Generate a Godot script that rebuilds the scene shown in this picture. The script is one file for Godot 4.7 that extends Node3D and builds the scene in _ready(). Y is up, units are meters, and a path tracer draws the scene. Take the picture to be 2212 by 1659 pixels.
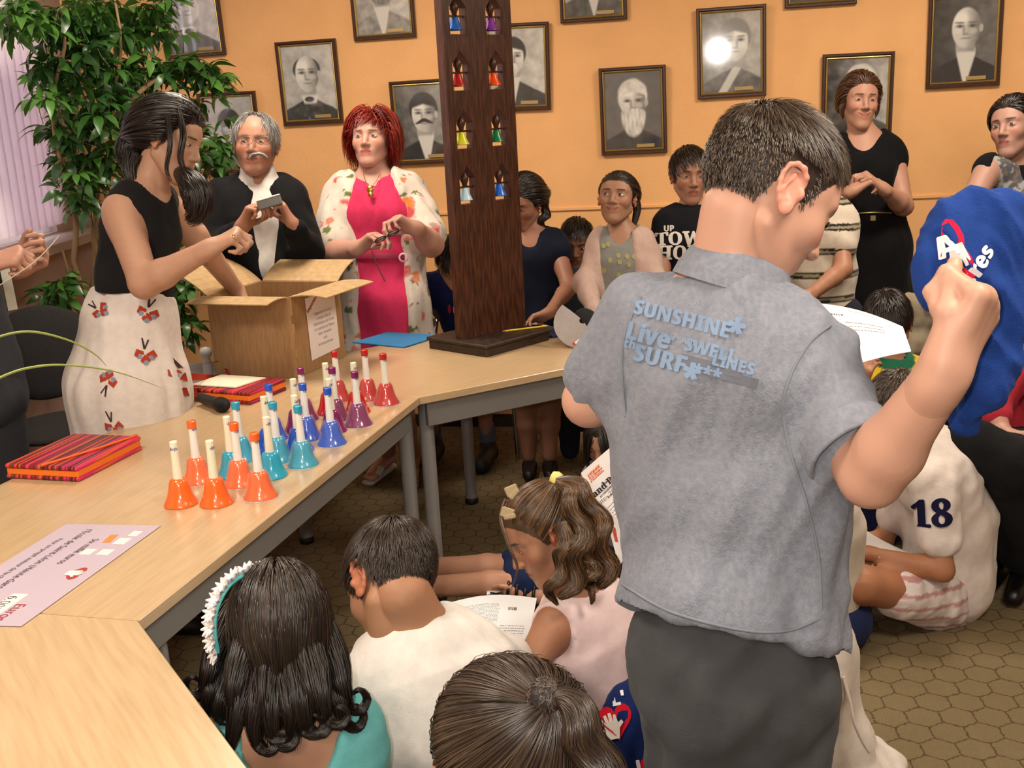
extends Node3D
# A council room: children and adults around a ring of tables with coloured handbells, portraits on an apricot wall.

func _ready() -> void:
	# ---- camera
	var cam := Camera3D.new()
	cam.name = "camera"
	cam.fov = 38.133
	cam.near = 0.05
	cam.transform = Transform3D(Basis(Vector3(0.982, -0.051, -0.182), Vector3(0.004, 0.969, -0.247), Vector3(0.189, 0.242, 0.952)), Vector3(0, 1.62, 0))
	add_child(cam)
	cam.current = true
	# ---- sky and exposure
	var env := Environment.new()
	env.background_mode = Environment.BG_SKY
	var sky := Sky.new()
	var psky := ProceduralSkyMaterial.new()
	psky.sky_top_color = Color(0.86, 0.85, 0.88)
	psky.sky_horizon_color = Color(0.92, 0.9, 0.92)
	psky.ground_bottom_color = Color(0.5, 0.5, 0.5)
	psky.ground_horizon_color = Color(0.8, 0.8, 0.82)
	psky.energy_multiplier = 7.0
	sky.sky_material = psky
	env.sky = sky
	env.tonemap_mode = Environment.TONE_MAPPER_LINEAR
	env.tonemap_exposure = 1.0
	env.sdfgi_enabled = true
	env.ssao_enabled = true
	env.ssil_enabled = true
	var we := WorldEnvironment.new()
	we.name = "world_environment"
	we.environment = env
	add_child(we)
	# ---- the photographer's flash, beside the lens
	var flash := OmniLight3D.new()
	flash.name = "flash"
	flash.position = Vector3(-0.055, 1.665, 0.02)
	flash.light_energy = 1.4
	flash.light_color = Color(1.0, 0.97, 0.93)
	flash.light_size = 0.018
	flash.omni_range = 12.0
	flash.omni_attenuation = 2.0
	flash.shadow_enabled = true
	add_child(flash)
	# ---- ceiling panels
	var over := ["the bell table", "the right of the back wall", "the near end of the tables", "the open carpet", "the photographer"]
	var spots := [Vector3(-1.6, 2.68, -3.9), Vector3(0.9, 2.68, -3.9), Vector3(-1.6, 2.68, -1.3), Vector3(0.9, 2.68, -1.3), Vector3(-0.4, 2.68, 1.2)]
	for i in 5:
		ceiling_panel(spots[i], over[i])
	# ---- the place and what is in it
	make_room()
	make_portraits()
	make_tables()
	make_things()
	make_heads()
	make_people()

func ceiling_panel(p: Vector3, over: String) -> void:
	var t := thing("ceiling_light", "square white ceiling light panel above " + over, "light", p, "ceiling light panels")
	var b := Buf.new()
	for s: float in [-1.0, 1.0]:
		bx(b, p + Vector3(s * 0.315, 0, 0), Vector3(0.03, 0.04, 0.66), Basis(), 0.003)
		bx(b, p + Vector3(0, 0, s * 0.315), Vector3(0.6, 0.04, 0.03), Basis(), 0.003)
	part("frame", b, mat(Color(0.85, 0.85, 0.85), 0.5), t)
	b = Buf.new()
	bx(b, p + Vector3(0, 0.005, 0), Vector3(0.6, 0.01, 0.6), Basis(), 0.001)
	var m := mat(Color(0.9, 0.9, 0.88), 0.5)
	m.emission_enabled = true
	m.emission = Color(1.0, 0.94, 0.86)
	m.emission_energy_multiplier = 2.0
	part("diffuser", b, m, t)
	var l := AreaLight3D.new()
	l.name = "panel_light"
	l.area_size = Vector2(0.58, 0.58)
	l.position = Vector3(0, -0.02, 0)
	l.rotation_degrees = Vector3(-90, 0, 0)
	l.light_color = Color(1.0, 0.94, 0.86)
	l.light_energy = 4.2
	l.area_range = 12.0
	l.shadow_enabled = true
	t.add_child(l)

# ---------------------------------------------------------------- the room
const WALL_Z := -5.485
func slab(at: Vector3, size: Vector3) -> Buf:
	var b := Buf.new()
	bx(b, at, size, Basis(), 0.001)
	return b
func make_room() -> void:
	# plaster: apricot paint over a fine orange-peel grain
	var paint := mat(lin(0.86, 0.47, 0.2), 0.75, 0.0, 0.3)
	paint.albedo_texture = noise_tex(0.012, 21, ramp2(Color(0.97, 0.965, 0.96), Color(1, 1, 1)), 512, 5)
	paint.uv1_triplanar = true
	paint.uv1_scale = Vector3(0.6, 0.6, 0.6)
	paint.normal_enabled = true
	paint.normal_texture = noise_tex(0.12, 22, null, 512, 3, true, 3.0)
	paint.normal_scale = 0.07
	struct("wall_back", slab(Vector3(0.2, 1.4, WALL_Z - 0.06), Vector3(7.5, 2.8, 0.12)), paint)
	struct("trim_1", slab(Vector3(0.2, 1.117, WALL_Z + 0.004), Vector3(7.3, 0.014, 0.012)), paint)
	var dark := mat(Color(0.16, 0.1, 0.07), 0.5)
	struct("baseboard_back", slab(Vector3(0.2, 0.033, WALL_Z + 0.008), Vector3(7.3, 0.066, 0.016)), dark)
	var plain := mat(lin(0.62, 0.5, 0.44), 0.85, 0.0, 0.3)
	struct("wall_right", slab(Vector3(3.9, 1.4, -1.2), Vector3(0.12, 2.8, 8.6)), plain)
	struct("wall_front", slab(Vector3(0.4, 1.4, 3.1), Vector3(7.0, 2.8, 0.12)), plain)
	var white := mat(Color(0.88, 0.87, 0.84), 0.9, 0.0, 0.3)
	struct("ceiling", slab(Vector3(0.25, 2.76, -1.2), Vector3(7.3, 0.12, 8.8)), white)
	# the window wall runs askew: from a corner at the back it swings towards the left of the room
	var cn := Vector3(-3.34, 0, WALL_Z)
	var dr := Vector3(0.208, 0, 0.978)       # along the wall towards the viewer
	var nr := Vector3(0.978, 0, -0.208)      # into the room
	# it turns parallel to the room again beyond the frame
	var bs := Basis(dr, Vector3.UP, -nr)     # local x along the wall, z away from the room
	var wl := Buf.new()
	var put := func(b: Buf, x0: float, x1: float, y0: float, y1: float, z0: float, z1: float) -> void:
		bx(b, cn + bs * Vector3((x0 + x1) * 0.5, (y0 + y1) * 0.5, (z0 + z1) * 0.5), Vector3(x1 - x0, y1 - y0, z1 - z0), bs, 0.001)
	put.call(wl, -0.2, 0.5, 0.0, 2.8, 0.0, 0.14)
	put.call(wl, 0.5, 2.4, 0.0, 1.14, 0.0, 0.14)
	put.call(wl, 0.5, 2.4, 2.62, 2.8, 0.0, 0.14)
	put.call(wl, 2.4, 3.4, 0.0, 2.8, 0.0, 0.14)
	struct("wall_left", wl, mat(lin(0.5, 0.38, 0.34), 0.8, 0.0, 0.3))
	var w2 := Buf.new()
	var e2 := cn + dr * 3.4
	bx(w2, Vector3(e2.x - 0.7, 1.4, e2.z), Vector3(1.6, 2.8, 0.12), Basis(), 0.001)
	bx(w2, Vector3(-3.0, 1.4, (e2.z + 3.1) * 0.5), Vector3(0.12, 2.8, 3.1 - e2.z), Basis(), 0.001)
	struct("wall_side", w2, plain)
	# window: frame, pane, sill and vertical blind
	var win := Node3D.new()
	win.name = "window_1"
	win.set_meta("kind", "structure")
	add_child(win)
	var fr := Buf.new()
	put.call(fr, 0.5, 0.55, 1.14, 2.62, 0.03, 0.09)
	put.call(fr, 2.35, 2.4, 1.14, 2.62, 0.03, 0.09)
	put.call(fr, 1.42, 1.48, 1.14, 2.62, 0.03, 0.09)
	put.call(fr, 0.55, 2.35, 1.14, 1.2, 0.03, 0.09)
	put.call(fr, 0.55, 2.35, 2.56, 2.62, 0.03, 0.09)
	var wm := mat(Color(0.9, 0.9, 0.9), 0.4)
	struct("window_frame", fr, wm, win)
	var gl := mat(Color(0.9, 0.95, 1.0, 0.06), 0.02)
	gl.transparency = BaseMaterial3D.TRANSPARENCY_ALPHA
	for k in 2:
		var g := Buf.new()
		put.call(g, 0.56 + k * 0.93, 1.41 + k * 0.93, 1.21, 2.55, 0.058, 0.062)
		struct("pane", g, gl, win)
	var sl := Buf.new()
	put.call(sl, 0.1, 2.5, 1.09, 1.13, -0.2, 0.0)
	struct("window_sill", sl, mat(lin(0.36, 0.3, 0.26), 0.45), win)
	var slat := mat(lin(0.88, 0.82, 0.81), 0.8)
	slat.backlight_enabled = true
	slat.backlight = Color(0.8, 0.75, 0.79)
	for i in 22:
		var s := Buf.new()
		var c := cn + bs * Vector3(0.545 + i * 0.085, 1.9, -0.045)
		bx(s, c, Vector3(0.092, 1.44, 0.0016), bs * Basis(Vector3.UP, -0.22), 0.0005)
		struct("blind_slat", s, slat, win)
	var rail := Buf.new()
	put.call(rail, 0.48, 2.42, 2.62, 2.67, -0.075, -0.005)
	struct("blind_rail", rail, wm, win)
	# carpet: a net of six-sided outlines in dark thread on tan pile
	var iw := 384
	var ih := 332
	var im := Image.create(iw, ih, false, Image.FORMAT_RGB8)
	var fn := FastNoiseLite.new()
	fn.seed = 7
	fn.frequency = 0.05
	var f2 := FastNoiseLite.new()
	f2.seed = 9
	f2.frequency = 0.5
	var cw := iw / 4.0
	var rh := ih / 4.0
	for y in ih:
		for x in iw:
			var wx := x + fn.get_noise_2d(cos(TAU * x / iw) * 60.0 + y, sin(TAU * x / iw) * 60.0) * 5.0
			var wy := y + fn.get_noise_2d(x, y + 500.0) * 6.0
			var d1 := 1e9
			var d2 := 1e9
			var r0 := int(floorf(wy / rh))
			for r in range(r0 - 1, r0 + 3):
				var o := 0.5 if posmod(r, 2) else 0.0
				var c0 := floorf(wx / cw - o)
				for c in 2:
					var dx := (c0 + c + o) * cw - wx
					var dy := r * rh - wy
					var dd := sqrt(dx * dx + dy * dy)
					if dd < d1:
						d2 = d1
						d1 = dd
					elif dd < d2:
						d2 = dd
			var e := d2 - d1
			var n := f2.get_noise_2d(x, y)
			var k := smoothstep(1.0, 7.0, e + n * 7.0 - 0.5)
			var pile := Color(0.495, 0.435, 0.33) * (1.0 + 0.26 * n)
			im.set_pixel(x, y, Color(0.32, 0.275, 0.205).lerp(pile, k))
	var car := mat(Color.WHITE, 0.98, 0.0, 0.1)
	car.albedo_texture = ImageTexture.create_from_image(im)
	car.normal_enabled = true
	car.normal_texture = noise_tex(0.4, 12, null, 256, 2, true, 5.0)
	car.normal_scale = 0.6
	car.detail_enabled = true
	car.detail_albedo = noise_tex(0.02, 13, ramp2(Color(0.85, 0.84, 0.82), Color(1, 1, 1)), 512, 4)
	car.detail_blend_mode = BaseMaterial3D.BLEND_MODE_MUL
	car.detail_uv_layer = BaseMaterial3D.DETAIL_UV_2
	var fb := Buf.new()
	var x0 := -3.6
	var x1 := 3.9
	var z0 := -5.6
	var z1 := 3.2
	face(fb, [Vector3(x0, 0, z0), Vector3(x1, 0, z0), Vector3(x1, 0, z1), Vector3(x0, 0, z1)])
	bx(fb, Vector3(0.15, -0.051, -1.2), Vector3(7.5, 0.1, 8.8), Basis(), 0.001)
	for p in fb.v:
		fb.uv.append(Vector2((p.x - p.z * 0.1) / 0.35, (p.z + p.x * 0.1) / 0.303))
	struct("floor", fb, car)

# ---------------------------------------------------------------- portraits
func make_portraits() -> void:
	var wood := mat(lin(0.085, 0.035, 0.02), 0.32)
	wood.albedo_texture = noise_tex(0.05, 31, ramp2(Color(0.6, 0.6, 0.6), Color(1, 1, 1)), 256, 4)
	wood.uv1_triplanar = true
	wood.uv1_scale = Vector3(3, 14, 3)
	var gilt := mat(lin(0.62, 0.44, 0.13), 0.3, 0.9)
	var glass := mat(Color(1, 1, 1, 0.01), 0.062)
	glass.transparency = BaseMaterial3D.TRANSPARENCY_ALPHA
	var brass := mat(lin(0.42, 0.3, 0.13), 0.5, 0.5)
	var G := "framed portraits on the apricot wall"
	# left, bottom on the wall; turn; what the print shows
	var L := [
		[-2.78, 1.945, 0.6, {"bg": [0.35, 0.62], "hx": 0.42, "hy": 0.36, "hr": 0.2, "hair": 0, "coat": 0.1, "tie": 1, "jaw": 1.15, "s": 3}, "portrait of a stout bald man in a dark coat above the leafy plant"],
		[-2.64, 1.36, 0.0, {"bg": [0.5, 0.5], "hx": 0.5, "hy": 0.4, "hr": 0.17, "hair": 2, "coat": 0.15, "tie": 1, "s": 9}, "portrait half hidden behind the leaves of the tall plant"],
		[-2.192, 1.585, 0.3, {"bg": [0.5, 0.56], "hx": 0.47, "hy": 0.37, "hr": 0.2, "hair": 1, "coat": 0.07, "tie": 1, "s": 4}, "portrait of a balding man with dark side hair above the grey-haired man"],
		[-1.785, 1.972, 0.2, {"bg": [0.4, 0.62], "hx": 0.5, "hy": 0.36, "hr": 0.19, "hair": 1, "beard": 2, "coat": 0.35, "front": 1, "s": 5}, "portrait of a man with a grey beard and wide white shirt front"],
		[-1.62, 1.365, 0.3, {"bg": [0.12, 0.4], "hx": 0.52, "hy": 0.38, "hr": 0.2, "hair": 2, "mous": 1, "coat": 0.05, "front": 1, "s": 6}, "portrait of a man with a dark handlebar moustache beside the red-haired woman"],
		[-1.135, 1.6, -1.2, {"bg": [0.45, 0.6], "hx": 0.42, "hy": 0.36, "hr": 0.18, "hair": 2, "beard": 1, "coat": 0.08, "front": 1, "s": 7}, "crooked portrait of a man with a white goatee behind the wooden tower"],
		[-0.76, 1.99, 0.0, {"bg": [0.5, 0.55], "hx": 0.5, "hy": 0.36, "hr": 0.18, "hair": 2, "beard": 1, "coat": 0.16, "front": 1, "s": 8}, "portrait cut off at a coat with wide lapels, right of the wooden tower"],
		[-0.585, 1.37, 0.2, {"bg": [0.2, 0.16], "hx": 0.5, "hy": 0.38, "hr": 0.2, "hair": 3, "beard": 3, "coat": 0.07, "s": 10}, "portrait of an old man with a long white beard above the smiling girl"],
		[-0.125, 1.61, 0.4, {"bg": [0.3, 0.5], "hx": 0.56, "hy": 0.36, "hr": 0.2, "hair": 4, "coat": 0.2, "front": 2, "s": 11}, "portrait of a clean-shaven man with a pale sash, glazed and catching the flash"],
		[0.272, 1.99, 0.0, {"bg": [0.3, 0.3], "hx": 0.5, "hy": 0.36, "hr": 0.18, "hair": 2, "coat": 0.1, "tie": 1, "s": 12}, "portrait of which only the dark foot shows between two others"],
		[0.44, 1.372, -0.5, {"bg": [0.06, 0.5], "hx": 0.55, "hy": 0.36, "hr": 0.2, "hair": 3, "coat": 0.12, "tie": 1, "s": 13}, "portrait of a white-haired man behind the woman in the black dress"],
		[0.895, 1.602, 0.2, {"bg": [0.06, 0.22], "hx": 0.52, "hy": 0.34, "hr": 0.2, "hair": 0, "coat": 0.03, "front": 1, "s": 14}, "portrait of a bald man on a black ground with a bright gilt slip"],
		[1.285, 1.985, 0.0, {"bg": [0.3, 0.3], "hx": 0.5, "hy": 0.36, "hr": 0.18, "hair": 2, "coat": 0.1, "tie": 1, "s": 15}, "portrait at the end of the row above the woman in the black waistcoat"],
	]
	var fw := 0.315
	var fh := 0.405
	var shared := {}
	for e in L:
		var t := thing("framed_portrait", e[4], "picture", Vector3(e[0] + fw * 0.5, e[1] + fh * 0.5, WALL_Z + 0.022), G)
		t.basis = Basis(Vector3.BACK, deg_to_rad(e[2])) * Basis(Vector3.RIGHT, deg_to_rad(1.9))
		if shared.is_empty():
			var mo := Buf.new()
			var sl := Buf.new()
			# mitred moulding: a stepped section carried round the four sides
			var rings := [[0.0, -0.012], [0.0, 0.006], [0.004, 0.011], [0.011, 0.011], [0.016, 0.006], [0.0175, 0.006]]
			var rs := [[0.0175, 0.007], [0.02, 0.008], [0.024, 0.004], [0.026, 0.0005]]
			for set_ in [[mo, rings], [sl, rs]]:
				var rr: Array = set_[1]
				for k in rr.size() - 1:
					for sd in 4:
						var cs := []
						for q in [[k, 0], [k, 1], [k + 1, 1], [k + 1, 0]]:
							var ins: float = rr[q[0]][0]
							var w := fw * 0.5 - ins
							var h := fh * 0.5 - ins
							var cn := [Vector2(-w, -h), Vector2(w, -h), Vector2(w, h), Vector2(-w, h)]
							var cp: Vector2 = cn[(sd + q[1]) % 4]
							cs.append(Vector3(cp.x, cp.y, rr[q[0]][1]))
						face(set_[0], cs)
			bx(mo, Vector3(0, 0, -0.009), Vector3(fw - 0.006, fh - 0.006, 0.004), Basis(), 0.0005)
			var gp := Buf.new()
			bx(gp, Vector3(0, 0, 0.0018), Vector3(fw - 0.045, fh - 0.045, 0.0012), Basis(), 0.0002)
			var pl := Buf.new()
			bx(pl, Vector3(0.055, -fh * 0.5 + 0.038, 0.0034), Vector3(0.085, 0.016, 0.001), Basis(), 0.0003)
			var pr := Buf.new()
			var w2 := fw * 0.5 - 0.025
			var h2 := fh * 0.5 - 0.025
			face(pr, [Vector3(-w2, h2, -0.002), Vector3(w2, h2, -0.002), Vector3(w2, -h2, -0.002), Vector3(-w2, -h2, -0.002)], Color.WHITE, [Vector2(0, 0), Vector2(1, 0), Vector2(1, 1), Vector2(0, 1)])
			shared = {"mo": mo.mesh(), "sl": sl.mesh(), "gp": gp.mesh(), "pl": pl.mesh(), "pr": pr.mesh()}
		part_local("moulding", shared.mo, wood, t, "dark brown wooden moulding")
		part_local("gilt_slip", shared.sl, gilt, t, "gilt inner edge")
		var pm := mat(Color.WHITE, 0.6, 0.0, 0.3)
		pm.albedo_texture = ImageTexture.create_from_image(portrait(e[3]))
		part_local("print", shared.pr, pm, t, "grey photographic print")
		part_local("name_plate", shared.pl, brass, t, "small brass plate")
		part_local("glass", shared.gp, glass, t)

static func soft(d: float, w: float) -> float:
	return clampf(0.5 - d / w, 0.0, 1.0)
func portrait(o: Dictionary) -> Image:
	var W := 112
	var H := 150
	var im := Image.create(W, H, false, Image.FORMAT_RGB8)
	var fn := FastNoiseLite.new()
	fn.seed = o.s
	fn.frequency = 0.035
	var hx: float = o.hx
	var hy: float = o.hy
	var hr: float = o.hr * 1.38
	var beard: int = o.get("beard", 0)
	var hair: int = o.hair
	var side := 1.0 if int(o.s) % 2 else -1.0
	for j in H:
		for i in W:
			var x := (i + 0.5) / W
			var y := (j + 0.5) / H * 1.34
			var cy := hy * 1.34
			var n := fn.get_noise_2d(i, j)
			var v := lerpf(o.bg[0], o.bg[1], clampf(x + 0.2 * n, 0, 1)) * (1.0 + 0.25 * n)
			var u := (x - hx) / hr
			var w := (y - cy) / hr
			# shoulders and coat
			var sh := 1.55 + 0.42 * absf(u) + 0.12 * u * u * 0.3
			var coat := soft(sh - w - n * 0.1, 0.12)
			v = lerpf(v, o.coat * (1.0 + 0.6 * n), coat)
			# shirt front and tie
			var open := (w - 1.35) * (0.42 if o.get("front", 0) == 1 else 0.24)
			if o.get("front", 0) == 2:
				v = lerpf(v, 0.62, soft(absf(u - 0.15 - (w - 1.6) * -0.62) - 0.28, 0.12) * coat)
			else:
				var fr := soft(absf(u + 0.05 * side) - (0.55 - maxf(0.0, w - 1.6) * 0.26), 0.1) * soft(1.25 - w, 0.15)
				v = lerpf(v, 0.68, fr * (1.0 if o.get("front", 0) == 1 else soft(w - 2.0, 0.2)))
				if o.get("tie", 0):
					v = lerpf(v, 0.05, soft(Vector2(u * 1.2, (w - 1.72) * 2.2).length() - 0.4, 0.15))
			# neck and face
			var skin := 0.62 + 0.12 * u * side - 0.05 * w + 0.08 * n
			v = lerpf(v, skin * 0.72, soft(absf(u) - 0.55, 0.1) * soft(w - 1.45, 0.15) * soft(-w + 0.2, 0.1))
			var jaw: float = o.get("jaw", 1.0)
			var fd := Vector2(u / (0.82 * (jaw if w > 0 else 1.0)), (w - 0.05) / 1.18).length() - 1.0
			# hair behind
			if hair == 2 or hair == 4:
				v = lerpf(v, 0.07 if hair == 2 else 0.3, soft(Vector2(u / 1.0, (w + 0.28) / 1.12).length() - 1.0, 0.1))
			elif hair == 3:
				v = lerpf(v, 0.7 + 0.2 * n, soft(Vector2(u / 0.98, (w + 0.3) / 1.12).length() - 1.0 + 0.1 * n, 0.14))
			elif hair == 1:
				v = lerpf(v, 0.1, soft(Vector2(u / 0.98, (w + 0.25) / 0.8).length() - 1.0, 0.1))
			var hl := -0.62 + 0.3 * absf(u) if hair >= 2 else -2.0
			var fm := soft(fd, 0.1) * soft(hl - w, 0.16)
			if hair < 2:
				fm = soft(fd, 0.1)
			v = lerpf(v, skin, fm)
			v = lerpf(v, v * 0.5, fm * soft(-(u * -side) + 0.34, 0.7))
			v = lerpf(v, minf(v * 1.25, 0.85), fm * soft(Vector2((u - 0.25 * side) / 0.4, (w + 0.5) / 0.3).length() - 1.0, 1.2))
			# ear
			v = lerpf(v, 0.5, soft(Vector2((u + 0.86 * side) / 0.13, (w - 0.1) / 0.24).length() - 1.0, 0.3))
			for s: float in [-1.0, 1.0]:
				v = lerpf(v, 0.16, 0.75 * soft(Vector2((u - s * 0.36) / 0.24, (w + 0.06) / 0.11).length() - 1.0, 0.8))
				v = lerpf(v, 0.08, 0.8 * soft(Vector2((u - s * 0.36) / 0.1, (w + 0.05) / 0.07).length() - 1.0, 0.6))
				v = lerpf(v, 0.2 if beard < 3 else 0.6, 0.8 * soft(Vector2((u - s * 0.38) / 0.28, (w + 0.24 + absf(u) * 0.05) / 0.06).length() - 1.0, 0.6))
				v = lerpf(v, 0.8, 0.4 * soft(Vector2((u - s * 0.42) / 0.22, (w - 0.25) / 0.16).length() - 1.0, 1.0) * fm)
			v = lerpf(v, 0.26, 0.6 * soft(Vector2((u - 0.13 * side) / 0.08, (w - 0.2) / 0.26).length() - 1.0, 0.8))
			v = lerpf(v, 0.2, 0.7 * soft(Vector2(u / 0.17, (w - 0.42) / 0.05).length() - 1.0, 0.8))
			v = lerpf(v, 0.22, 0.8 * soft(Vector2(u / 0.3, (w - 0.66) / 0.045).length() - 1.0, 0.8))
			if o.get("mous", 0):
				v = lerpf(v, 0.06, soft(Vector2(u / 0.62, (w - 0.54 + 0.1 * cos(u * 5.0)) / 0.12).length() - 1.0, 0.3))
			if beard:
				var bl := [0.0, 1.15, 1.0, 1.9][beard] as float
				var bw := [0.0, 0.36, 0.8, 0.8][beard] as float
				var bc := 0.66 if beard != 2 else 0.3
				var bd := Vector2(u / bw, (w - 0.75) / (bl - 0.4) if w > 0.75 else (w - 0.75) / 0.32).length() - 1.0
				v = lerpf(v, bc * (1.0 + 0.5 * fn.get_noise_2d(i * 3.0, j * 0.8)), soft(bd, 0.16))
			v = clampf(pow(v, 1.25) * 1.12, 0.012, 0.85)
			im.set_pixel(i, j, Color(v * 1.0, v * 0.97, v * 0.9).linear_to_srgb())
	im.resize(W * 5 / 9, H * 5 / 9, Image.INTERPOLATE_BILINEAR)
	im.resize(W, H, Image.INTERPOLATE_CUBIC)
	return im

# ---------------------------------------------------------------- tables and what lies on them
const TOP := 0.74
func beech(seed_: int) -> StandardMaterial3D:
	var m := mat(lin(0.53, 0.38, 0.222), 0.3, 0.0, 0.5)
	var g := Gradient.new()
	g.set_color(0, Color(0.92, 0.9, 0.87))
	g.set_color(1, Color(1, 1, 1))
	m.albedo_texture = noise_tex(0.02, seed_, g, 512, 5)
	m.clearcoat_enabled = true
	m.clearcoat = 0.25
	m.clearcoat_roughness = 0.25
	return m
func plan_uv(b: Buf, dir: Vector3) -> void:
	var side := dir.cross(Vector3.UP)
	b.uv.clear()
	for p in b.v:
		b.uv.append(Vector2(p.dot(dir) * 0.35, (p.dot(side) + p.y) * 5.0))
func table(label: String, poly: Array, dir: Vector3, rails: Array, legs: Array, seed_: int, steel: Material) -> void:
	var c := Vector3.ZERO
	for p in poly:
		c += Vector3(p[0], 0, p[1]) / poly.size()
	var t := thing("meeting_table", label, "table", c, "beech meeting tables set in a ring")
	var pv := PackedVector2Array()
	for p in poly:
		pv.append(Vector2(p[0], p[1]))
	var b := Buf.new()
	prism(b, pv, TOP - 0.026, TOP, 0.002)
	plan_uv(b, dir)
	var frame := mat(lin(0.2, 0.19, 0.18), 0.5, 0.3)
	part("tabletop", b, beech(seed_), t)
	for r in rails:
		var a := Vector3(r[0], TOP - 0.068, r[1])
		var e := Vector3(r[2], TOP - 0.068, r[3])
		var d := (e - a).normalized()
		b = Buf.new()
		bx(b, (a + e) * 0.5, Vector3((e - a).length(), 0.082, 0.022), Basis(d, Vector3.UP, d.cross(Vector3.UP)), 0.003)
		part("rail", b, frame, t)
	var foot := mat(Color(0.05, 0.05, 0.055), 0.5)
	for l in legs:
		b = Buf.new()
		var at := Transform3D(Basis(), Vector3(l[0], 0, l[1]))
		lathe(b, [[0.0, 0.02], [0.024, 0.02], [0.024, 0.02], [0.024, TOP - 0.03], [0.024, TOP - 0.03], [0.0, TOP - 0.03]], 20, at)
		var g := part("leg", b, steel, t)
		b = Buf.new()
		lathe(b, [[0.0, 0.0], [0.025, 0.0], [0.029, 0.004], [0.029, 0.02], [0.025, 0.026], [0.0, 0.026]], 18, at)
		part("foot", b, foot, g)
func make_tables() -> void:
	var steel := mat(lin(0.33, 0.33, 0.33), 0.42, 0.45)
	# the table along the left carries the bells; one fans out from each of its ends
	table("beech table carrying the rows of coloured handbells", [[-0.958, -3.297], [-1.061, -1.714], [-1.889, -1.768], [-1.786, -3.351]], Vector3(-0.065, 0, 0.998),
		[[-1.0, -3.29, -1.1, -1.76], [-1.76, -3.3, -1.85, -1.8], [-1.02, -3.28, -1.74, -3.33], [-1.12, -1.77, -1.83, -1.8]], [[-1.03, -3.36], [-1.15, -1.9], [-1.72, -3.25], [-1.81, -1.87]], 41, steel)
	table("beech table carrying the wooden tower and the cardboard box", [[-0.956, -3.3], [-1.784, -3.355], [-1.517, -3.911], [-0.814, -4.55], [-0.255, -3.936]], Vector3(0.74, 0, -0.673),
		[[-0.95, -3.34, -0.29, -3.94], [-1.48, -3.93, -0.83, -4.51], [-0.81, -4.49, -0.31, -3.95]], [[-0.965, -3.385], [-1.62, -3.86], [-1.06, -4.33], [-0.33, -3.99]], 42, steel)
	table("beech table joined under the lilac cheque, running out towards the viewer", [[-1.063, -1.711], [-1.89, -1.765], [-1.665, -1.143], [-0.63, -0.04], [-0.02, -0.6]], Vector3(0.685, 0, 0.728),
		[[-1.03, -1.64, -0.1, -0.64], [-1.6, -1.13, -0.66, -0.12]], [[-1.08, -1.6], [-1.6, -1.2], [-0.62, -0.2]], 43, steel)

func make_things() -> void:
	make_bells()
	make_box()
	make_tower()
	make_small()
	make_cheque()
	make_plant()
	make_chairs()

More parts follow.
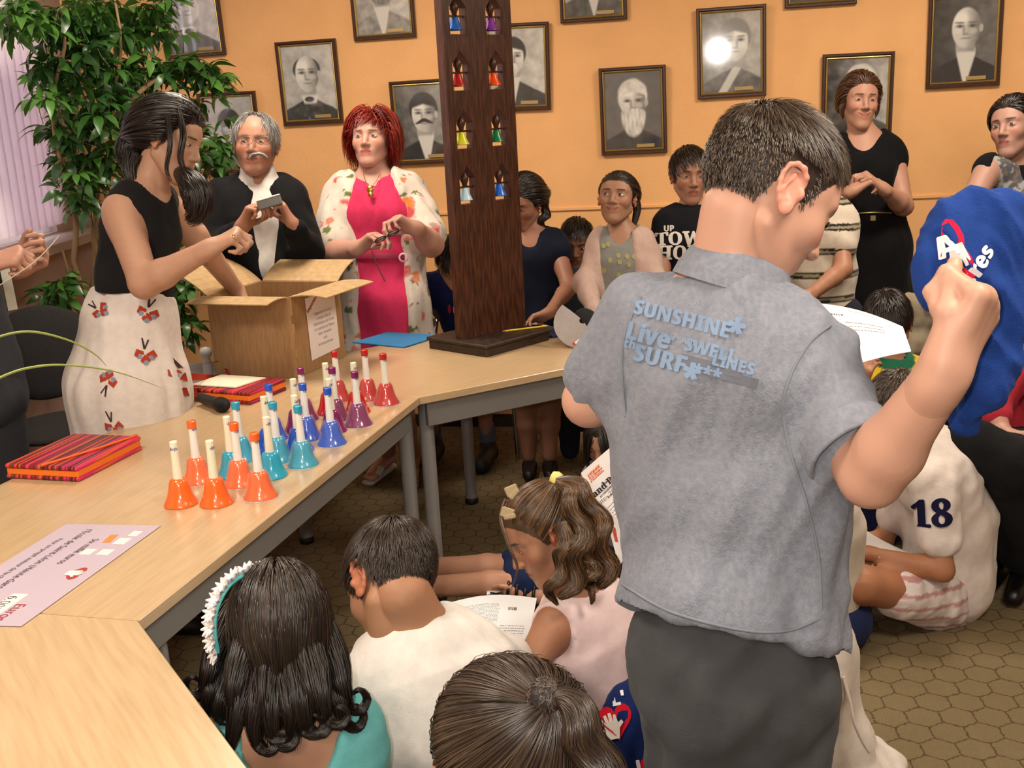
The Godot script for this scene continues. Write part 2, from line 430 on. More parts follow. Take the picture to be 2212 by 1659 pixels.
# ---------------------------------------------------------------- handbells
func make_bells() -> void:
	var kinds := {
		"orange": [lin(0.86, 0.13, 0.015), []],
		"turquoise": [lin(0.02, 0.33, 0.5), []], "royal blue": [lin(0.015, 0.09, 0.55), []], "purple": [lin(0.2, 0.008, 0.11), []], "red": [lin(0.5, 0.01, 0.01), []]}
	var at := {
		"orange": [Vector2(-1.279, -2.312), Vector2(-1.192, -2.321), Vector2(-1.312, -2.473), Vector2(-1.191, -2.456), Vector2(-1.101, -2.371)],
		"turquoise": [Vector2(-1.243, -2.526), Vector2(-1.135, -2.523), Vector2(-1.275, -2.652), Vector2(-1.170, -2.651), Vector2(-1.086, -2.615)],
		"royal blue": [Vector2(-1.226, -2.724), Vector2(-1.143, -2.734), Vector2(-1.261, -2.842), Vector2(-1.162, -2.848), Vector2(-1.072, -2.800)],
		"purple": [Vector2(-1.218, -2.918), Vector2(-1.111, -2.919), Vector2(-1.241, -3.038), Vector2(-1.144, -3.041), Vector2(-1.056, -2.987)],
		"red": [Vector2(-1.192, -3.115), Vector2(-1.104, -3.119), Vector2(-1.214, -3.263), Vector2(-1.120, -3.278), Vector2(-1.042, -3.222)]}
	var where := ["", "", "farthest from the table edge", "between two other capped bells", "nearest the table edge"]
	var white := mat(lin(0.8, 0.78, 0.74), 0.3)
	var cream := mat(lin(0.8, 0.755, 0.58), 0.35)
	var ink := mat(Color(0.25, 0.22, 0.5), 0.6)
	var chrome := mat(Color(0.8, 0.8, 0.82), 0.12, 1.0)
	var clear := mat(Color(1, 1, 1, 0.035), 0.02)
	clear.metallic_specular = 0.5
	clear.transparency = BaseMaterial3D.TRANSPARENCY_ALPHA
	# shapes shared by all bells, standing on their own origin
	var cup := Buf.new()
	lathe(cup, [[0.0, 0.066], [0.012, 0.066], [0.016, 0.065], [0.0205, 0.06], [0.0235, 0.05], [0.0265, 0.036], [0.0305, 0.022], [0.036, 0.011], [0.0395, 0.005], [0.0405, 0.001], [0.039, 0.0], [0.036, 0.003], [0.031, 0.012], [0.024, 0.03], [0.018, 0.055]], 28)
	var shade := Buf.new()
	lathe(shade, [[0.0165, 0.071], [0.0185, 0.069], [0.0245, 0.06], [0.0285, 0.045], [0.033, 0.028], [0.0385, 0.014], [0.043, 0.006], [0.044, 0.0]], 28)
	var hd := Buf.new()
	lathe(hd, [[0.0, 0.157], [0.0085, 0.157], [0.0095, 0.155], [0.0095, 0.12], [0.0112, 0.068], [0.0116, 0.062]], 18)
	var cap := Buf.new()
	lathe(cap, [[0.0, 0.161], [0.0105, 0.161], [0.0118, 0.159], [0.0112, 0.143], [0.0108, 0.142], [0.009, 0.142]], 18)
	var hook := Buf.new()
	var ring := PackedVector3Array()
	for i in 13:
		ring.append(Vector3(0.0405 + 0.004 * sin(TAU * i / 12.0), 0.0055 + 0.0045 * cos(TAU * i / 12.0), 0))
	tube(hook, ring, [0.0009], 6, Color.WHITE, false)
	lathe(hook, [[0.0, -0.0], [0.007, 0.001], [0.009, 0.006], [0.006, 0.011], [0.0, 0.013]], 12, Transform3D(Basis(), Vector3(0, 0.0005, 0)))
	# the printed word: a wavy strip of pen strokes wrapped on the handle
	var word := Buf.new()
	for i in 7:
		var a := -1.1 + i * 0.32
		var h := 0.004 + 0.0025 * ((i * 5) % 3)
		var p := Vector3(sin(a) * 0.0098, 0.139, cos(a) * 0.0098)
		bx(word, p + Vector3(0, (i % 2) * 0.001, 0), Vector3(0.0016, h, 0.0004), Basis(Vector3.UP, a), 0.0001)
	var lip := Buf.new()
	var edge := PackedVector3Array()
	for i in 29:
		edge.append(Vector3(0.0445 * cos(TAU * i / 28.0), 0.0014, 0.0445 * sin(TAU * i / 28.0)))
	tube(lip, edge, [0.0013], 6, Color.WHITE, false)
	var lip_m := mat(Color(0.9, 0.9, 0.9, 0.3), 0.05)
	lip_m.transparency = BaseMaterial3D.TRANSPARENCY_ALPHA
	var meshes := [cup.mesh(), shade.mesh(), hd.mesh(), cap.mesh(), hook.mesh(), word.mesh(), lip.mesh()]
	var k := 0
	for name_: String in kinds:
		var paint := mat(kinds[name_][0], 0.2)
		paint.clearcoat_enabled = true
		paint.clearcoat = 0.6
		paint.clearcoat_roughness = 0.1
		for i in 5:
			var capped := i >= 2
			var lab := "%s handbell with %s" % [name_, "capped handle and clear shade, " + where[i] if capped else "plain cream handle, %s" % ["farther from the table edge" if i == 0 else "nearer the table edge"]]
			var p: Vector2 = at[name_][i]
			var t := thing("handbell", lab, "bell", Vector3(p.x, TOP, p.y), "coloured handbells on the table")
			t.rotation.y = 0.4 + fmod(k * 2.399, 1.2)
			k += 1
			part_local("bell_cup", meshes[0], paint, t)
			var h := part_local("handle", meshes[2], white if capped else cream, t)
			if capped:
				part_local("cap", meshes[3], paint, h)
				part_local("lip", meshes[6], lip_m, part_local("clear_shade", meshes[1], clear, t))
				part_local("clapper", meshes[4], chrome, t)
			part_local("lettering", meshes[5], ink, h)

# ---------------------------------------------------------------- cardboard box
func make_box() -> void:
	var t := thing("cardboard_box", "open brown cardboard box with its flaps out and a notice on one side", "box", Vector3(-1.59, TOP, -3.75))
	var kraft := mat(lin(0.40, 0.235, 0.105), 0.6)
	kraft.albedo_texture = noise_tex(0.03, 51, ramp2(Color(0.85, 0.83, 0.8), Color(1, 1, 1)), 256, 5)
	kraft.uv1_triplanar = true
	kraft.uv1_scale = Vector3(9, 1.2, 9)
	var lid := mat(lin(0.5, 0.335, 0.16), 0.7)
	lid.albedo_texture = kraft.albedo_texture
	lid.uv1_triplanar = true
	lid.uv1_scale = Vector3(3, 3, 3)
	var f := Vector3(-1.472, TOP, -3.557)
	var dl := Vector3(-0.983, 0, -0.185)
	var dd := Vector3(0.185, 0, -0.983)
	var wl := 0.335
	var wd := 0.345
	var H := 0.285
	var th := 0.006
	var walls := [[f, dl, wl], [f + dl * wl, dd, wd], [f + dl * wl + dd * wd, -dl, wl], [f + dd * wd, -dd, wd]]
	for w in walls:
		var b := Buf.new()
		var d: Vector3 = w[1]
		var n: Vector3 = d.cross(Vector3.UP)
		bx(b, w[0] + d * w[2] * 0.5 + Vector3.UP * H * 0.5 - n * 0.0, Vector3(w[2], H, th), Basis(d, Vector3.UP, n), 0.002)
		part("side", b, kraft, t)
	var b0 := Buf.new()
	bx(b0, f + dl * wl * 0.5 + dd * wd * 0.5 + Vector3.UP * 0.004, Vector3(wl - 0.01, 0.006, wd - 0.01), Basis(dl, Vector3.UP, dl.cross(Vector3.UP)), 0.002)
	part("bottom", b0, kraft, t)
	# flaps bend outwards from the rim: rise in degrees, and a curl
	var rise := [8.0, 40.0, 34.0, 10.0]
	var reach := [0.125, 0.17, 0.15, 0.15]
	for i in 4:
		var w: Array = walls[i]
		var d: Vector3 = w[1]
		var c := f + dl * wl * 0.5 + dd * wd * 0.5
		var out: Vector3 = ((w[0] + d * w[2] * 0.5) - c)
		out.y = 0
		out = out.normalized()
		var b := Buf.new()
		var p0: Vector3 = w[0] + Vector3.UP * H
		var n := 6
		for s in n:
			var a0 := deg_to_rad(rise[i] - s * 4.0)
			var st := Vector3.UP * sin(a0) + out * cos(a0)
			bx(b, p0 + d * w[2] * 0.5 + st * reach[i] / n * 0.5, Vector3(w[2] - 0.006, 0.005, reach[i] / n + 0.001), Basis(d, st.cross(d), st), 0.001)
			p0 += st * reach[i] / n
		part("flap", b, lid, t)
	# tape down the near corner, with its wrinkles
	var tp := Field.new()
	var tape := mat(lin(0.42, 0.26, 0.12), 0.18)
	var tb := Buf.new()
	for i in 9:
		var y := TOP + 0.012 + i * 0.03
		var wob := sin(i * 2.3) * 0.004
		bx(tb, f + Vector3(0, y - TOP + 0.015, 0) - dl.cross(Vector3.UP) * -0.004 + dl * (0.018 + wob), Vector3(0.05, 0.031, 0.0012), Basis(dl, Vector3.UP, dl.cross(Vector3.UP)) * Basis(Vector3.UP, 0.03 * sin(i * 1.7)), 0.0004)
		bx(tb, f + Vector3(0, y - TOP + 0.015, 0) + dd.cross(Vector3.UP) * -0.0042 + dd * (0.02 - wob), Vector3(0.045, 0.031, 0.0012), Basis(dd, Vector3.UP, dd.cross(Vector3.UP)) * Basis(Vector3.UP, 0.04 * sin(i * 2.9)), 0.0004)
	part("tape", tb, tape, t, "shiny brown packing tape")
	# the notice on the side towards the tower
	var nn := dd.cross(Vector3.UP) * -1.0
	if nn.dot(Vector3(1, 0, 0)) < 0.0:
		nn = -nn
	var nc := f + dd * 0.2 + Vector3.UP * 0.155 + nn * 0.0055
	var nb := Buf.new()
	bx(nb, nc, Vector3(0.2, 0.225, 0.0008), Basis(dd, Vector3.UP, nn) * Basis(Vector3.BACK, 0.03), 0.0002)
	var sheet := part("notice", nb, mat(lin(0.78, 0.7, 0.68), 0.8), t, "white printed notice")
	var lb := Buf.new()
	var lines := ["Rapporter les livres", "à ranger dans la", "bibliothèque de l'école", "et à remettre à l'heure", "Merci de votre", "aide", "et bonne lecture"]
	for i in lines.size():
		lay(lb, letters(lines[i], 0.0105), null, nc + nn * 0.0012 + Vector3.UP * (0.045 - i * 0.019) + dd * 0.008, dd, Vector3.UP, -nn, 0.0, Color(0.25, 0.22, 0.22))
	lay(lb, letters("Important", 0.014, true), null, nc + nn * 0.0012 + Vector3.UP * 0.085 - dd * 0.06, dd.rotated(nn, 0.6), Vector3.UP.rotated(nn, 0.6), -nn, 0.0, Color(0.6, 0.05, 0.05))
	part("lettering", lb, vmat(0.8), sheet)

# ---------------------------------------------------------------- the wooden tower with its little bells
func house(w: float, h: float) -> PackedVector2Array:
	return PackedVector2Array([Vector2(-w, 0), Vector2(w, 0), Vector2(w, h * 0.66), Vector2(0, h), Vector2(-w, h * 0.66)])
func make_tower() -> void:
	var wood := mat(lin(0.105, 0.034, 0.014), 0.38)
	wood.albedo_texture = noise_tex(0.02, 61, ramp2(Color(0.45, 0.42, 0.4), Color(1, 1, 1)), 512, 5)
	wood.uv1_triplanar = true
	wood.uv1_scale = Vector3(7, 0.7, 7)
	var dk := mat(lin(0.05, 0.026, 0.016), 0.45)
	dk.albedo_texture = wood.albedo_texture
	dk.uv1_triplanar = true
	dk.uv1_scale = Vector3(2, 9, 2)
	var d := Vector3(0.565, 0, -0.825)
	var n := Vector3(0.825, 0, 0.565)
	var c := Vector3(-0.885, 0, -4.11)
	var t := thing("wooden_tower", "tall dark wooden board on a base, pierced with pointed windows", "stand", Vector3(c.x, TOP, c.z))
	var b := Buf.new()
	var e1 := Vector3(0.262, 0, 0.168).normalized()
	var bc := Vector3(-0.89, 0, -4.084)
	bx(b, bc + Vector3.UP * (TOP + 0.016), Vector3(0.31, 0.032, 0.347), Basis(e1, Vector3.UP, e1.cross(Vector3.UP)), 0.003)
	bx(b, bc + Vector3.UP * (TOP + 0.039), Vector3(0.325, 0.014, 0.36), Basis(e1, Vector3.UP, e1.cross(Vector3.UP)), 0.004)
	part("base", b, dk, t)
	# board with the windows sawn out: pieces of board around each opening
	var bs := Basis(d, Vector3.UP, n)
	var cols: Array[float] = [-0.095, 0.082]
	var rows: Array[float] = [1.281, 1.481, 1.686, 1.879, 2.08]
	var comb := CSGCombiner3D.new()
	comb.name = "board"
	comb.position = Vector3(0, -TOP, 0) + c - Vector3(c.x, 0, c.z)
	comb.basis = bs
	comb.material_override = wood
	var slab_ := CSGBox3D.new()
	slab_.name = "slab"
	slab_.size = Vector3(0.34, 1.53, 0.038)
	slab_.position = Vector3(0, TOP + 0.045 + 0.765, 0)
	slab_.material = wood
	comb.add_child(slab_)
	for x in cols:
		for y in rows:
			var hole := CSGPolygon3D.new()
			hole.name = "opening"
			hole.polygon = house(0.041, 0.138)
			hole.depth = 0.08
			hole.operation = CSGShape3D.OPERATION_SUBTRACTION
			hole.position = Vector3(x, y, 0.04)
			hole.material = wood
			comb.add_child(hole, true)
	t.add_child(comb)
	# in each opening a bar, a wooden hanger and a small bell
	var tones := [[lin(0.45, 0.66, 0.82), "pale blue"], [lin(0.01, 0.12, 0.6), "bright blue"], [lin(0.62, 0.62, 0.02), "yellow"], [lin(0.0, 0.16, 0.05), "green"], [lin(0.38, 0.005, 0.005), "dark red"], [lin(0.75, 0.07, 0.0), "orange"], [lin(0.01, 0.12, 0.5), "mid blue"], [lin(0.2, 0.03, 0.3), "purple"], [lin(0.5, 0.5, 0.05), "lime"], [lin(0.5, 0.05, 0.05), "red"]]
	var hb := Buf.new()
	lathe(hb, [[0.0, 0.046], [0.01, 0.045], [0.013, 0.04], [0.018, 0.022], [0.025, 0.007], [0.028, 0.002], [0.027, 0.0], [0.022, 0.004], [0.0, 0.03]], 20)
	var bell := hb.mesh()
	for j in rows.size():
		for i in 2:
			var p := c + d * cols[i] + Vector3.UP * rows[j]
			var q := Buf.new()
			bx(q, p + Vector3.UP * 0.062, Vector3(0.084, 0.007, 0.008), bs, 0.001)
			part("crossbar", q, dk, t)
			q = Buf.new()
			lathe(q, [[0.0, 0.118], [0.006, 0.114], [0.015, 0.1], [0.0165, 0.088], [0.01, 0.074], [0.008, 0.06], [0.0, 0.058]], 14, Transform3D(Basis(), p))
			part("hanger", q, wood, t)
			var o := part_local("small_bell", bell, mat(tones[j * 2 + i][0], 0.3), t, tones[j * 2 + i][1] + " bell")
			o.position = p - t.position + Vector3.UP * 0.014

# ---------------------------------------------------------------- books, microphone, folder, cap and other small things
func striped_box(label: String, corner: Vector3, ex: Vector3, ez: Vector3, h: float, seed_: int) -> Node3D:
	var x := ex.normalized()
	var z := (ez - x * ez.dot(x)).normalized()
	var w := ex.length()
	var l := ez.length()
	var c := corner + x * w * 0.5 + z * l * 0.5
	var t := thing("striped_album", label, "album", c, "striped albums on the bell table")
	# stripes run across the cover and over the spine
	var im := Image.create(256, 8, false, Image.FORMAT_RGB8)
	var rng := RandomNumberGenerator.new()
	rng.seed = seed_
	var pal := [Color(0.45, 0.05, 0.1), Color(0.75, 0.1, 0.35), Color(0.8, 0.33, 0.05), Color(0.36, 0.24, 0.12), Color(0.62, 0.1, 0.1), Color(0.3, 0.04, 0.1), Color(0.4, 0.07, 0.12), Color(0.55, 0.15, 0.22)]
	var k := 0
	while k < 256:
		var wd := rng.randi_range(2, 8)
		var cl: Color = pal[rng.randi() % pal.size()]
		im.fill_rect(Rect2i(k, 0, wd, 8), cl)
		k += wd
	var m := mat(Color.WHITE, 0.42)
	m.albedo_texture = ImageTexture.create_from_image(im)
	var bs := Basis(x, Vector3.UP, x.cross(Vector3.UP))
	var parts := [["cover", h - 0.006, 0.012], ["cover", 0.006, 0.012]]
	for q in parts:
		var b := Buf.new()
		bx(b, c + Vector3.UP * q[1], Vector3(w, q[2], l), bs, 0.004)
		for p in b.v:
			var r := p - c
			b.uv.append(Vector2(r.dot(x) / w + 0.5 + r.dot(z) * 0.15, 0.5))
		part(q[0], b, m, t)
	var e := Buf.new()
	bx(e, c + Vector3.UP * h * 0.5, Vector3(w - 0.006, h - 0.022, l - 0.006), bs, 0.002)
	part("pages", e, mat(Color(0.9, 0.45, 0.08), 0.6), t)
	return t
func make_small() -> void:
	var a1 := striped_box("closed red and pink striped album with an elastic band", Vector3(-1.86, TOP, -2.478), Vector3(0.225, 0, 0.022), Vector3(0.03, 0, -0.28), 0.04, 71)
	var eb := Buf.new()
	tube(eb, PackedVector3Array([Vector3(-1.74, 0.782, -2.462), Vector3(-1.66, 0.783, -2.62), Vector3(-1.62, 0.782, -2.735)]), [0.004], 6)
	part("elastic_band", eb, mat(Color(0.85, 0.35, 0.08), 0.6), a1)
	striped_box("red and orange striped album under a cream sheet, against the cardboard box", Vector3(-1.765, TOP, -3.275), Vector3(0.275, 0, 0.07), Vector3(0.055, 0, -0.19), 0.04, 72)
	var sb := Buf.new()
	prism(sb, PackedVector2Array([Vector2(-1.735, -3.3), Vector2(-1.56, -3.262), Vector2(-1.51, -3.39), Vector2(-1.69, -3.435)]), 0.781, 0.786, 0.001)
	solo("cream_card", "cream card lying on the far striped album", "card", sb, mat(lin(0.72, 0.64, 0.48), 0.8), Vector3(-1.63, 0.781, -3.35))
	# microphone lying on its side
	var ma := Vector3(-1.654, 0.762, -3.209)
	var mb := Vector3(-1.504, 0.764, -3.09)
	var dir := (mb - ma).normalized()
	var mt := thing("microphone", "black handheld microphone lying beside the far album", "microphone", Vector3(ma.x, TOP, ma.z))
	var bs := Basis(dir.cross(Vector3.UP).normalized(), dir, dir.cross(Vector3.UP).normalized().cross(dir))
	var b := Buf.new()
	lathe(b, [[0.0, -0.01], [0.0155, -0.01], [0.0165, -0.006], [0.0175, 0.05], [0.0185, 0.1], [0.02, 0.115], [0.0, 0.115]], 20, Transform3D(bs, ma + Vector3(0, 0.0, 0)))
	part("body", b, mat(Color(0.1, 0.1, 0.1), 0.5), mt)
	b = Buf.new()
	lathe(b, [[0.0, 0.112], [0.021, 0.114], [0.0235, 0.12], [0.0245, 0.135], [0.0225, 0.15], [0.016, 0.162], [0.0, 0.168]], 22, Transform3D(bs, ma))
	var mesh_m := mat(Color(0.04, 0.04, 0.045), 0.55, 0.3)
	mesh_m.normal_enabled = true
	mesh_m.normal_texture = noise_tex(0.5, 77, null, 128, 1, true, 8.0)
	mesh_m.uv1_triplanar = true
	mesh_m.uv1_scale = Vector3(20, 20, 20)
	part("grille", b, mesh_m, mt)
	# blue folder
	b = Buf.new()
	prism(b, PackedVector2Array([Vector2(-1.456, -4.13), Vector2(-1.215, -4.03), Vector2(-1.118, -4.245), Vector2(-1.37, -4.325)]), TOP + 0.001, TOP + 0.006, 0.001)
	solo("blue_folder", "flat blue card folder between the cardboard box and the wooden tower", "folder", b, mat(lin(0.02, 0.2, 0.45), 0.6), Vector3(-1.29, TOP, -4.18))
	b = Buf.new()
	prism(b, PackedVector2Array([Vector2(-0.87, -4.33), Vector2(-0.66, -4.18), Vector2(-0.58, -4.27), Vector2(-0.79, -4.42)]), TOP + 0.001, TOP + 0.012, 0.002)
	solo("navy_folder", "dark blue folder behind the base of the wooden tower", "folder", b, mat(lin(0.015, 0.03, 0.12), 0.6), Vector3(-0.72, TOP, -4.3))
	# pencil on the base of the tower
	b = Buf.new()
	tube(b, PackedVector3Array([Vector3(-0.826, 0.7905, -4.088), Vector3(-0.68, 0.7905, -4.176)]), [0.004], 6)
	var pt := thing("pencil", "yellow pencil resting across the base of the wooden tower", "pencil", Vector3(-0.76, 0.786, -4.13))
	part("shaft", b, mat(lin(0.75, 0.48, 0.03), 0.4), pt)
	b = Buf.new()
	tube(b, PackedVector3Array([Vector3(-0.838, 0.7905, -4.081), Vector3(-0.826, 0.7905, -4.088)]), [0.0008, 0.004], 6)
	part("tip", b, mat(Color(0.75, 0.55, 0.35), 0.7), pt)
	# grey cap tipped on its crown, the brim towards the viewer
	var cc := Vector3(-0.555, 0.803, -4.032)
	var ct := thing("grey_cap", "grey felt cap tipped up beside the wooden tower, with a white and red tag", "cap", Vector3(cc.x, TOP, cc.z))
	var r := Vector3(0.665, -0.659, 0.352)
	var u := Vector3(0.792, 0.608, -0.047)
	var bn := Vector3(0.089, 0.43, 0.898)
	b = Buf.new()
	var rows := 9
	var cols := 17
	for s in 2:
		var o := b.v.size()
		for j in rows:
			for i in cols:
				var a := lerpf(-1.45, 1.45, i / float(cols - 1))
				var rr := 0.118 * lerpf(0.12, 1.0, j / float(rows - 1))
				var q := cc + u * (0.045 - cos(a) * rr * 0.95) + r * sin(a) * rr * 0.9 + bn * (0.03 * (1.0 - pow(sin(a) * rr / 0.118, 2.0)) - 0.004 * s)
				b.v.append(q)
				b.c.append(Color.WHITE)
		for j in rows - 1:
			for i in cols - 1:
				var q := o + j * cols + i
				b.ix.append_array(PackedInt32Array([q, q + 1, q + cols, q + 1, q + cols + 1, q + cols] if s else [q, q + cols, q + 1, q + 1, q + cols, q + cols + 1]))
	b.renormal()
	part("brim", b, cloth(lin(0.4, 0.37, 0.36)), ct)
	var f := Field.new()
	f.ball(cc + u * 0.06 + r * 0.015 - bn * 0.05, Vector3(0.075, 0.05, 0.07), 0.0, bn, u)
	b = Buf.new()
	b.put(f.mesh(0.006), Color.WHITE)
	part("crown", b, cloth(lin(0.02, 0.02, 0.022)), ct, "black crown")
	b = Buf.new()
	var tc := cc + r * 0.06 - u * 0.0 + bn * 0.024
	var tb := Basis(r, u, bn)
	bx(b, tc, Vector3(0.03, 0.068, 0.001), tb, 0.0003)
	var tg := part("tag", b, mat(lin(0.72, 0.68, 0.62), 0.8), ct, "white paper tag")
	b = Buf.new()
	for s: float in [-1.0, 1.0]:
		bx(b, tc + u * s * 0.038 + bn * 0.001, Vector3(0.034, 0.009, 0.0012), tb, 0.0003)
	part("red_bar", b, mat(lin(0.45, 0.02, 0.02), 0.7), tg)
	# long grass blades arching in over the table from the left edge
	var gm := mat(lin(0.28, 0.36, 0.08), 0.5)
	var blades := [[Vector3(-1.565, 1.175, -2.045), Vector3(-1.603, 1.178, -2.196), Vector3(-1.593, 1.167, -2.3), Vector3(-1.566, 1.124, -2.4), Vector3(-1.55, 1.073, -2.474), Vector3(-1.544, 1.035, -2.508)], [Vector3(-1.466, 1.124, -1.894), Vector3(-1.508, 1.12, -2.043), Vector3(-1.512, 1.116, -2.146), Vector3(-1.49, 1.098, -2.251), Vector3(-1.456, 1.045, -2.402), Vector3(-1.418, 0.966, -2.547)]]
	var gl := ["long thin green grass blade arching in front of the white skirt", "longer pale green grass blade bending down towards the albums"]
	for i in 2:
		b = Buf.new()
		tube(b, curve(blades[i], 24), [0.0032, 0.003, 0.003, 0.003, 0.003, 0.003, 0.003, 0.003, 0.003, 0.003, 0.003, 0.003, 0.0028, 0.0027, 0.0026, 0.0025, 0.0024, 0.0023, 0.002, 0.0018, 0.0015, 0.0012, 0.001, 0.0007, 0.0003], 5)
		solo("grass_blade", gl[i], "grass blade", b, gm, blades[i][0])

# ---------------------------------------------------------------- the lilac cheque
func make_cheque() -> void:
	var t := thing("giant_cheque", "large lilac paper cheque with handwriting lying across two tables", "cheque", Vector3(-1.4, TOP, -1.9))
	var b := Buf.new()
	prism(b, PackedVector2Array([Vector2(-1.492, -2.166), Vector2(-1.257, -2.17), Vector2(-1.272, -1.667), Vector2(-1.507, -1.66)]), TOP + 0.001, TOP + 0.0022, 0.0003)
	part("sheet", b, mat(lin(0.42, 0.345, 0.42), 0.7), t)
	var up := Vector3(1, 0, -0.01)
	var right := Vector3(-0.03, 0, 1).normalized()
	var y := TOP + 0.0026
	var ink := Color(0.05, 0.04, 0.06)
	var red := Color(0.32, 0.02, 0.03)
	var tx := Buf.new()
	var words := [["Six mille euros", Vector3(-1.367, 0.743, -2.013), 0.016, ink], ["l'École de Saint-Léon (Haute-Garonne)", Vector3(-1.419, 0.743, -1.955), 0.016, ink], ["Pour un projet autour de la chanson de l'école", Vector3(-1.454, 0.743, -1.914), 0.012, ink], ["Euros", Vector3(-1.33, 0.743, -1.719), 0.022, red], ["6.000", Vector3(-1.368, 0.743, -1.755), 0.02, ink]]
	for w in words:
		var p: Vector3 = w[1]
		p.y = y
		lay(tx, letters(w[0], w[2], false), null, p, right, up, Vector3.DOWN, 0.0005, w[3])
	part("lettering", tx, vmat(0.8), t, "black and red handwriting")
	var lg := Buf.new()
	var white := Color(0.72, 0.66, 0.6)
	for w in [[Vector3(-1.292, 0.743, -2.118), 0.03, 0.022], [Vector3(-1.299, 0.743, -2.074), 0.034, 0.028], [Vector3(-1.303, 0.743, -2.012), 0.03, 0.028], [Vector3(-1.344, 0.743, -2.012), 0.03, 0.026], [Vector3(-1.362, 0.742, -1.754), 0.09, 0.034]]:
		var p: Vector3 = w[0]
		lg = Buf.new()
		bx(lg, Vector3(p.x, y - 0.0002, p.z), Vector3(w[2], 0.0004, w[1]), Basis(right.cross(Vector3.UP) * -1.0, Vector3.UP, right), 0.0001, white)
		part("stamp", lg, vmat(0.8), t, "white printed box")
	var op := Vector3(-1.334, 0.743, -2.086)
	lg = Buf.new()
	bx(lg, Vector3(op.x, y + 0.0001, op.z), Vector3(0.018, 0.0005, 0.044), Basis(Vector3.UP, 0.1), 0.0001, Color(0.7, 0.2, 0.02))
	part("stamp", lg, vmat(0.8), t, "orange printed logo")
	lg = Buf.new()
	# the red heart with a pale hand
	var hp := Vector3(-1.306, 0.743, -1.9)
	hp.y = y
	var heart := []
	for i in 28:
		var a := TAU * i / 28.0
		heart.append([0.0016 * 16.0 * pow(sin(a), 3.0) * 1.15, 0.0013 * (13.0 * cos(a) - 5.0 * cos(2 * a) - 2.0 * cos(3 * a) - cos(4 * a))])
	lay(lg, poly_shape(heart), null, hp, right, up, Vector3.DOWN, 0.0004, Color(0.36, 0.02, 0.03))
	lay(lg, hand_shape(0.022), null, hp, right, up, Vector3.DOWN, 0.0008, white)
	part("emblem", lg, vmat(0.8), t, "red heart with a pale hand")
func hand_shape(s: float) -> Array:
	var pts := [[-0.5, -0.9], [0.4, -0.9], [0.55, -0.2], [0.85, 0.1], [0.75, 0.3], [0.5, 0.15], [0.42, 0.7], [0.25, 0.72], [0.2, 0.2], [0.12, 0.85], [-0.08, 0.86], [-0.08, 0.2], [-0.22, 0.78], [-0.4, 0.74], [-0.32, 0.1], [-0.5, 0.5], [-0.65, 0.42]]
	var out := []
	for p in pts:
		out.append([p[0] * s, p[1] * s])
	return poly_shape(out)

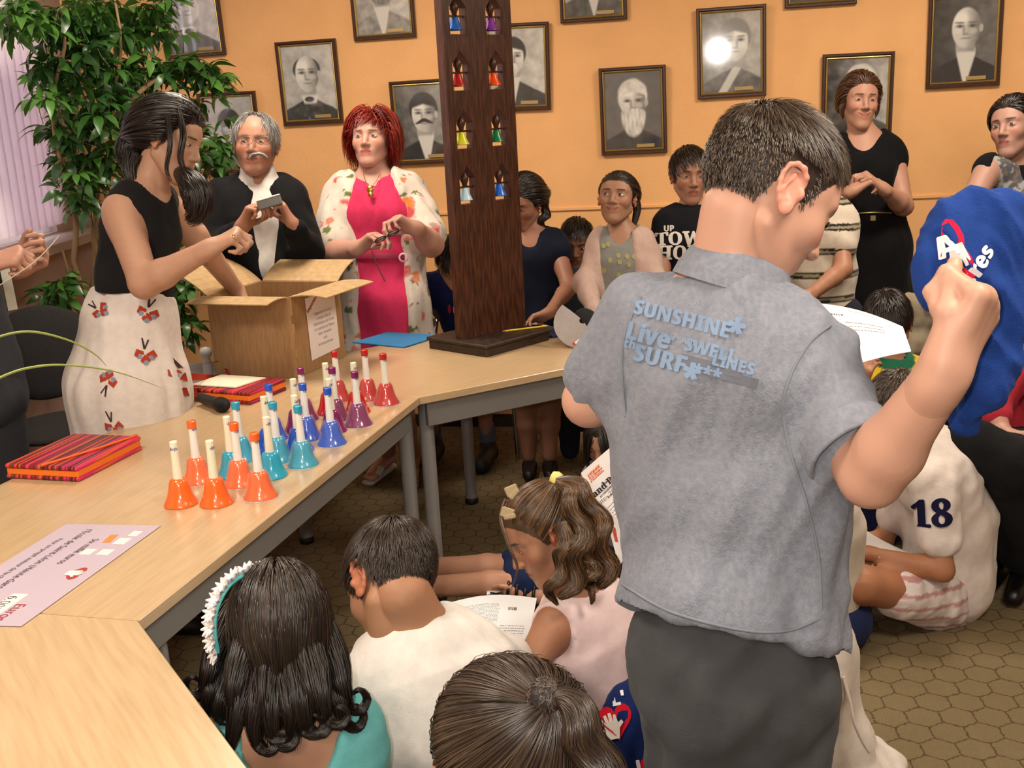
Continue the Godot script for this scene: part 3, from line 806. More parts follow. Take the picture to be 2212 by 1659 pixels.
# ---------------------------------------------------------------- the tall plant in the corner
func make_plant() -> void:
	var base := Vector3(-2.72, 0, -4.85)
	var t := thing("potted_plant", "tall leafy umbrella plant in the corner by the window", "plant", base)
	var pot := Buf.new()
	lathe(pot, [[0.0, 0.0], [0.13, 0.0], [0.14, 0.01], [0.18, 0.3], [0.19, 0.31], [0.19, 0.34], [0.175, 0.34], [0.17, 0.3], [0.0, 0.3]], 28, Transform3D(Basis(), base))
	part("pot", pot, mat(lin(0.2, 0.08, 0.04), 0.7), t)
	var bark := mat(lin(0.3, 0.19, 0.09), 0.8)
	var o := base + Vector3(0, 0.28, 0)
	var stems := [
		[o, Vector3(-2.878, 0.732, -4.667), Vector3(-2.786, 1.05, -4.555), Vector3(-2.719, 1.318, -4.532), Vector3(-2.639, 1.594, -4.513), Vector3(-2.56, 1.784, -4.524), Vector3(-2.505, 1.97, -4.53), Vector3(-2.519, 2.213, -4.536)],
		[o + Vector3(0.05, 0, 0.03), Vector3(-2.848, 0.932, -4.513), Vector3(-2.81, 1.224, -4.49), Vector3(-2.78, 1.586, -4.378), Vector3(-2.724, 1.791, -4.336), Vector3(-2.623, 1.949, -4.291), Vector3(-2.612, 2.126, -4.286)],
		[Vector3(-2.663, 1.576, -4.503), Vector3(-2.722, 1.611, -4.396), Vector3(-2.746, 1.717, -4.365), Vector3(-2.724, 1.81, -4.341)],
		[Vector3(-2.639, 1.594, -4.513), Vector3(-2.524, 1.724, -4.569), Vector3(-2.431, 1.817, -4.663), Vector3(-2.316, 1.851, -4.747), Vector3(-2.198, 1.776, -4.804)],
		[o + Vector3(-0.04, 0, 0.02), Vector3(-2.937, 0.776, -4.561), Vector3(-2.87, 0.981, -4.469), Vector3(-2.87, 1.108, -4.448)],
		[o + Vector3(0.03, 0, -0.02), Vector3(-2.562, 0.694, -4.615), Vector3(-2.419, 0.869, -4.582), Vector3(-2.387, 1.029, -4.629)],
		[Vector3(-2.766, 1.049, -4.559), Vector3(-2.74, 1.18, -4.493), Vector3(-2.654, 1.323, -4.441)]]
	for s in stems:
		var b := Buf.new()
		var n := 18
		var rr := []
		for i in n + 1:
			rr.append(lerpf(0.016, 0.005, i / float(n)))
		tube(b, curve(s, n), rr, 8)
		part("stem", b, bark, t)
	# leaf: a stalk with leaflets in a drooping ring
	var greens := [lin(0.022, 0.07, 0.014), lin(0.035, 0.105, 0.02), lin(0.065, 0.17, 0.03), lin(0.014, 0.045, 0.012)]
	var mats := []
	for g in greens:
		var m := mat(g, 0.32)
		m.backlight_enabled = true
		m.backlight = Color(0.2, 0.35, 0.08)
		mats.append(m)
	var kinds: Array[Mesh] = []
	var rng := RandomNumberGenerator.new()
	rng.seed = 81
	for k in 4:
		var b := Buf.new()
		tube(b, PackedVector3Array([Vector3(0, -0.07, 0.0), Vector3(0, -0.03, 0.005), Vector3.ZERO]), [0.0018, 0.0014], 4)
		var nl := 6 + k % 3
		for i in nl:
			var a := TAU * i / nl + rng.randf_range(-0.2, 0.2)
			var ln := rng.randf_range(0.065, 0.095)
			var droop := rng.randf_range(0.25, 0.75)
			var out := Vector3(cos(a), 0, sin(a))
			var sd := Vector3(-sin(a), 0, cos(a))
			var o2 := b.v.size()
			var wd := [0.001, 0.005, 0.0125, 0.015, 0.0135, 0.008, 0.001]
			for j in 7:
				var u := j / 6.0
				var c := out * (0.012 + ln * u * (1.0 - droop * u * 0.3)) + Vector3.DOWN * droop * ln * u * u * 0.9 + Vector3.UP * 0.02 * u * (1.0 - u)
				for q: float in [-1.0, 0.0, 1.0]:
					b.v.append(c + sd * q * wd[j] + Vector3.UP * absf(q) * 0.004 * sin(PI * u))
					b.n.append(Vector3.UP)
					b.c.append(Color.WHITE)
			for j in 6:
				for q in 2:
					var i0 := o2 + j * 3 + q
					b.ix.append_array(PackedInt32Array([i0, i0 + 1, i0 + 3, i0 + 1, i0 + 4, i0 + 3]))
		b.renormal()
		kinds.append(b.mesh())
	var blobs := [[Vector3(-2.691, 2.054, -4.199), Vector2(0.110, 0.092), 14, true], [Vector3(-2.634, 2.025, -4.361), Vector2(0.152, 0.133), 26, false], [Vector3(-2.575, 2.034, -4.585), Vector2(0.178, 0.139), 26, false], [Vector3(-2.475, 2.077, -4.773), Vector2(0.143, 0.102), 16, false], [Vector3(-2.701, 1.827, -4.35), Vector2(0.134, 0.115), 20, false], [Vector3(-2.622, 1.826, -4.575), Vector2(0.180, 0.140), 26, false], [Vector3(-2.496, 1.86, -4.714), Vector2(0.163, 0.122), 20, false], [Vector3(-2.299, 1.851, -4.803), Vector2(0.093, 0.062), 8, false], [Vector3(-2.241, 1.789, -4.852), Vector2(0.073, 0.052), 6, false], [Vector3(-2.682, 1.635, -4.515), Vector2(0.160, 0.120), 22, false], [Vector3(-2.761, 1.604, -4.386), Vector2(0.069, 0.117), 8, false], [Vector3(-2.531, 1.665, -4.605), Vector2(0.121, 0.101), 14, false], [Vector3(-2.425, 1.677, -4.787), Vector2(0.125, 0.083), 10, false], [Vector3(-2.742, 1.444, -4.454), Vector2(0.100, 0.100), 12, false], [Vector3(-2.651, 1.456, -4.528), Vector2(0.081, 0.101), 10, false], [Vector3(-2.881, 0.911, -4.396), Vector2(0.082, 0.092), 10, false], [Vector3(-2.387, 0.948, -4.609), Vector2(0.073, 0.125), 12, false], [Vector3(-2.409, 0.768, -4.559), Vector2(0.062, 0.104), 8, false], [Vector3(-2.347, 1.489, -4.807), Vector2(0.126, 0.126), 12, false], [Vector3(-2.731, 2.088, -4.147), Vector2(0.091, 0.054), 6, true], [Vector3(-2.923, 0.596, -4.308), Vector2(0.031, 0.082), 3, false], [Vector3(-2.771, 1.305, -4.466), Vector2(0.081, 0.051), 6, false], [Vector3(-2.266, 1.544, -4.889), Vector2(0.064, 0.106), 8, false]]
	for bl in blobs:
		var c: Vector3 = bl[0]
		var rad: Vector2 = bl[1]
		for i in bl[2]:
			var q := Vector3(rng.randfn(0, 0.5) * rad.x, rng.randfn(0, 0.5) * rad.y, rng.randfn(0, 0.5) * rad.x)
			var p := c + q
			if p.z < WALL_Z + 0.07:
				p.z = WALL_Z + 0.07 + rng.randf() * 0.08
			var m := part_local("leaf", kinds[rng.randi() % 4], mats[rng.randi() % 4] if not bl[3] else mats[2], t)
			m.position = p - base
			m.basis = Basis(Vector3.UP, rng.randf() * TAU) * Basis(Vector3.RIGHT, rng.randf_range(0.1, 0.9)) * rng.randf_range(0.95, 1.45)

# ---------------------------------------------------------------- chairs at the sides
func make_chairs() -> void:
	var seat_m := cloth(lin(0.035, 0.033, 0.034))
	var chrome := mat(Color(0.75, 0.75, 0.77), 0.2, 1.0)
	var black := mat(Color(0.03, 0.03, 0.03), 0.4)
	# position on the floor, turn, seat height, label, tube material
	var all := [
		[Vector3(-2.66, 0, -3.95), 0.75, "dark grey upholstered chair behind the white skirt", black],
		[Vector3(0.92, 0, -4.86), -0.3, "dark grey upholstered chair with a beige bag hung on it", chrome],
		[Vector3(-1.22, 0, -5.14), 0.1, "dark chair with chrome legs behind the wooden tower", chrome],
		[Vector3(1.19, 0, -3.6), -0.9, "dark chair under the seated woman in red", chrome]]
	for c in all:
		var t := thing("stacking_chair", c[2], "chair", c[0], "dark upholstered chairs")
		t.rotation.y = c[1]
		var b := Buf.new()
		var f := Field.new()
		f.ball(Vector3(0, 0.45, 0.02), Vector3(0.22, 0.035, 0.215), 0.0)
		f.ball(Vector3(0, 0.45, 0.02), Vector3(0.235, 0.026, 0.2), 0.02)
		b.put(f.mesh(0.011), Color.WHITE)
		part_local("seat", b.mesh(), seat_m, t)
		b = Buf.new()
		f = Field.new()
		f.ball(Vector3(0, 0.72, -0.225), Vector3(0.2, 0.15, 0.028), 0.0, Vector3(0, 0.15, 1))
		f.ball(Vector3(0, 0.72, -0.225), Vector3(0.17, 0.165, 0.026), 0.03, Vector3(0, 0.15, 1))
		b.put(f.mesh(0.011), Color.WHITE)
		part_local("backrest", b.mesh(), seat_m, t)
		for s: float in [-1.0, 1.0]:
			b = Buf.new()
			tube(b, curve([Vector3(s * 0.23, 0.0, 0.24), Vector3(s * 0.215, 0.42, 0.2)], 6), [0.011], 8)
			part_local("leg", b.mesh(), c[3], t)
			b = Buf.new()
			tube(b, curve([Vector3(s * 0.23, 0.0, -0.26), Vector3(s * 0.21, 0.42, -0.2), Vector3(s * 0.19, 0.6, -0.235), Vector3(s * 0.17, 0.76, -0.25)], 10), [0.011], 8)
			part_local("leg", b.mesh(), c[3], t)
			b = Buf.new()
			tube(b, PackedVector3Array([Vector3(s * 0.215, 0.415, 0.2), Vector3(s * 0.212, 0.415, -0.2)]), [0.011], 8)
			part_local("side_rail", b.mesh(), c[3], t)
	# beige bag on the chair at the right
	var bc := Vector3(0.826, 0.647, -4.939)
	var bt := thing("cloth_bag", "crumpled beige cloth bag with a brown patch hung on a chair back", "bag", Vector3(bc.x, bc.y - 0.15, bc.z))
	var f := Field.new()
	f.add(bc + Vector3(-0.1, -0.12, 0), bc + Vector3(0.13, -0.12, 0), 0.05, 0.05, 0.0, Vector3.UP, 1.2, 1.0)
	f.add(bc + Vector3(-0.1, 0.02, 0), bc + Vector3(0.1, 0.03, 0), 0.045, 0.045, 0.05, Vector3.UP, 1.6, 1.0)
	f.add(bc + Vector3(-0.09, 0.08, 0), bc + Vector3(0.11, 0.09, 0), 0.02, 0.02, 0.04)
	var ms := f.mesh(0.009)
	wrinkle(ms, 0.012, Vector3(12, 8, 12), 5)
	var b := Buf.new()
	b.put(ms, Color.WHITE)
	part("body", b, cloth(lin(0.42, 0.35, 0.24)), bt)
	b = Buf.new()
	var ff := Field.new()
	ff.ball(bc + Vector3(0.05, 0.065, 0.055), Vector3(0.05, 0.022, 0.012), 0.0)
	b.put(ff.mesh(0.005), Color.WHITE)
	part("patch", b, cloth(lin(0.2, 0.1, 0.04)), bt, "brown patch")
	# white post with a ball top behind the skirt, part of a small seat
	var wp := Vector3(-1.974, 0.743, -3.903)
	var wt := thing("white_chair", "small white painted chair with ball finials beside the cardboard box", "chair", Vector3(wp.x - 0.17, 0, wp.z - 0.02))
	var wm := mat(lin(0.6, 0.58, 0.56), 0.5)
	for q in [[0.0, 0.0], [-0.34, -0.02], [0.02, -0.34], [-0.32, -0.36]]:
		b = Buf.new()
		var at := Transform3D(Basis(), Vector3(wp.x + q[0], 0, wp.z + q[1]))
		lathe(b, [[0.0, 0.0], [0.016, 0.0], [0.018, 0.02], [0.018, wp.y - 0.02], [0.012, wp.y - 0.008], [0.02, wp.y + 0.004], [0.024, wp.y + 0.018], [0.018, wp.y + 0.034], [0.0, wp.y + 0.04]], 14, at)
		part("post", b, wm, wt)
	b = Buf.new()
	bx(b, Vector3(wp.x - 0.16, wp.y - 0.12, wp.z - 0.18), Vector3(0.36, 0.03, 0.36), Basis(), 0.006)
	part("seat", b, mat(lin(0.22, 0.2, 0.19), 0.7), wt, "grey seat pad")

# ---------------------------------------------------------------- people
var skin_mat: StandardMaterial3D
var hair_mat: StandardMaterial3D
const BROWN := [Color(0.022, 0.013, 0.008), Color(0.035, 0.02, 0.012), Color(0.014, 0.009, 0.006)]
const BLACK := [Color(0.008, 0.006, 0.005), Color(0.014, 0.009, 0.007), Color(0.02, 0.012, 0.008)]
const HONEY := [Color(0.06, 0.029, 0.012), Color(0.11, 0.054, 0.021), Color(0.034, 0.017, 0.008), Color(0.16, 0.083, 0.033)]

func limb(f: Field, a: Vector3, m: Vector3, b: Vector3, r: Array, k := 0.03) -> void:
	# two tapered bones with the swell of the muscle below each joint
	f.add(a, m, r[0], r[1], k)
	var q := m.lerp(b, 0.28)
	f.add(m, q, r[1], r[2], k * 0.6)
	f.add(q, b, r[2], r[3], k * 0.6)
func torso(f: Field, o: Dictionary, grow := 0.0) -> void:
	var pe: Vector3 = o.pe
	var nk: Vector3 = o.nk
	var sl: Vector3 = o.sh[0]
	var sr: Vector3 = o.sh[1]
	var w: Array = o.torso
	var side := (sl - sr).normalized()
	var d: float = w[3] + grow
	var mid: Vector3 = o.get("mid", pe.lerp(nk, 0.42))
	var ch := mid.lerp(nk, 0.55)
	f.add(pe, mid, d, d * 0.93, 0.06, side, (w[0] + grow) / d, 1.0)
	f.add(mid, ch, d * 0.93, d, 0.06, side, (w[1] + grow) / (d * 0.93), 1.0)
	f.add(ch, ch.lerp(nk, 0.35), d, d * 0.85, 0.06, side, (w[2] + grow) / d, 1.0)
	var r: float = 0.052 * o.s + grow
	f.add(sl.lerp(nk, 0.15), nk - (nk - ch).normalized() * 0.02, r, r * 1.05, 0.05)
	f.add(sr.lerp(nk, 0.15), nk - (nk - ch).normalized() * 0.02, r, r * 1.05, 0.05)
func sleeve(f: Field, a: Vector3, b: Vector3, r0: float, r1: float, open := 0.0) -> void:
	f.add(a, b, r0, r1, 0.04)
	if open > 0.0:
		var d := (b - a).normalized()
		f.add(b - d * open, b + d * (r1 * 1.5), r1 - 0.007, r1 + 0.004, -0.006)
func person(o: Dictionary) -> Node3D:
	var t := thing("person", o.label, "person", o.base)
	var s: float = o.s
	var b := Buf.new()
	var f := Field.new()
	var k: Color = o.skin
	var hd: Dictionary = o.head
	if not hd.has("skin"):
		hd.skin = k
	var hs: float = hd.get("size", 1.0)
	var neck: float = o.get("neck", 0.052) * s
	f.add(o.nk - (hd.at - o.nk).normalized() * 0.02, hd.at - hd.up.normalized() * 0.045 * hs - hd.face.normalized() * 0.022 * hs, neck * 1.08, neck * 0.98, 0.03)
	if o.get("trunk", true):
		torso(f, o, -0.006)
	var ar: Array = o.get("arm", [0.05, 0.041, 0.04, 0.027])
	for i in 2:
		if o.has("el") and o.el[i] != null:
			limb(f, o.sh[i], o.el[i], o.wr[i], [ar[0] * s, ar[1] * s, ar[2] * s, ar[3] * s])
	if o.has("legs"):
		var lr: Array = o.get("leg", [0.085, 0.056, 0.054, 0.036])
		for l in o.legs:
			limb(f, l[0], l[1], l[2], [lr[0] * s, lr[1] * s, lr[2] * s, lr[3] * s])
	b.put(f.mesh(o.get("cell", 0.012)), k)
	if o.has("hands"):
		for i in 2:
			var h = o.hands[i]
			if h == null:
				continue
			var g := Field.new()
			g.add(o.el[i].lerp(o.wr[i], 0.7), o.wr[i], lerpf(ar[2], ar[3], 0.6) * s * 0.93, ar[3] * s, 0.0)
			hand(g, o.wr[i], h[0], h[1], s * h[3] if h.size() > 3 else s, h[2], i == 0, 1.0, h[4] if h.size() > 4 else Vector3(0.8, 0.62, 0.3))
			b.put(g.mesh(o.get("hand_cell", 0.0042)), o.get("palm", k))
	var tf := head(b, hd)
	part("body", b, skin_mat, t)
	if o.has("hair"):
		var hb := Buf.new()
		for q: Dictionary in o.hair:
			hair(hb, tf, q)
		for q: Array in o.get("locks", []):
			lock(hb, q[0], q[1], q[2], q[3], q[4], q[5], q[6] if q.size() > 6 else 0.0, q[7] if q.size() > 7 else 3.0, q[8] if q.size() > 8 else 14)
		if o.has("mane"):
			var mf := Field.new()
			o.mane.call(mf, tf)
			var mm := mf.mesh(o.get("mane_cell", 0.006))
			wrinkle(mm, 0.008, Vector3(45, 18, 45), 3)
			hb.put(mm, o.hair[0].cols[0])
		part("hair", hb, hair_mat, t)
	for w: Dictionary in o.get("wear", []):
		if w.has("pair"):
			for i in 2:
				var pf := Field.new()
				w.shape.call(pf, i)
				var pb := Buf.new()
				pb.put(pf.mesh(w.get("cell", 0.012)), Color.WHITE)
				part(w.name, pb, w.mat, t)
			continue
		var g := Field.new()
		w.shape.call(g)
		var m := g.mesh(w.get("cell", 0.012))
		if w.has("fold"):
			var fo: Array = w.fold
			wrinkle(m, fo[0], fo[1], fo[2], fo.size() > 3 and fo[3], fo[4] if fo.size() > 4 else Basis(), g)
		var wb := Buf.new()
		wb.put(m, Color.WHITE)
		if w.has("paint"):
			for i in wb.v.size():
				wb.c[i] = w.paint.call(wb.v[i], wb.n[i])
		var node := part(w.name, wb, w.mat, t, w.get("label", ""))
		if w.has("print"):
			w.print.call(g, node)
	return t

func make_people() -> void:
	skin_mat = vmat(0.5, 0.42)
	hair_mat = vmat(0.36, 0.5)
	boy_polo()
	sweatshirt()
	adults()
	kids()

func boy_polo() -> void:
	var pe := Vector3(0.001, 0.87, -1.417)
	var nk := Vector3(0.008, 1.363, -1.544)
	var sh := [Vector3(-0.104, 1.309, -1.55), Vector3(0.089, 1.266, -1.483)]
	var el := [Vector3(-0.196, 1.199, -1.556), Vector3(0.174, 1.159, -1.346)]
	var wr := [Vector3(-0.083, 1.164, -1.759), Vector3(0.237, 1.304, -1.27)]
	var hips := [Vector3(-0.038, 0.86, -1.407), Vector3(0.06, 0.853, -1.414)]
	var o := {"label": "boy in a grey polo shirt standing with a blue sweatshirt raised in his fist", "base": Vector3(pe.x, 0, pe.z), "s": 0.92, "skin": Color(0.52, 0.285, 0.2),
		"nk": nk, "pe": Vector3(0.002, 0.944, -1.436), "sh": sh, "el": el, "wr": wr, "torso": [0.12, 0.12, 0.135, 0.085], "cell": 0.0075, "neck": 0.058, "arm": [0.047, 0.039, 0.042, 0.031], "hand_cell": 0.0028,
		"hands": [null, [Vector3(0.475, 0.861, -0.185), Vector3(-0.818, 0.179, -0.547), [0.7, 0.92, 0.95, 0.95, 0.95], 1.12, Vector3(0.4, 0.9, 0.25)]],
		"head": {"at": Vector3(0.057, 1.486, -1.564), "face": Vector3(0.723, -0.627, -0.29), "up": Vector3(0.51, 0.761, -0.401), "size": 0.98, "fine": true, "brow": Color(0.04, 0.024, 0.015), "root": Color(0.03, 0.018, 0.012), "smile": 0.9, "ears": 1.04, "line": 0.004, "ear": Color(0.6, 0.26, 0.185)},
		"hair": [{"n": 11000, "keep": off_ear, "len": 0.034, "width": 0.00075, "cols": [Color(0.05, 0.032, 0.022), Color(0.08, 0.055, 0.038), Color(0.03, 0.02, 0.014), Color(0.12, 0.085, 0.06)], "lift": 0.32, "whorl": Vector3(0.012, 0.1, -0.07), "seed": 4, "mess": 0.7, "grav": 0.12, "steps": 4, "lens": func(p: Vector3) -> float: return lerpf(0.2, 1.5, smoothstep(0.03, 0.11, p.y)) * (0.6 if p.z > 0.045 else 1.0)}]}
	var hem := Plane(Vector3(-0.178, -0.903, 0.391), Vector3(0.018, 0.919, -1.402))
	var s1: Vector3 = sh[0].lerp(el[0], 0.62)
	var s2: Vector3 = sh[1].lerp(el[1], 0.56)
	var polo := cloth(lin(0.245, 0.265, 0.31))
	polo.albedo_texture = noise_tex(0.05, 6, ramp2(Color(0.8, 0.81, 0.84), Color(1.0, 0.98, 0.97)), 512, 6)
	polo.uv1_scale = Vector3(3, 3, 3)
	o.wear = [
		{"name": "polo_shirt", "cell": 0.0072, "mat": polo, "fold": [0.016, Vector3(13, 3.2, 9), 11, false, Basis(Vector3.BACK, 0.45)],
		"shape": func(f: Field) -> void:
			torso(f, {"pe": Vector3(0.001, 0.887, -1.411), "nk": nk, "sh": sh, "torso": [0.145, 0.142, 0.15, 0.098], "s": 0.95}, 0.006)
			f.add(Vector3(0.003, 0.935, -1.413), Vector3(0.001, 0.844, -1.4), 0.105, 0.108, 0.05, Vector3(0.982, -0.051, -0.182), 1.38, 1.0)
			f.add(sh[0], s1, 0.062, 0.06, 0.05)
			f.add(s1, s1 + (s1 - sh[0]).normalized() * 0.012, 0.061, 0.061, 0.0)
			sleeve(f, sh[1], s2, 0.064, 0.058)
			f.cuts.append(hem),
		"print": polo_print},
		{"name": "trousers", "cell": 0.0095, "mat": cloth(lin(0.062, 0.063, 0.066)), "fold": [0.018, Vector3(10, 6, 10), 12, false, Basis(Vector3.BACK, 0.5)],
		"shape": func(f: Field) -> void:
			f.add(Vector3(0, 0.901, -1.425), Vector3(0.001, 0.845, -1.411), 0.098, 0.1, 0.05, Vector3(0.982, -0.051, -0.182), 1.3, 1.0)
			for i in 2:
				var h: Vector3 = hips[i]
				var kn: Vector3 = h + Vector3(0.0, -0.42, 0.0)
				f.add(h, kn, 0.086, 0.066, 0.03)
				f.add(kn, Vector3(kn.x, 0.06, kn.z), 0.066, 0.058, 0.04)},
		{"name": "shoe", "pair": true, "cell": 0.012, "mat": mat(Color(0.08, 0.08, 0.09), 0.5), "shape": func(f: Field, i: int) -> void:
				var h: Vector3 = hips[i]
				f.add(Vector3(h.x, 0.045, h.z + 0.04), Vector3(h.x + 0.05, 0.035, h.z - 0.15), 0.045, 0.035, 0.03)}]
	var t := person(o)
	# collar: a folded band around the neck
	var ax := (Vector3(0.028, 1.426, -1.553) - nk).normalized()
	var cx := Vector3(0.982, -0.051, -0.182) - ax * Vector3(0.982, -0.051, -0.182).dot(ax)
	var cb := Buf.new()
	lathe(cb, [[0.084, -0.022], [0.08, -0.004], [0.071, 0.016], [0.064, 0.026], [0.06, 0.026], [0.06, 0.01], [0.072, -0.022]], 40, Transform3D(Basis(cx.normalized(), ax, cx.normalized().cross(ax)), nk + ax * 0.022))
	part("collar", cb, polo, t)
	# rolled cuff on the raised arm's sleeve
	var ad: Vector3 = (el[1] - sh[1]).normalized()
	var cu := ad.cross(Vector3.UP).normalized()
	cb = Buf.new()
	lathe(cb, [[0.055, -0.03], [0.061, -0.03], [0.0625, 0.0], [0.06, 0.004], [0.054, 0.0]], 36, Transform3D(Basis(cu, ad, cu.cross(ad)), s2 + ad * 0.045))
	part("cuff", cb, polo, t)

func polo_print(f: Field, node: Node3D) -> void:
	var b := Buf.new()
	var r := Vector3(0.95, -0.292, -0.114)
	var u := Vector3(0.25, 0.925, -0.285)
	var blue := Color(0.185, 0.26, 0.385)
	for w in [["SUNSHINE", Vector3(-0.047, 1.389, -1.193), 0.0198], ["Live", Vector3(-0.082, 1.373, -1.182), 0.0238], ["AND", Vector3(-0.038, 1.364, -1.188), 0.0079], ["for", Vector3(-0.059, 1.37, -1.186), 0.0079], ["SWELL", Vector3(-0.016, 1.354, -1.19), 0.017], ["the", Vector3(-0.098, 1.364, -1.176), 0.0119], ["SURF", Vector3(-0.07, 1.348, -1.178), 0.0224], ["LINES", Vector3(0.008, 1.338, -1.191), 0.015], ["*", Vector3(0.01, 1.372, -1.2), 0.0330], ["*", Vector3(-0.038, 1.327, -1.179), 0.0330], ["***", Vector3(-0.02, 1.33, -1.183), 0.0172]]:
		var into: Vector3 = (w[1] - Vector3(0, 1.62, 0)).normalized()
		lay(b, letters(w[0], w[2], true), f, w[1], r, u, into, 0.0022, blue)
	for w in [[Vector3(-0.016, 1.338, -1.186), 0.04], [Vector3(-0.007, 1.329, -1.185), 0.05]]:
		var n := 10
		var into: Vector3 = (w[0] - Vector3(0, 1.62, 0)).normalized()
		for i in n:
			var q := [[-0.5 / n, -0.006], [0.5 / n, -0.006], [0.5 / n, 0.006], [-0.5 / n, 0.006]]
			for p in q:
				p[0] *= w[1] * 2.0
			lay(b, poly_shape(q), f, w[0] + r * (i + 0.5 - n * 0.5) / n * w[1] * 2.0, r, u, into, 0.0016, Color(0.13, 0.14, 0.17))
	part("chest_print", b, vmat(0.9, 0.1), node, "pale blue lettering printed on the back")
	# seams: armhole, side, hem stitching
	var seam := cloth(lin(0.19, 0.205, 0.24))
	for way in [[Vector3(0.107, 1.384, -1.17), Vector3(0.085, 1.367, -1.161), Vector3(0.066, 1.336, -1.149), Vector3(0.058, 1.304, -1.14), Vector3(0.062, 1.271, -1.132), Vector3(0.067, 1.253, -1.128)], [Vector3(0.067, 1.253, -1.128), Vector3(0.083, 1.201, -1.118), Vector3(0.094, 1.149, -1.107), Vector3(0.096, 1.093, -1.094)], [Vector3(-0.106, 1.135, -1.064), Vector3(-0.057, 1.105, -1.066), Vector3(0.014, 1.083, -1.075), Vector3(0.061, 1.08, -1.083), Vector3(0.096, 1.091, -1.093)], [Vector3(-0.086, 1.423, -1.141), Vector3(-0.102, 1.387, -1.129), Vector3(-0.106, 1.35, -1.119), Vector3(-0.102, 1.303, -1.108)]]:
		b = Buf.new()
		var pts := PackedVector3Array()
		for p in curve(way, 40):
			var into := (p - Vector3(0, 1.62, 0)).normalized()
			pts.append(f.hit(p, into, 0.9))
		tube(b, pts, [0.0022], 6)
		part("seam", b, seam, node)

# ---------------------------------------------------------------- the blue sweatshirt in his fist
func sweatshirt() -> void:
	var at := Vector3(0.283, 1.378, -1.361)
	var t := thing("blue_sweatshirt", "royal blue sweatshirt with a red heart print, bunched in the boy's raised fist", "sweatshirt", Vector3(0.297, 1.327, -1.392))
	var f := Field.new()
	# upper bundle over the fist, and the body and sleeve that hang down
	f.add(Vector3(0.284, 1.452, -1.422), Vector3(0.32, 1.463, -1.432), 0.036, 0.03, 0.0, Vector3(0.189, 0.242, 0.952), 0.6, 1.0)
	f.add(Vector3(0.259, 1.415, -1.407), Vector3(0.258, 1.387, -1.4), 0.026, 0.022, 0.03, Vector3(0.189, 0.242, 0.952), 0.7, 1.0)
	f.add(Vector3(0.265, 1.393, -1.403), Vector3(0.298, 1.413, -1.415), 0.026, 0.036, 0.03, Vector3(0.189, 0.242, 0.952), 0.6, 1.0)
	f.add(Vector3(0.314, 1.445, -1.426), Vector3(0.322, 1.34, -1.411), 0.028, 0.024, 0.03, Vector3(0.189, 0.242, 0.952), 0.55, 1.0)
	f.add(Vector3(0.32, 1.345, -1.412), Vector3(0.313, 1.267, -1.401), 0.026, 0.027, 0.03, Vector3(0.189, 0.242, 0.952), 0.5, 1.0)
	f.add(Vector3(0.312, 1.278, -1.404), Vector3(0.297, 1.226, -1.398), 0.027, 0.014, 0.02, Vector3(0.189, 0.242, 0.952), 0.5, 1.0)
	f.add(Vector3(0.291, 1.272, -1.43), Vector3(0.298, 1.207, -1.415), 0.02, 0.016, 0.012, Vector3(0.189, 0.242, 0.952), 0.6, 1.0)
	var m := f.mesh(0.005)
	wrinkle(m, 0.009, Vector3(15, 6, 15), 6, true, Basis(Vector3.BACK, -0.5), f)
	var b := Buf.new()
	b.put(m, Color.WHITE)
	var blue := cloth(lin(0.012, 0.042, 0.21))
	part("body", b, blue, t)
	b = Buf.new()
	var r := Vector3(0.342, -0.925, 0.167)
	var u := Vector3(0.921, 0.294, -0.258)
	var into := Vector3(-0.189, -0.242, -0.952)
	var heart := []
	for i in 24:
		var a := TAU * i / 24.0
		heart.append([0.0013 * 16.0 * pow(sin(a), 3.0) * 1.9, 0.0011 * (13.0 * cos(a) - 5.0 * cos(2 * a) - 2.0 * cos(3 * a) - cos(4 * a))])
	lay(b, poly_shape(heart), f, Vector3(0.281, 1.446, -1.314), r, u, into, 0.0025, Color(0.6, 0.02, 0.06))
	lay(b, hand_shape(0.017), f, Vector3(0.282, 1.438, -1.313), Vector3(-0.921, -0.294, 0.258), r, into, 0.004, Color(0.7, 0.66, 0.62))
	lay(b, letters("A", 0.026, true), f, Vector3(0.27, 1.451, -1.314), Vector3(0.933, 0.258, -0.251), Vector3(-0.306, 0.935, -0.177), into, 0.003, Color(0.7, 0.7, 0.72))
	lay(b, letters("pocres", 0.02, true), f, Vector3(0.296, 1.415, -1.31), Vector3(0.546, 0.78, -0.307), Vector3(-0.816, 0.578, 0.015), into, 0.003, Color(0.7, 0.7, 0.72))
	part("heart_print", b, vmat(0.9, 0.1), t, "red heart, pale hand and white lettering")

func off_ear(p: Vector3) -> bool:
	if p.z > 0.03 and p.y < 0.06 - (0.09 - p.z) * 0.1:
		return false
	return not (absf(p.x) > 0.045 and p.y < 0.048 and p.z > -0.034 and p.z < 0.016)

func skirt(f: Field, top: Vector3, foot: Vector3, r0: float, r1: float, side: Vector3, wide: float) -> void:
	f.add(top, foot, r0, r1, 0.03, side, wide, 1.0)
	f.cuts.append(Plane(Vector3.DOWN, foot))
	f.cuts.append(Plane(Vector3.UP, top))
func down(p: Vector3, y: float) -> Vector3:
	return Vector3(p.x, y, p.z)
func adults() -> void:
	woman_skirt()
	man_camera()
	woman_pink()
	woman_black()
	woman_vest()
	woman_red()
	man_edge()

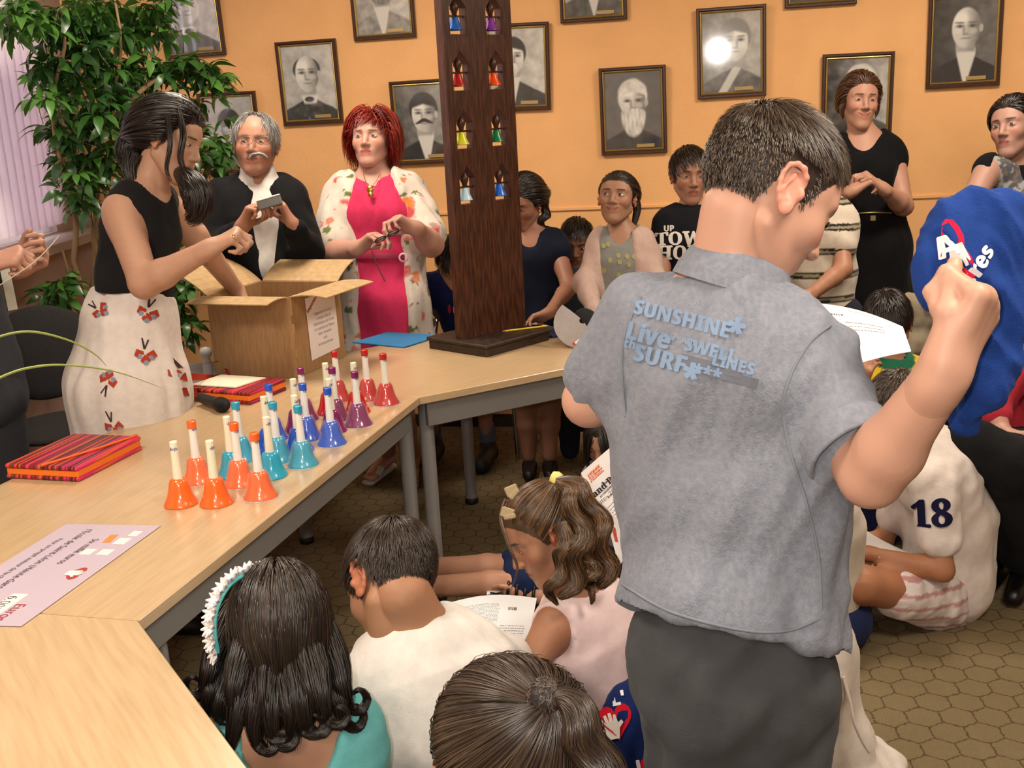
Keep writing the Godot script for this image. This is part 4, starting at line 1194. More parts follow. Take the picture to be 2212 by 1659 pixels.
func woman_skirt() -> void:
	var pe := Vector3(-1.855, 0.954, -3.14)
	var nk := Vector3(-1.772, 1.423, -3.244)
	var sh := [Vector3(-1.818, 1.369, -3.421), Vector3(-1.793, 1.371, -3.111)]
	var o := {"label": "woman in a black sleeveless top and white printed skirt reaching into the box", "base": Vector3(pe.x, 0, pe.z), "s": 1.0, "skin": Color(0.46, 0.26, 0.175),
		"nk": nk, "pe": pe, "sh": sh, "el": [Vector3(-1.764, 1.253, -3.507), Vector3(-1.679, 1.171, -2.988)], "wr": [Vector3(-1.756, 1.024, -3.766), Vector3(-1.46, 1.267, -2.983)], "torso": [0.14, 0.115, 0.135, 0.1],
		"arm": [0.056, 0.044, 0.043, 0.028],
		"hands": [[Vector3(0.244, -0.908, -0.34), Vector3(-0.46, -0.39, 0.797), [0.2, 0.3, 0.3, 0.3, 0.3]], [Vector3(0.897, 0.407, -0.171), Vector3(0, -0.95, -0.312), [0.5, 0.75, 0.85, 0.9, 0.9]]],
		"head": {"at": Vector3(-1.691, 1.568, -3.276), "face": Vector3(0.952, -0.296, 0.077), "up": Vector3(0.309, 0.92, -0.242), "size": 1.0, "brow": Color(0.012, 0.008, 0.006), "root": Color(0.01, 0.007, 0.005), "open": 0.5},
		"hair": [{"n": 2600, "len": 0.2, "steps": 9, "width": 0.0018, "cols": BLACK, "style": "tie", "tie": Vector3(0, -0.01, -0.115), "lift": 0.25, "puff": 0.03, "seed": 7, "mess": 0.4, "grav": 0.05}],
		"locks": [
			[PackedVector3Array([Vector3(-1.628, 1.665, -3.229), Vector3(-1.598, 1.59, -3.184), Vector3(-1.607, 1.523, -3.166), Vector3(-1.596, 1.46, -3.173)]), [0.008, 0.01, 0.01, 0.008], 45, 0.0012, BLACK, 21],
			[PackedVector3Array([Vector3(-1.65, 1.646, -3.199), Vector3(-1.632, 1.565, -3.161), Vector3(-1.648, 1.491, -3.149), Vector3(-1.637, 1.449, -3.151)]), [0.008, 0.009, 0.008, 0.005], 40, 0.0012, BLACK, 22],
			[PackedVector3Array([Vector3(-1.785, 1.541, -3.219), Vector3(-1.797, 1.487, -3.203), Vector3(-1.762, 1.418, -3.171), Vector3(-1.7, 1.37, -3.129)]), [0.03, 0.02, 0.012, 0.004], 120, 0.0013, BLACK, 23],
			[PackedVector3Array([Vector3(-1.639, 1.477, -3.211), Vector3(-1.587, 1.45, -3.172), Vector3(-1.556, 1.405, -3.146), Vector3(-1.566, 1.355, -3.142), Vector3(-1.597, 1.335, -3.151)]), [0.02, 0.035, 0.05, 0.045, 0.02], 520, 0.0015, BLACK, 24],
			[PackedVector3Array([Vector3(-1.813, 1.595, -3.311), Vector3(-1.834, 1.54, -3.293), Vector3(-1.813, 1.489, -3.284)]), [0.05, 0.055, 0.03], 300, 0.0018, BLACK, 25]]}
	var waist := Vector3(-1.821, 1.114, -3.177)
	o.wear = [
		{"name": "black_top", "cell": 0.011, "mat": cloth(lin(0.012, 0.012, 0.013)), "fold": [0.008, Vector3(10, 5, 10), 2], "shape": func(f: Field) -> void:
			torso(f, o, 0.008)
			f.add(sh[1].lerp(nk, 0.55), sh[1].lerp(nk, 0.3), 0.05, 0.052, 0.03)
			f.add(Vector3(-1.772, 1.44, -3.248), Vector3(-1.661, 1.447, -3.199), 0.055, 0.05, -0.02)
			f.add(Vector3(-1.762, 1.468, -3.257), Vector3(-1.716, 1.536, -3.263), 0.07, 0.07, -0.02)
			f.cuts.append(Plane(Vector3(-0.092, -0.946, 0.311), Vector3(-1.819, 1.096, -3.162)))},
		{"name": "skirt", "cell": 0.011, "mat": cloth(lin(0.68, 0.62, 0.58)), "fold": [0.016, Vector3(9, 1.2, 9), 8], "shape": func(f: Field) -> void:
			f.add(waist, Vector3(-1.839, 1.017, -3.159), 0.118, 0.138, 0.02, Vector3(0.982, -0.051, -0.182), 1.0, 1.12)
			f.add(Vector3(-1.839, 1.017, -3.159), Vector3(-1.858, 0.829, -3.129), 0.135, 0.175, 0.05, Vector3(0.982, -0.051, -0.182), 1.0, 1.1)
			f.add(Vector3(-1.858, 0.829, -3.129), down(pe, 0.45), 0.175, 0.2, 0.06, Vector3(0.982, -0.051, -0.182), 1.0, 1.1)
			f.cuts.append(Plane(Vector3(0.092, 0.946, -0.311), waist))
			f.cuts.append(Plane(Vector3.DOWN, Vector3(0, 0.45, 0))),
		"print": skirt_print},
		{"name": "shoe", "pair": true, "cell": 0.012, "mat": mat(Color(0.05, 0.04, 0.04), 0.5), "shape": func(f: Field, i: int) -> void:
				var s: float = [-0.07, 0.07][i]
				f.add(Vector3(pe.x, 0.04, pe.z + s), Vector3(pe.x + 0.16, 0.03, pe.z + s), 0.04, 0.03, 0.02)
				f.add(Vector3(pe.x, 0.04, pe.z + s), Vector3(pe.x, 0.5, pe.z + s), 0.035, 0.05, 0.02)}]
	var t := person(o)
	# gold ring and thin bracelet on the near hand
	var b := Buf.new()
	lathe(b, [[0.008, -0.002], [0.0105, -0.002], [0.0105, 0.002], [0.008, 0.002]], 16, Transform3D(Basis(Vector3(0.189, 0.242, 0.952), Vector3(0.897, 0.407, -0.171), Vector3(-0.395, 0.906, -0.152)), Vector3(-1.371, 1.301, -2.967)))
	part("ring", b, mat(lin(0.8, 0.55, 0.15), 0.2, 1.0), t)
func skirt_print(f: Field, node: Node3D) -> void:
	var b := Buf.new()
	var red := Color(0.36, 0.05, 0.03)
	var blue := Color(0.2, 0.25, 0.32)
	var dark := Color(0.06, 0.035, 0.03)
	var spots := [[Vector3(-1.707, 1.104, -2.997), 0.0], [Vector3(-1.716, 0.981, -2.964), 0.2], [Vector3(-1.809, 0.88, -2.92), 3.0], [Vector3(-1.642, 0.924, -2.965), 0.5], [Vector3(-1.804, 0.773, -2.894), 0.4], [Vector3(-1.857, 1.109, -2.969), 1.2], [Vector3(-1.617, 0.857, -2.973), 0.2]]
	for s in spots:
		var r := Vector3(0.982, -0.051, -0.182).rotated(Vector3(0.189, 0.242, 0.952), s[1])
		var u := Vector3(0.004, 0.969, -0.247).rotated(Vector3(0.189, 0.242, 0.952), s[1])
		lay(b, poly_shape([[-0.003, 0.0], [0.003, 0.0], [0.002, 0.035], [-0.002, 0.035]]), f, s[0], r, u, Vector3(-0.189, -0.242, -0.952), 0.002, dark)
		lay(b, poly_shape([[-0.002, 0.0], [0.002, 0.0], [0.016, 0.025], [0.013, 0.028]]), f, s[0], r, u, Vector3(-0.189, -0.242, -0.952), 0.002, dark)
		for k in [[-0.016, -0.01, 0.3], [0.014, -0.02, -0.4], [-0.002, -0.032, 0.0]]:
			var c: Vector3 = s[0] + r * k[0] + u * k[1]
			lay(b, poly_shape([[0, 0.016], [0.013, 0.0], [0.009, -0.01], [0.0, 0.0], [-0.009, -0.01], [-0.013, 0.0]]), f, c, r.rotated(Vector3(0.189, 0.242, 0.952), k[2]), u.rotated(Vector3(0.189, 0.242, 0.952), k[2]), Vector3(-0.189, -0.242, -0.952), 0.0024, red)
			lay(b, poly_shape([[0, 0.0], [0.007, -0.008], [0.004, -0.016], [-0.004, -0.016], [-0.007, -0.008]]), f, c, r, u, Vector3(-0.189, -0.242, -0.952), 0.0024, blue)
	part("printed_motif", b, vmat(0.9, 0.1), node, "scattered red and blue motifs").set_meta("kind", "stuff")

func man_camera() -> void:
	var pe := Vector3(-1.855, 0.837, -4.161)
	var nk := Vector3(-1.832, 1.37, -4.248)
	var sh := [Vector3(-1.708, 1.306, -4.257), Vector3(-1.978, 1.317, -4.206)]
	var el := [Vector3(-1.611, 1.099, -4.15), Vector3(-2.005, 1.119, -4.077)]
	var wr := [Vector3(-1.61, 1.223, -4.013), Vector3(-1.804, 1.226, -3.976)]
	var grey := [Color(0.22, 0.21, 0.2), Color(0.34, 0.325, 0.31), Color(0.13, 0.12, 0.115)]
	var o := {"label": "grey-haired man with a moustache in a dark jacket holding a small camera", "base": Vector3(pe.x, 0, pe.z), "s": 1.0, "skin": Color(0.4, 0.195, 0.125),
		"nk": nk, "pe": pe, "sh": sh, "el": el, "wr": wr, "torso": [0.15, 0.14, 0.155, 0.115], "neck": 0.06, "arm": [0.04, 0.034, 0.034, 0.027],
		"hands": [[Vector3(-0.421, 0.907, 0.015), Vector3(-0.882, -0.123, 0.454), [0.4, 0.6, 0.6, 0.7, 0.8]], [Vector3(0.547, 0.823, -0.153), Vector3(0.969, -0.219, 0.111), [0.4, 0.55, 0.6, 0.7, 0.8]]],
		"head": {"at": Vector3(-1.823, 1.525, -4.237), "face": Vector3(0.236, 0.122, 0.964), "up": Vector3(0.046, 0.99, -0.136), "size": 1.02, "wide": Vector3(1.04, 1, 1), "brow": Color(0.25, 0.22, 0.2), "root": Color(0.28, 0.2, 0.16), "bald": 0.03, "open": 0.75, "eye": Color(0.05, 0.05, 0.06)},
		"hair": [{"n": 2200, "len": 0.045, "width": 0.0014, "cols": grey, "lift": 0.35, "whorl": Vector3(0, 0.11, -0.03), "seed": 8, "mess": 0.8, "steps": 4, "puff": 0.01, "keep": func(p: Vector3) -> bool: return p.z < 0.055 - maxf(0.0, p.y - 0.09) * 1.5}],
		"locks": [
			[PackedVector3Array([Vector3(-1.773, 1.495, -4.124), Vector3(-1.792, 1.49, -4.119), Vector3(-1.804, 1.476, -4.113)]), [0.006, 0.007, 0.003], 90, 0.0012, grey, 31],
			[PackedVector3Array([Vector3(-1.773, 1.495, -4.124), Vector3(-1.748, 1.489, -4.127), Vector3(-1.732, 1.476, -4.127)]), [0.006, 0.007, 0.003], 90, 0.0012, grey, 32]]}
	o.wear = [
		{"name": "shirt", "cell": 0.011, "mat": cloth(lin(0.7, 0.66, 0.62)), "fold": [0.008, Vector3(12, 5, 12), 4], "shape": func(f: Field) -> void:
			torso(f, o, 0.008)
			f.add(nk, Vector3(-1.825, 1.422, -4.232), 0.068, 0.068, 0.02)
			f.add(Vector3(-1.786, 1.417, -4.154), Vector3(-1.791, 1.495, -4.194), 0.05, 0.075, -0.01)},
		{"name": "jacket", "cell": 0.011, "mat": cloth(lin(0.008, 0.008, 0.009)), "fold": [0.012, Vector3(9, 5, 9), 6], "shape": func(f: Field) -> void:
			torso(f, o, 0.028)
			f.add(Vector3(-1.766, 1.444, -4.123), Vector3(-1.731, 0.953, -4.026), 0.065, 0.055, -0.02)
			f.add(Vector3(-1.82, 1.377, -4.221), Vector3(-1.811, 1.494, -4.231), 0.072, 0.09, -0.02)
			for i in 2:
				f.add(sh[i], el[i], 0.07, 0.062, 0.04)
				f.add(el[i], el[i].lerp(wr[i], 0.85), 0.06, 0.046, 0.03)},
		{"name": "trousers", "cell": 0.014, "mat": cloth(lin(0.012, 0.012, 0.014)), "shape": func(f: Field) -> void:
			for s: float in [-0.09, 0.09]:
				f.add(pe + Vector3(s, 0, 0), Vector3(pe.x + s, 0.1, pe.z), 0.11, 0.06, 0.03)
				f.add(Vector3(pe.x + s, 0.045, pe.z), Vector3(pe.x + s, 0.035, pe.z + 0.17), 0.045, 0.035, 0.02)}]
	var t := person(o)
	# spectacles
	var b := Buf.new()
	for s: float in [-1.0, 1.0]:
		var c := Vector3(-1.775, 1.544, -4.129) + Vector3(0.982, -0.051, -0.182) * s * 0.034
		var ring := PackedVector3Array()
		for i in 17:
			ring.append(c + Vector3(0.982, -0.051, -0.182) * 0.022 * cos(TAU * i / 16.0) + Vector3(0.004, 0.969, -0.247) * 0.016 * sin(TAU * i / 16.0))
		tube(b, ring, [0.0011], 5, Color.WHITE, false)
		tube(b, PackedVector3Array([c + Vector3(0.982, -0.051, -0.182) * s * 0.022, c + Vector3(0.982, -0.051, -0.182) * s * 0.045 + Vector3(-0.189, -0.242, -0.952) * 0.09]), [0.001], 5)
	tube(b, PackedVector3Array([Vector3(-1.774, 1.544, -4.126) + Vector3(0.982, -0.051, -0.182) * -0.012, Vector3(-1.773, 1.546, -4.124), Vector3(-1.774, 1.544, -4.126) + Vector3(0.982, -0.051, -0.182) * 0.012]), [0.001], 5)
	part("spectacles", b, mat(Color(0.5, 0.47, 0.42), 0.3, 0.8), t)
	# the camera between his hands
	var cc := Vector3(-1.674, 1.317, -3.962)
	var ct := thing("compact_camera", "small silver compact camera held between the grey-haired man's hands", "camera", cc)
	b = Buf.new()
	var cb := Basis(Vector3(0.943, 0.225, -0.245), Vector3(-0.253, 0.963, -0.089), Vector3(0.188, 0.144, 0.972)).orthonormalized()
	bx(b, cc, Vector3(0.092, 0.034, 0.02), cb, 0.004)
	part("body", b, mat(lin(0.16, 0.16, 0.16), 0.4, 0.3), ct)
	b = Buf.new()
	bx(b, cc + cb.y * 0.0195, Vector3(0.092, 0.006, 0.021), cb, 0.002)
	part("top_plate", b, mat(lin(0.75, 0.75, 0.68), 0.35), ct)

func woman_pink() -> void:
	var pe := Vector3(-1.446, 0.819, -4.532)
	var nk := Vector3(-1.464, 1.357, -4.602)
	var sh := [Vector3(-1.323, 1.272, -4.629), Vector3(-1.606, 1.286, -4.577)]
	var el := [Vector3(-1.2, 1.082, -4.479), Vector3(-1.605, 1.065, -4.395)]
	var wr := [Vector3(-1.216, 1.165, -4.329), Vector3(-1.45, 1.101, -4.266)]
	var fn := FastNoiseLite.new()
	fn.seed = 14
	fn.frequency = 9.0
	var fn2 := FastNoiseLite.new()
	fn2.seed = 15
	fn2.frequency = 11.0
	var red := [Color(0.16, 0.01, 0.008), Color(0.26, 0.02, 0.012), Color(0.08, 0.006, 0.005), Color(0.32, 0.035, 0.02)]
	var o := {"label": "red-haired woman in a pink dress and open flowered shirt holding spectacles", "base": Vector3(pe.x, 0, pe.z), "s": 1.0, "skin": Color(0.5, 0.27, 0.2),
		"nk": nk, "pe": pe, "sh": sh, "el": el, "wr": wr, "torso": [0.165, 0.15, 0.165, 0.13], "neck": 0.06, "arm": [0.062, 0.052, 0.05, 0.032], "cell": 0.011,
		"legs": [[Vector3(-1.4, 0.619, -4.511), Vector3(-1.404, 0.32, -4.539), Vector3(-1.42, 0.08, -4.68)], [Vector3(-1.478, 0.623, -4.497), Vector3(-1.479, 0.33, -4.579), Vector3(-1.545, 0.08, -4.72)]],
		"hands": [[Vector3(-0.811, 0.485, 0.327), Vector3(-0.163, -0.789, 0.592), [0.5, 0.55, 0.6, 0.65, 0.7]], [Vector3(0.837, 0.546, 0.027), Vector3(0.458, -0.844, 0.278), [0.5, 0.5, 0.55, 0.6, 0.7]]],
		"head": {"at": Vector3(-1.459, 1.513, -4.6), "face": Vector3(0.012, 0.19, 0.982), "up": Vector3(0.014, 0.98, -0.199), "size": 1.0, "wide": Vector3(1.05, 0.98, 1), "brow": Color(0.14, 0.05, 0.03), "root": Color(0.14, 0.012, 0.01), "look": Vector3(-0.1, 0.05, 1), "eye": Color(0.08, 0.1, 0.12), "lip": Color(0.4, 0.1, 0.09), "line": 0.004},
		"hair": [{"n": 3600, "len": 0.125, "steps": 8, "width": 0.0019, "cols": red, "style": "down", "puff": 0.042, "lift": 0.9, "seed": 17, "mess": 0.9, "grav": 0.1, "curl": 0.9, "turns": 75.0, "keep": func(p: Vector3) -> bool: return p.z < 0.045},
			{"n": 420, "len": 0.034, "steps": 5, "width": 0.0016, "cols": red, "style": "short", "whorl": Vector3(0.02, 0.115, -0.04), "comb": Vector3(-0.4, 0, 0.4), "puff": 0.02, "lift": 0.55, "seed": 18, "mess": 0.8, "grav": 0.35, "keep": func(p: Vector3) -> bool: return p.z > 0.03}]}
	o.wear = [
		{"name": "dress", "cell": 0.011, "mat": cloth(lin(0.6, 0.035, 0.11)), "fold": [0.01, Vector3(10, 4, 10), 9], "shape": func(f: Field) -> void:
			torso(f, o, 0.01)
			for s: float in [-0.06, 0.06]:
				f.ball(Vector3(-1.427, 1.215, -4.489) + Vector3(0.982, -0.051, -0.182) * s, Vector3(0.075, 0.07, 0.06), 0.05)
			f.add(pe, down(pe, 0.5), 0.15, 0.19, 0.06, Vector3(0.982, -0.051, -0.182), 1.15, 1.0)
			f.add(Vector3(-1.426, 1.365, -4.433), Vector3(-1.412, 1.226, -4.369), 0.075, 0.022, -0.015)
			f.add(Vector3(-1.462, 1.366, -4.584), Vector3(-1.465, 1.48, -4.612), 0.075, 0.1, -0.02)
			f.cuts.append(Plane(Vector3.DOWN, Vector3(0, 0.5, 0)))},
		{"name": "flowered_shirt", "cell": 0.0095, "mat": cloth_v(), "fold": [0.014, Vector3(10, 3, 10), 10],
		"paint": func(p: Vector3, _n: Vector3) -> Color:
			var a := fn.get_noise_3dv(p)
			var e := fn2.get_noise_3dv(p + Vector3(3, 1, 2))
			if a > 0.36: return Color(0.62, 0.2, 0.03) if e > 0.0 else Color(0.55, 0.08, 0.09)
			if a > 0.27: return Color(0.6, 0.22, 0.2)
			if e > 0.42: return Color(0.14, 0.16, 0.05)
			if e < -0.5: return Color(0.45, 0.3, 0.25)
			return Color(0.66, 0.58, 0.5),
		"shape": func(f: Field) -> void:
			torso(f, o, 0.03)
			f.add(pe, down(pe, 0.62), 0.17, 0.19, 0.06, Vector3(0.982, -0.051, -0.182), 1.15, 1.0)
			f.add(Vector3(-1.41, 1.413, -4.396), Vector3(-1.379, 1.048, -4.309), 0.105, 0.105, -0.02, Vector3(0.982, -0.051, -0.182), 1.25, 1.6)
			f.add(Vector3(-1.379, 1.048, -4.309), Vector3(-1.371, 0.416, -4.203), 0.105, 0.12, -0.02, Vector3(0.982, -0.051, -0.182), 1.25, 1.9)
			f.add(Vector3(-1.462, 1.356, -4.581), Vector3(-1.465, 1.48, -4.612), 0.08, 0.1, -0.02)
			for i in 2:
				f.add(sh[i], sh[i].lerp(el[i], 0.78), 0.082, 0.082, 0.04)
			f.cuts.append(Plane(Vector3.DOWN, Vector3(0, 0.62, 0)))},
		{"name": "sandal", "pair": true, "cell": 0.006, "mat": mat(lin(0.62, 0.57, 0.5), 0.5), "shape": func(f: Field, i: int) -> void:
				var q: Vector3 = [Vector3(-1.42, 0, -4.68), Vector3(-1.545, 0, -4.72)][i]
				var d := Vector3(-0.2, 0, 0.98) if q.x < -1.5 else Vector3(0.25, 0, 0.97)
				f.add(q + Vector3(0, 0.022, 0) - d * 0.03, q + d * 0.19 + Vector3(0, 0.012, 0), 0.014, 0.014, 0.01, d.cross(Vector3.UP), 2.4, 1.0)
				f.add(q + d * 0.1 + Vector3(0, 0.045, 0), q + d * 0.14 + Vector3(0, 0.03, 0), 0.026, 0.026, 0.01, d.cross(Vector3.UP), 1.35, 1.0)
				f.add(q - d * 0.045 + Vector3(0, 0.07, 0) + d.cross(Vector3.UP) * 0.03, q + d * 0.09 + Vector3(0, 0.04, 0) + d.cross(Vector3.UP) * 0.035, 0.006, 0.006, 0.006)}]
	var t := person(o)
	# bare feet in the sandals
	var b := Buf.new()
	for q: Vector3 in [Vector3(-1.42, 0, -4.68), Vector3(-1.545, 0, -4.72)]:
		var ff := Field.new()
		var d := Vector3(-0.2, 0, 0.98) if q.x < -1.5 else Vector3(0.25, 0, 0.97)
		ff.add(q + Vector3(0, 0.07, 0), q + d * 0.15 + Vector3(0, 0.035, 0), 0.034, 0.02, 0.02, d.cross(Vector3.UP), 1.3, 1.0)
		for k in 5:
			var sd := d.cross(Vector3.UP) * (k - 2) * 0.014
			ff.add(q + d * 0.15 + sd + Vector3(0, 0.032, 0), q + d * (0.195 - absf(k - 1.0) * 0.006) + sd + Vector3(0, 0.028, 0), 0.009, 0.008, 0.006)
		b = Buf.new()
		b.put(ff.mesh(0.006), o.skin)
		part("foot", b, skin_mat, t)
	# belt with a round buckle, and the gold pendant
	b = Buf.new()
	lathe(b, [[0.142, -0.012], [0.146, -0.012], [0.146, 0.012], [0.142, 0.012]], 40, Transform3D(Basis(Vector3(0.982, -0.051, -0.182) * 1.1, Vector3.UP, Vector3(0.189, 0.242, 0.952) * 0.96), Vector3(-1.452, 1.018, -4.539)))
	part("belt", b, mat(lin(0.42, 0.04, 0.1), 0.4), t)
	b = Buf.new()
	lathe(b, [[0.013, -0.002], [0.02, -0.002], [0.02, 0.002], [0.013, 0.002]], 24, Transform3D(Basis(Vector3(0.982, -0.051, -0.182), Vector3(0.189, 0.242, 0.952), Vector3(-0.004, -0.969, 0.247)), Vector3(-1.304, 1.04, -4.411)))
	part("buckle", b, mat(lin(0.6, 0.35, 0.42), 0.3), t)
	b = Buf.new()
	lathe(b, [[0.0, 0.005], [0.012, 0.004], [0.015, 0.0], [0.012, -0.004], [0.0, -0.005]], 20, Transform3D(Basis(Vector3(0.982, -0.051, -0.182), Vector3(0.189, 0.242, 0.952), Vector3(-0.004, -0.969, 0.247)), Vector3(-1.43, 1.322, -4.432)))
	lathe(b, [[0.0, 0.005], [0.009, 0.004], [0.012, 0.0], [0.009, -0.004], [0.0, -0.005]], 20, Transform3D(Basis(Vector3(0.982, -0.051, -0.182), Vector3(0.189, 0.242, 0.952), Vector3(-0.004, -0.969, 0.247)), Vector3(-1.426, 1.301, -4.422)))
	tube(b, curve([Vector3(-1.483, 1.386, -4.521), Vector3(-1.454, 1.352, -4.455), Vector3(-1.43, 1.33, -4.434), Vector3(-1.413, 1.349, -4.463), Vector3(-1.413, 1.379, -4.534)], 12), [0.0012], 5)
	part("pendant", b, mat(lin(0.75, 0.5, 0.08), 0.2, 1.0), t)
	# the dark spectacles she holds, folded open
	b = Buf.new()
	var gt := thing("spectacles", "dark-framed spectacles dangling from the red-haired woman's hands", "spectacles", Vector3(-1.314, 1.127, -4.195))
	tube(b, PackedVector3Array([Vector3(-1.357, 1.131, -4.187), Vector3(-1.253, 1.175, -4.219)]), [0.0035], 6)
	for k in 2:
		var ring := PackedVector3Array()
		var c := Vector3(-1.328, 1.142, -4.196).lerp(Vector3(-1.278, 1.164, -4.211), k)
		for i in 15:
			ring.append(c + Vector3(0.888, 0.372, -0.271) * 0.024 * cos(TAU * i / 14.0) + Vector3(0.182, 0.522, 0.833) * 0.018 * sin(TAU * i / 14.0))
		tube(b, ring, [0.0025], 5, Color.WHITE, false)
	part("front", b, mat(lin(0.03, 0.012, 0.01), 0.3), gt)
	b = Buf.new()
	tube(b, curve([Vector3(-1.363, 1.103, -4.179), Vector3(-1.343, 1.049, -4.169), Vector3(-1.318, 0.995, -4.16), Vector3(-1.31, 0.98, -4.159)], 8), [0.0028], 6)
	part("temple_arm", b, mat(lin(0.12, 0.02, 0.02), 0.3), gt)

func woman_black() -> void:
	var pe := Vector3(0.633, 0.938, -5.017)
	var nk := Vector3(0.59, 1.419, -5.11)
	var sh := [Vector3(0.715, 1.343, -5.115), Vector3(0.472, 1.352, -5.069)]
	var el := [Vector3(0.742, 1.127, -4.96), Vector3(0.442, 1.15, -4.907)]
	var wr := [Vector3(0.635, 1.217, -4.794), Vector3(0.505, 1.213, -4.767)]
	var cols := [Color(0.07, 0.028, 0.012), Color(0.11, 0.045, 0.02), Color(0.04, 0.018, 0.009)]
	var o := {"label": "smiling woman in a black sleeveless dress with clasped hands", "base": Vector3(pe.x, 0, pe.z), "s": 0.98, "skin": Color(0.46, 0.24, 0.165),
		"nk": nk, "pe": pe, "sh": sh, "el": el, "wr": wr, "torso": [0.135, 0.115, 0.13, 0.1], "arm": [0.047, 0.04, 0.04, 0.026],
		"hands": [[Vector3(-0.752, 0.651, 0.099), Vector3(-0.716, -0.692, -0.092), [0.4, 0.6, 0.6, 0.65, 0.7]], [Vector3(0.835, 0.519, -0.182), Vector3(0.563, -0.758, -0.329), [0.4, 0.6, 0.6, 0.65, 0.7]]],
		"head": {"at": Vector3(0.568, 1.564, -5.1), "face": Vector3(0.185, 0.047, 0.982), "up": Vector3(0.067, 0.995, -0.08), "size": 0.98, "wide": Vector3(0.96, 1, 1), "brow": Color(0.06, 0.025, 0.012), "root": Color(0.07, 0.028, 0.014), "smile": 1.0, "open": 0.7},
		"hair": [{"n": 2400, "len": 0.2, "steps": 9, "width": 0.0017, "cols": cols, "style": "tie", "tie": Vector3(0, 0.0, -0.118), "puff": 0.022, "lift": 0.3, "seed": 27, "mess": 0.3}],
		"locks": [[PackedVector3Array([Vector3(0.507, 1.577, -5.081), Vector3(0.492, 1.539, -5.079), Vector3(0.5, 1.494, -5.08)]), [0.012, 0.012, 0.004], 60, 0.0014, cols, 28], [PackedVector3Array([Vector3(0.631, 1.59, -5.14), Vector3(0.646, 1.531, -5.139), Vector3(0.636, 1.493, -5.127)]), [0.014, 0.014, 0.004], 60, 0.0014, cols, 29]]}
	var fabric := cloth(lin(0.006, 0.006, 0.007))
	o.wear = [{"name": "dress", "cell": 0.011, "mat": fabric, "fold": [0.01, Vector3(9, 3, 9), 19], "shape": func(f: Field) -> void:
		torso(f, o, 0.01)
		for i in 2:
			f.add(sh[i].lerp(nk, 0.35), sh[i].lerp(el[i], 0.08), 0.058, 0.056, 0.03)
		for s: float in [-0.055, 0.055]:
			f.ball(Vector3(0.591, 1.273, -4.989) + Vector3(0.982, -0.051, -0.182) * s, Vector3(0.06, 0.06, 0.05), 0.04)
		f.add(pe, down(pe, 0.45), 0.125, 0.17, 0.06, Vector3(0.982, -0.051, -0.182), 1.2, 1.0)
		f.add(Vector3(0.58, 1.434, -5.027), Vector3(0.579, 1.403, -4.977), 0.062, 0.05, -0.015)
		f.add(Vector3(0.587, 1.438, -5.093), Vector3(0.576, 1.525, -5.113), 0.075, 0.1, -0.015)
		f.cuts.append(Plane(Vector3.DOWN, Vector3(0, 0.45, 0)))},
		{"name": "shoe", "pair": true, "cell": 0.012, "mat": mat(Color(0.03, 0.03, 0.03), 0.4), "shape": func(f: Field, i: int) -> void:
				var s: float = [-0.07, 0.07][i]
				f.add(Vector3(pe.x + s, 0.04, pe.z), Vector3(pe.x + s, 0.03, pe.z + 0.15), 0.035, 0.028, 0.02)
				f.add(Vector3(pe.x + s, 0.05, pe.z), Vector3(pe.x + s, 0.5, pe.z), 0.035, 0.055, 0.02)}]
	var t := person(o)
	var b := Buf.new()
	lathe(b, [[0.111, -0.003], [0.1135, -0.003], [0.1135, 0.003], [0.111, 0.003]], 40, Transform3D(Basis(Vector3(0.982, -0.051, -0.182) * 1.16, Vector3.UP, Vector3(0.189, 0.242, 0.952)), Vector3(0.617, 1.08, -5.039)))
	bx(b, Vector3(0.612, 1.088, -4.904), Vector3(0.022, 0.022, 0.004), Basis(), 0.001)
	part("belt", b, mat(lin(0.5, 0.4, 0.2), 0.3, 0.9), t)

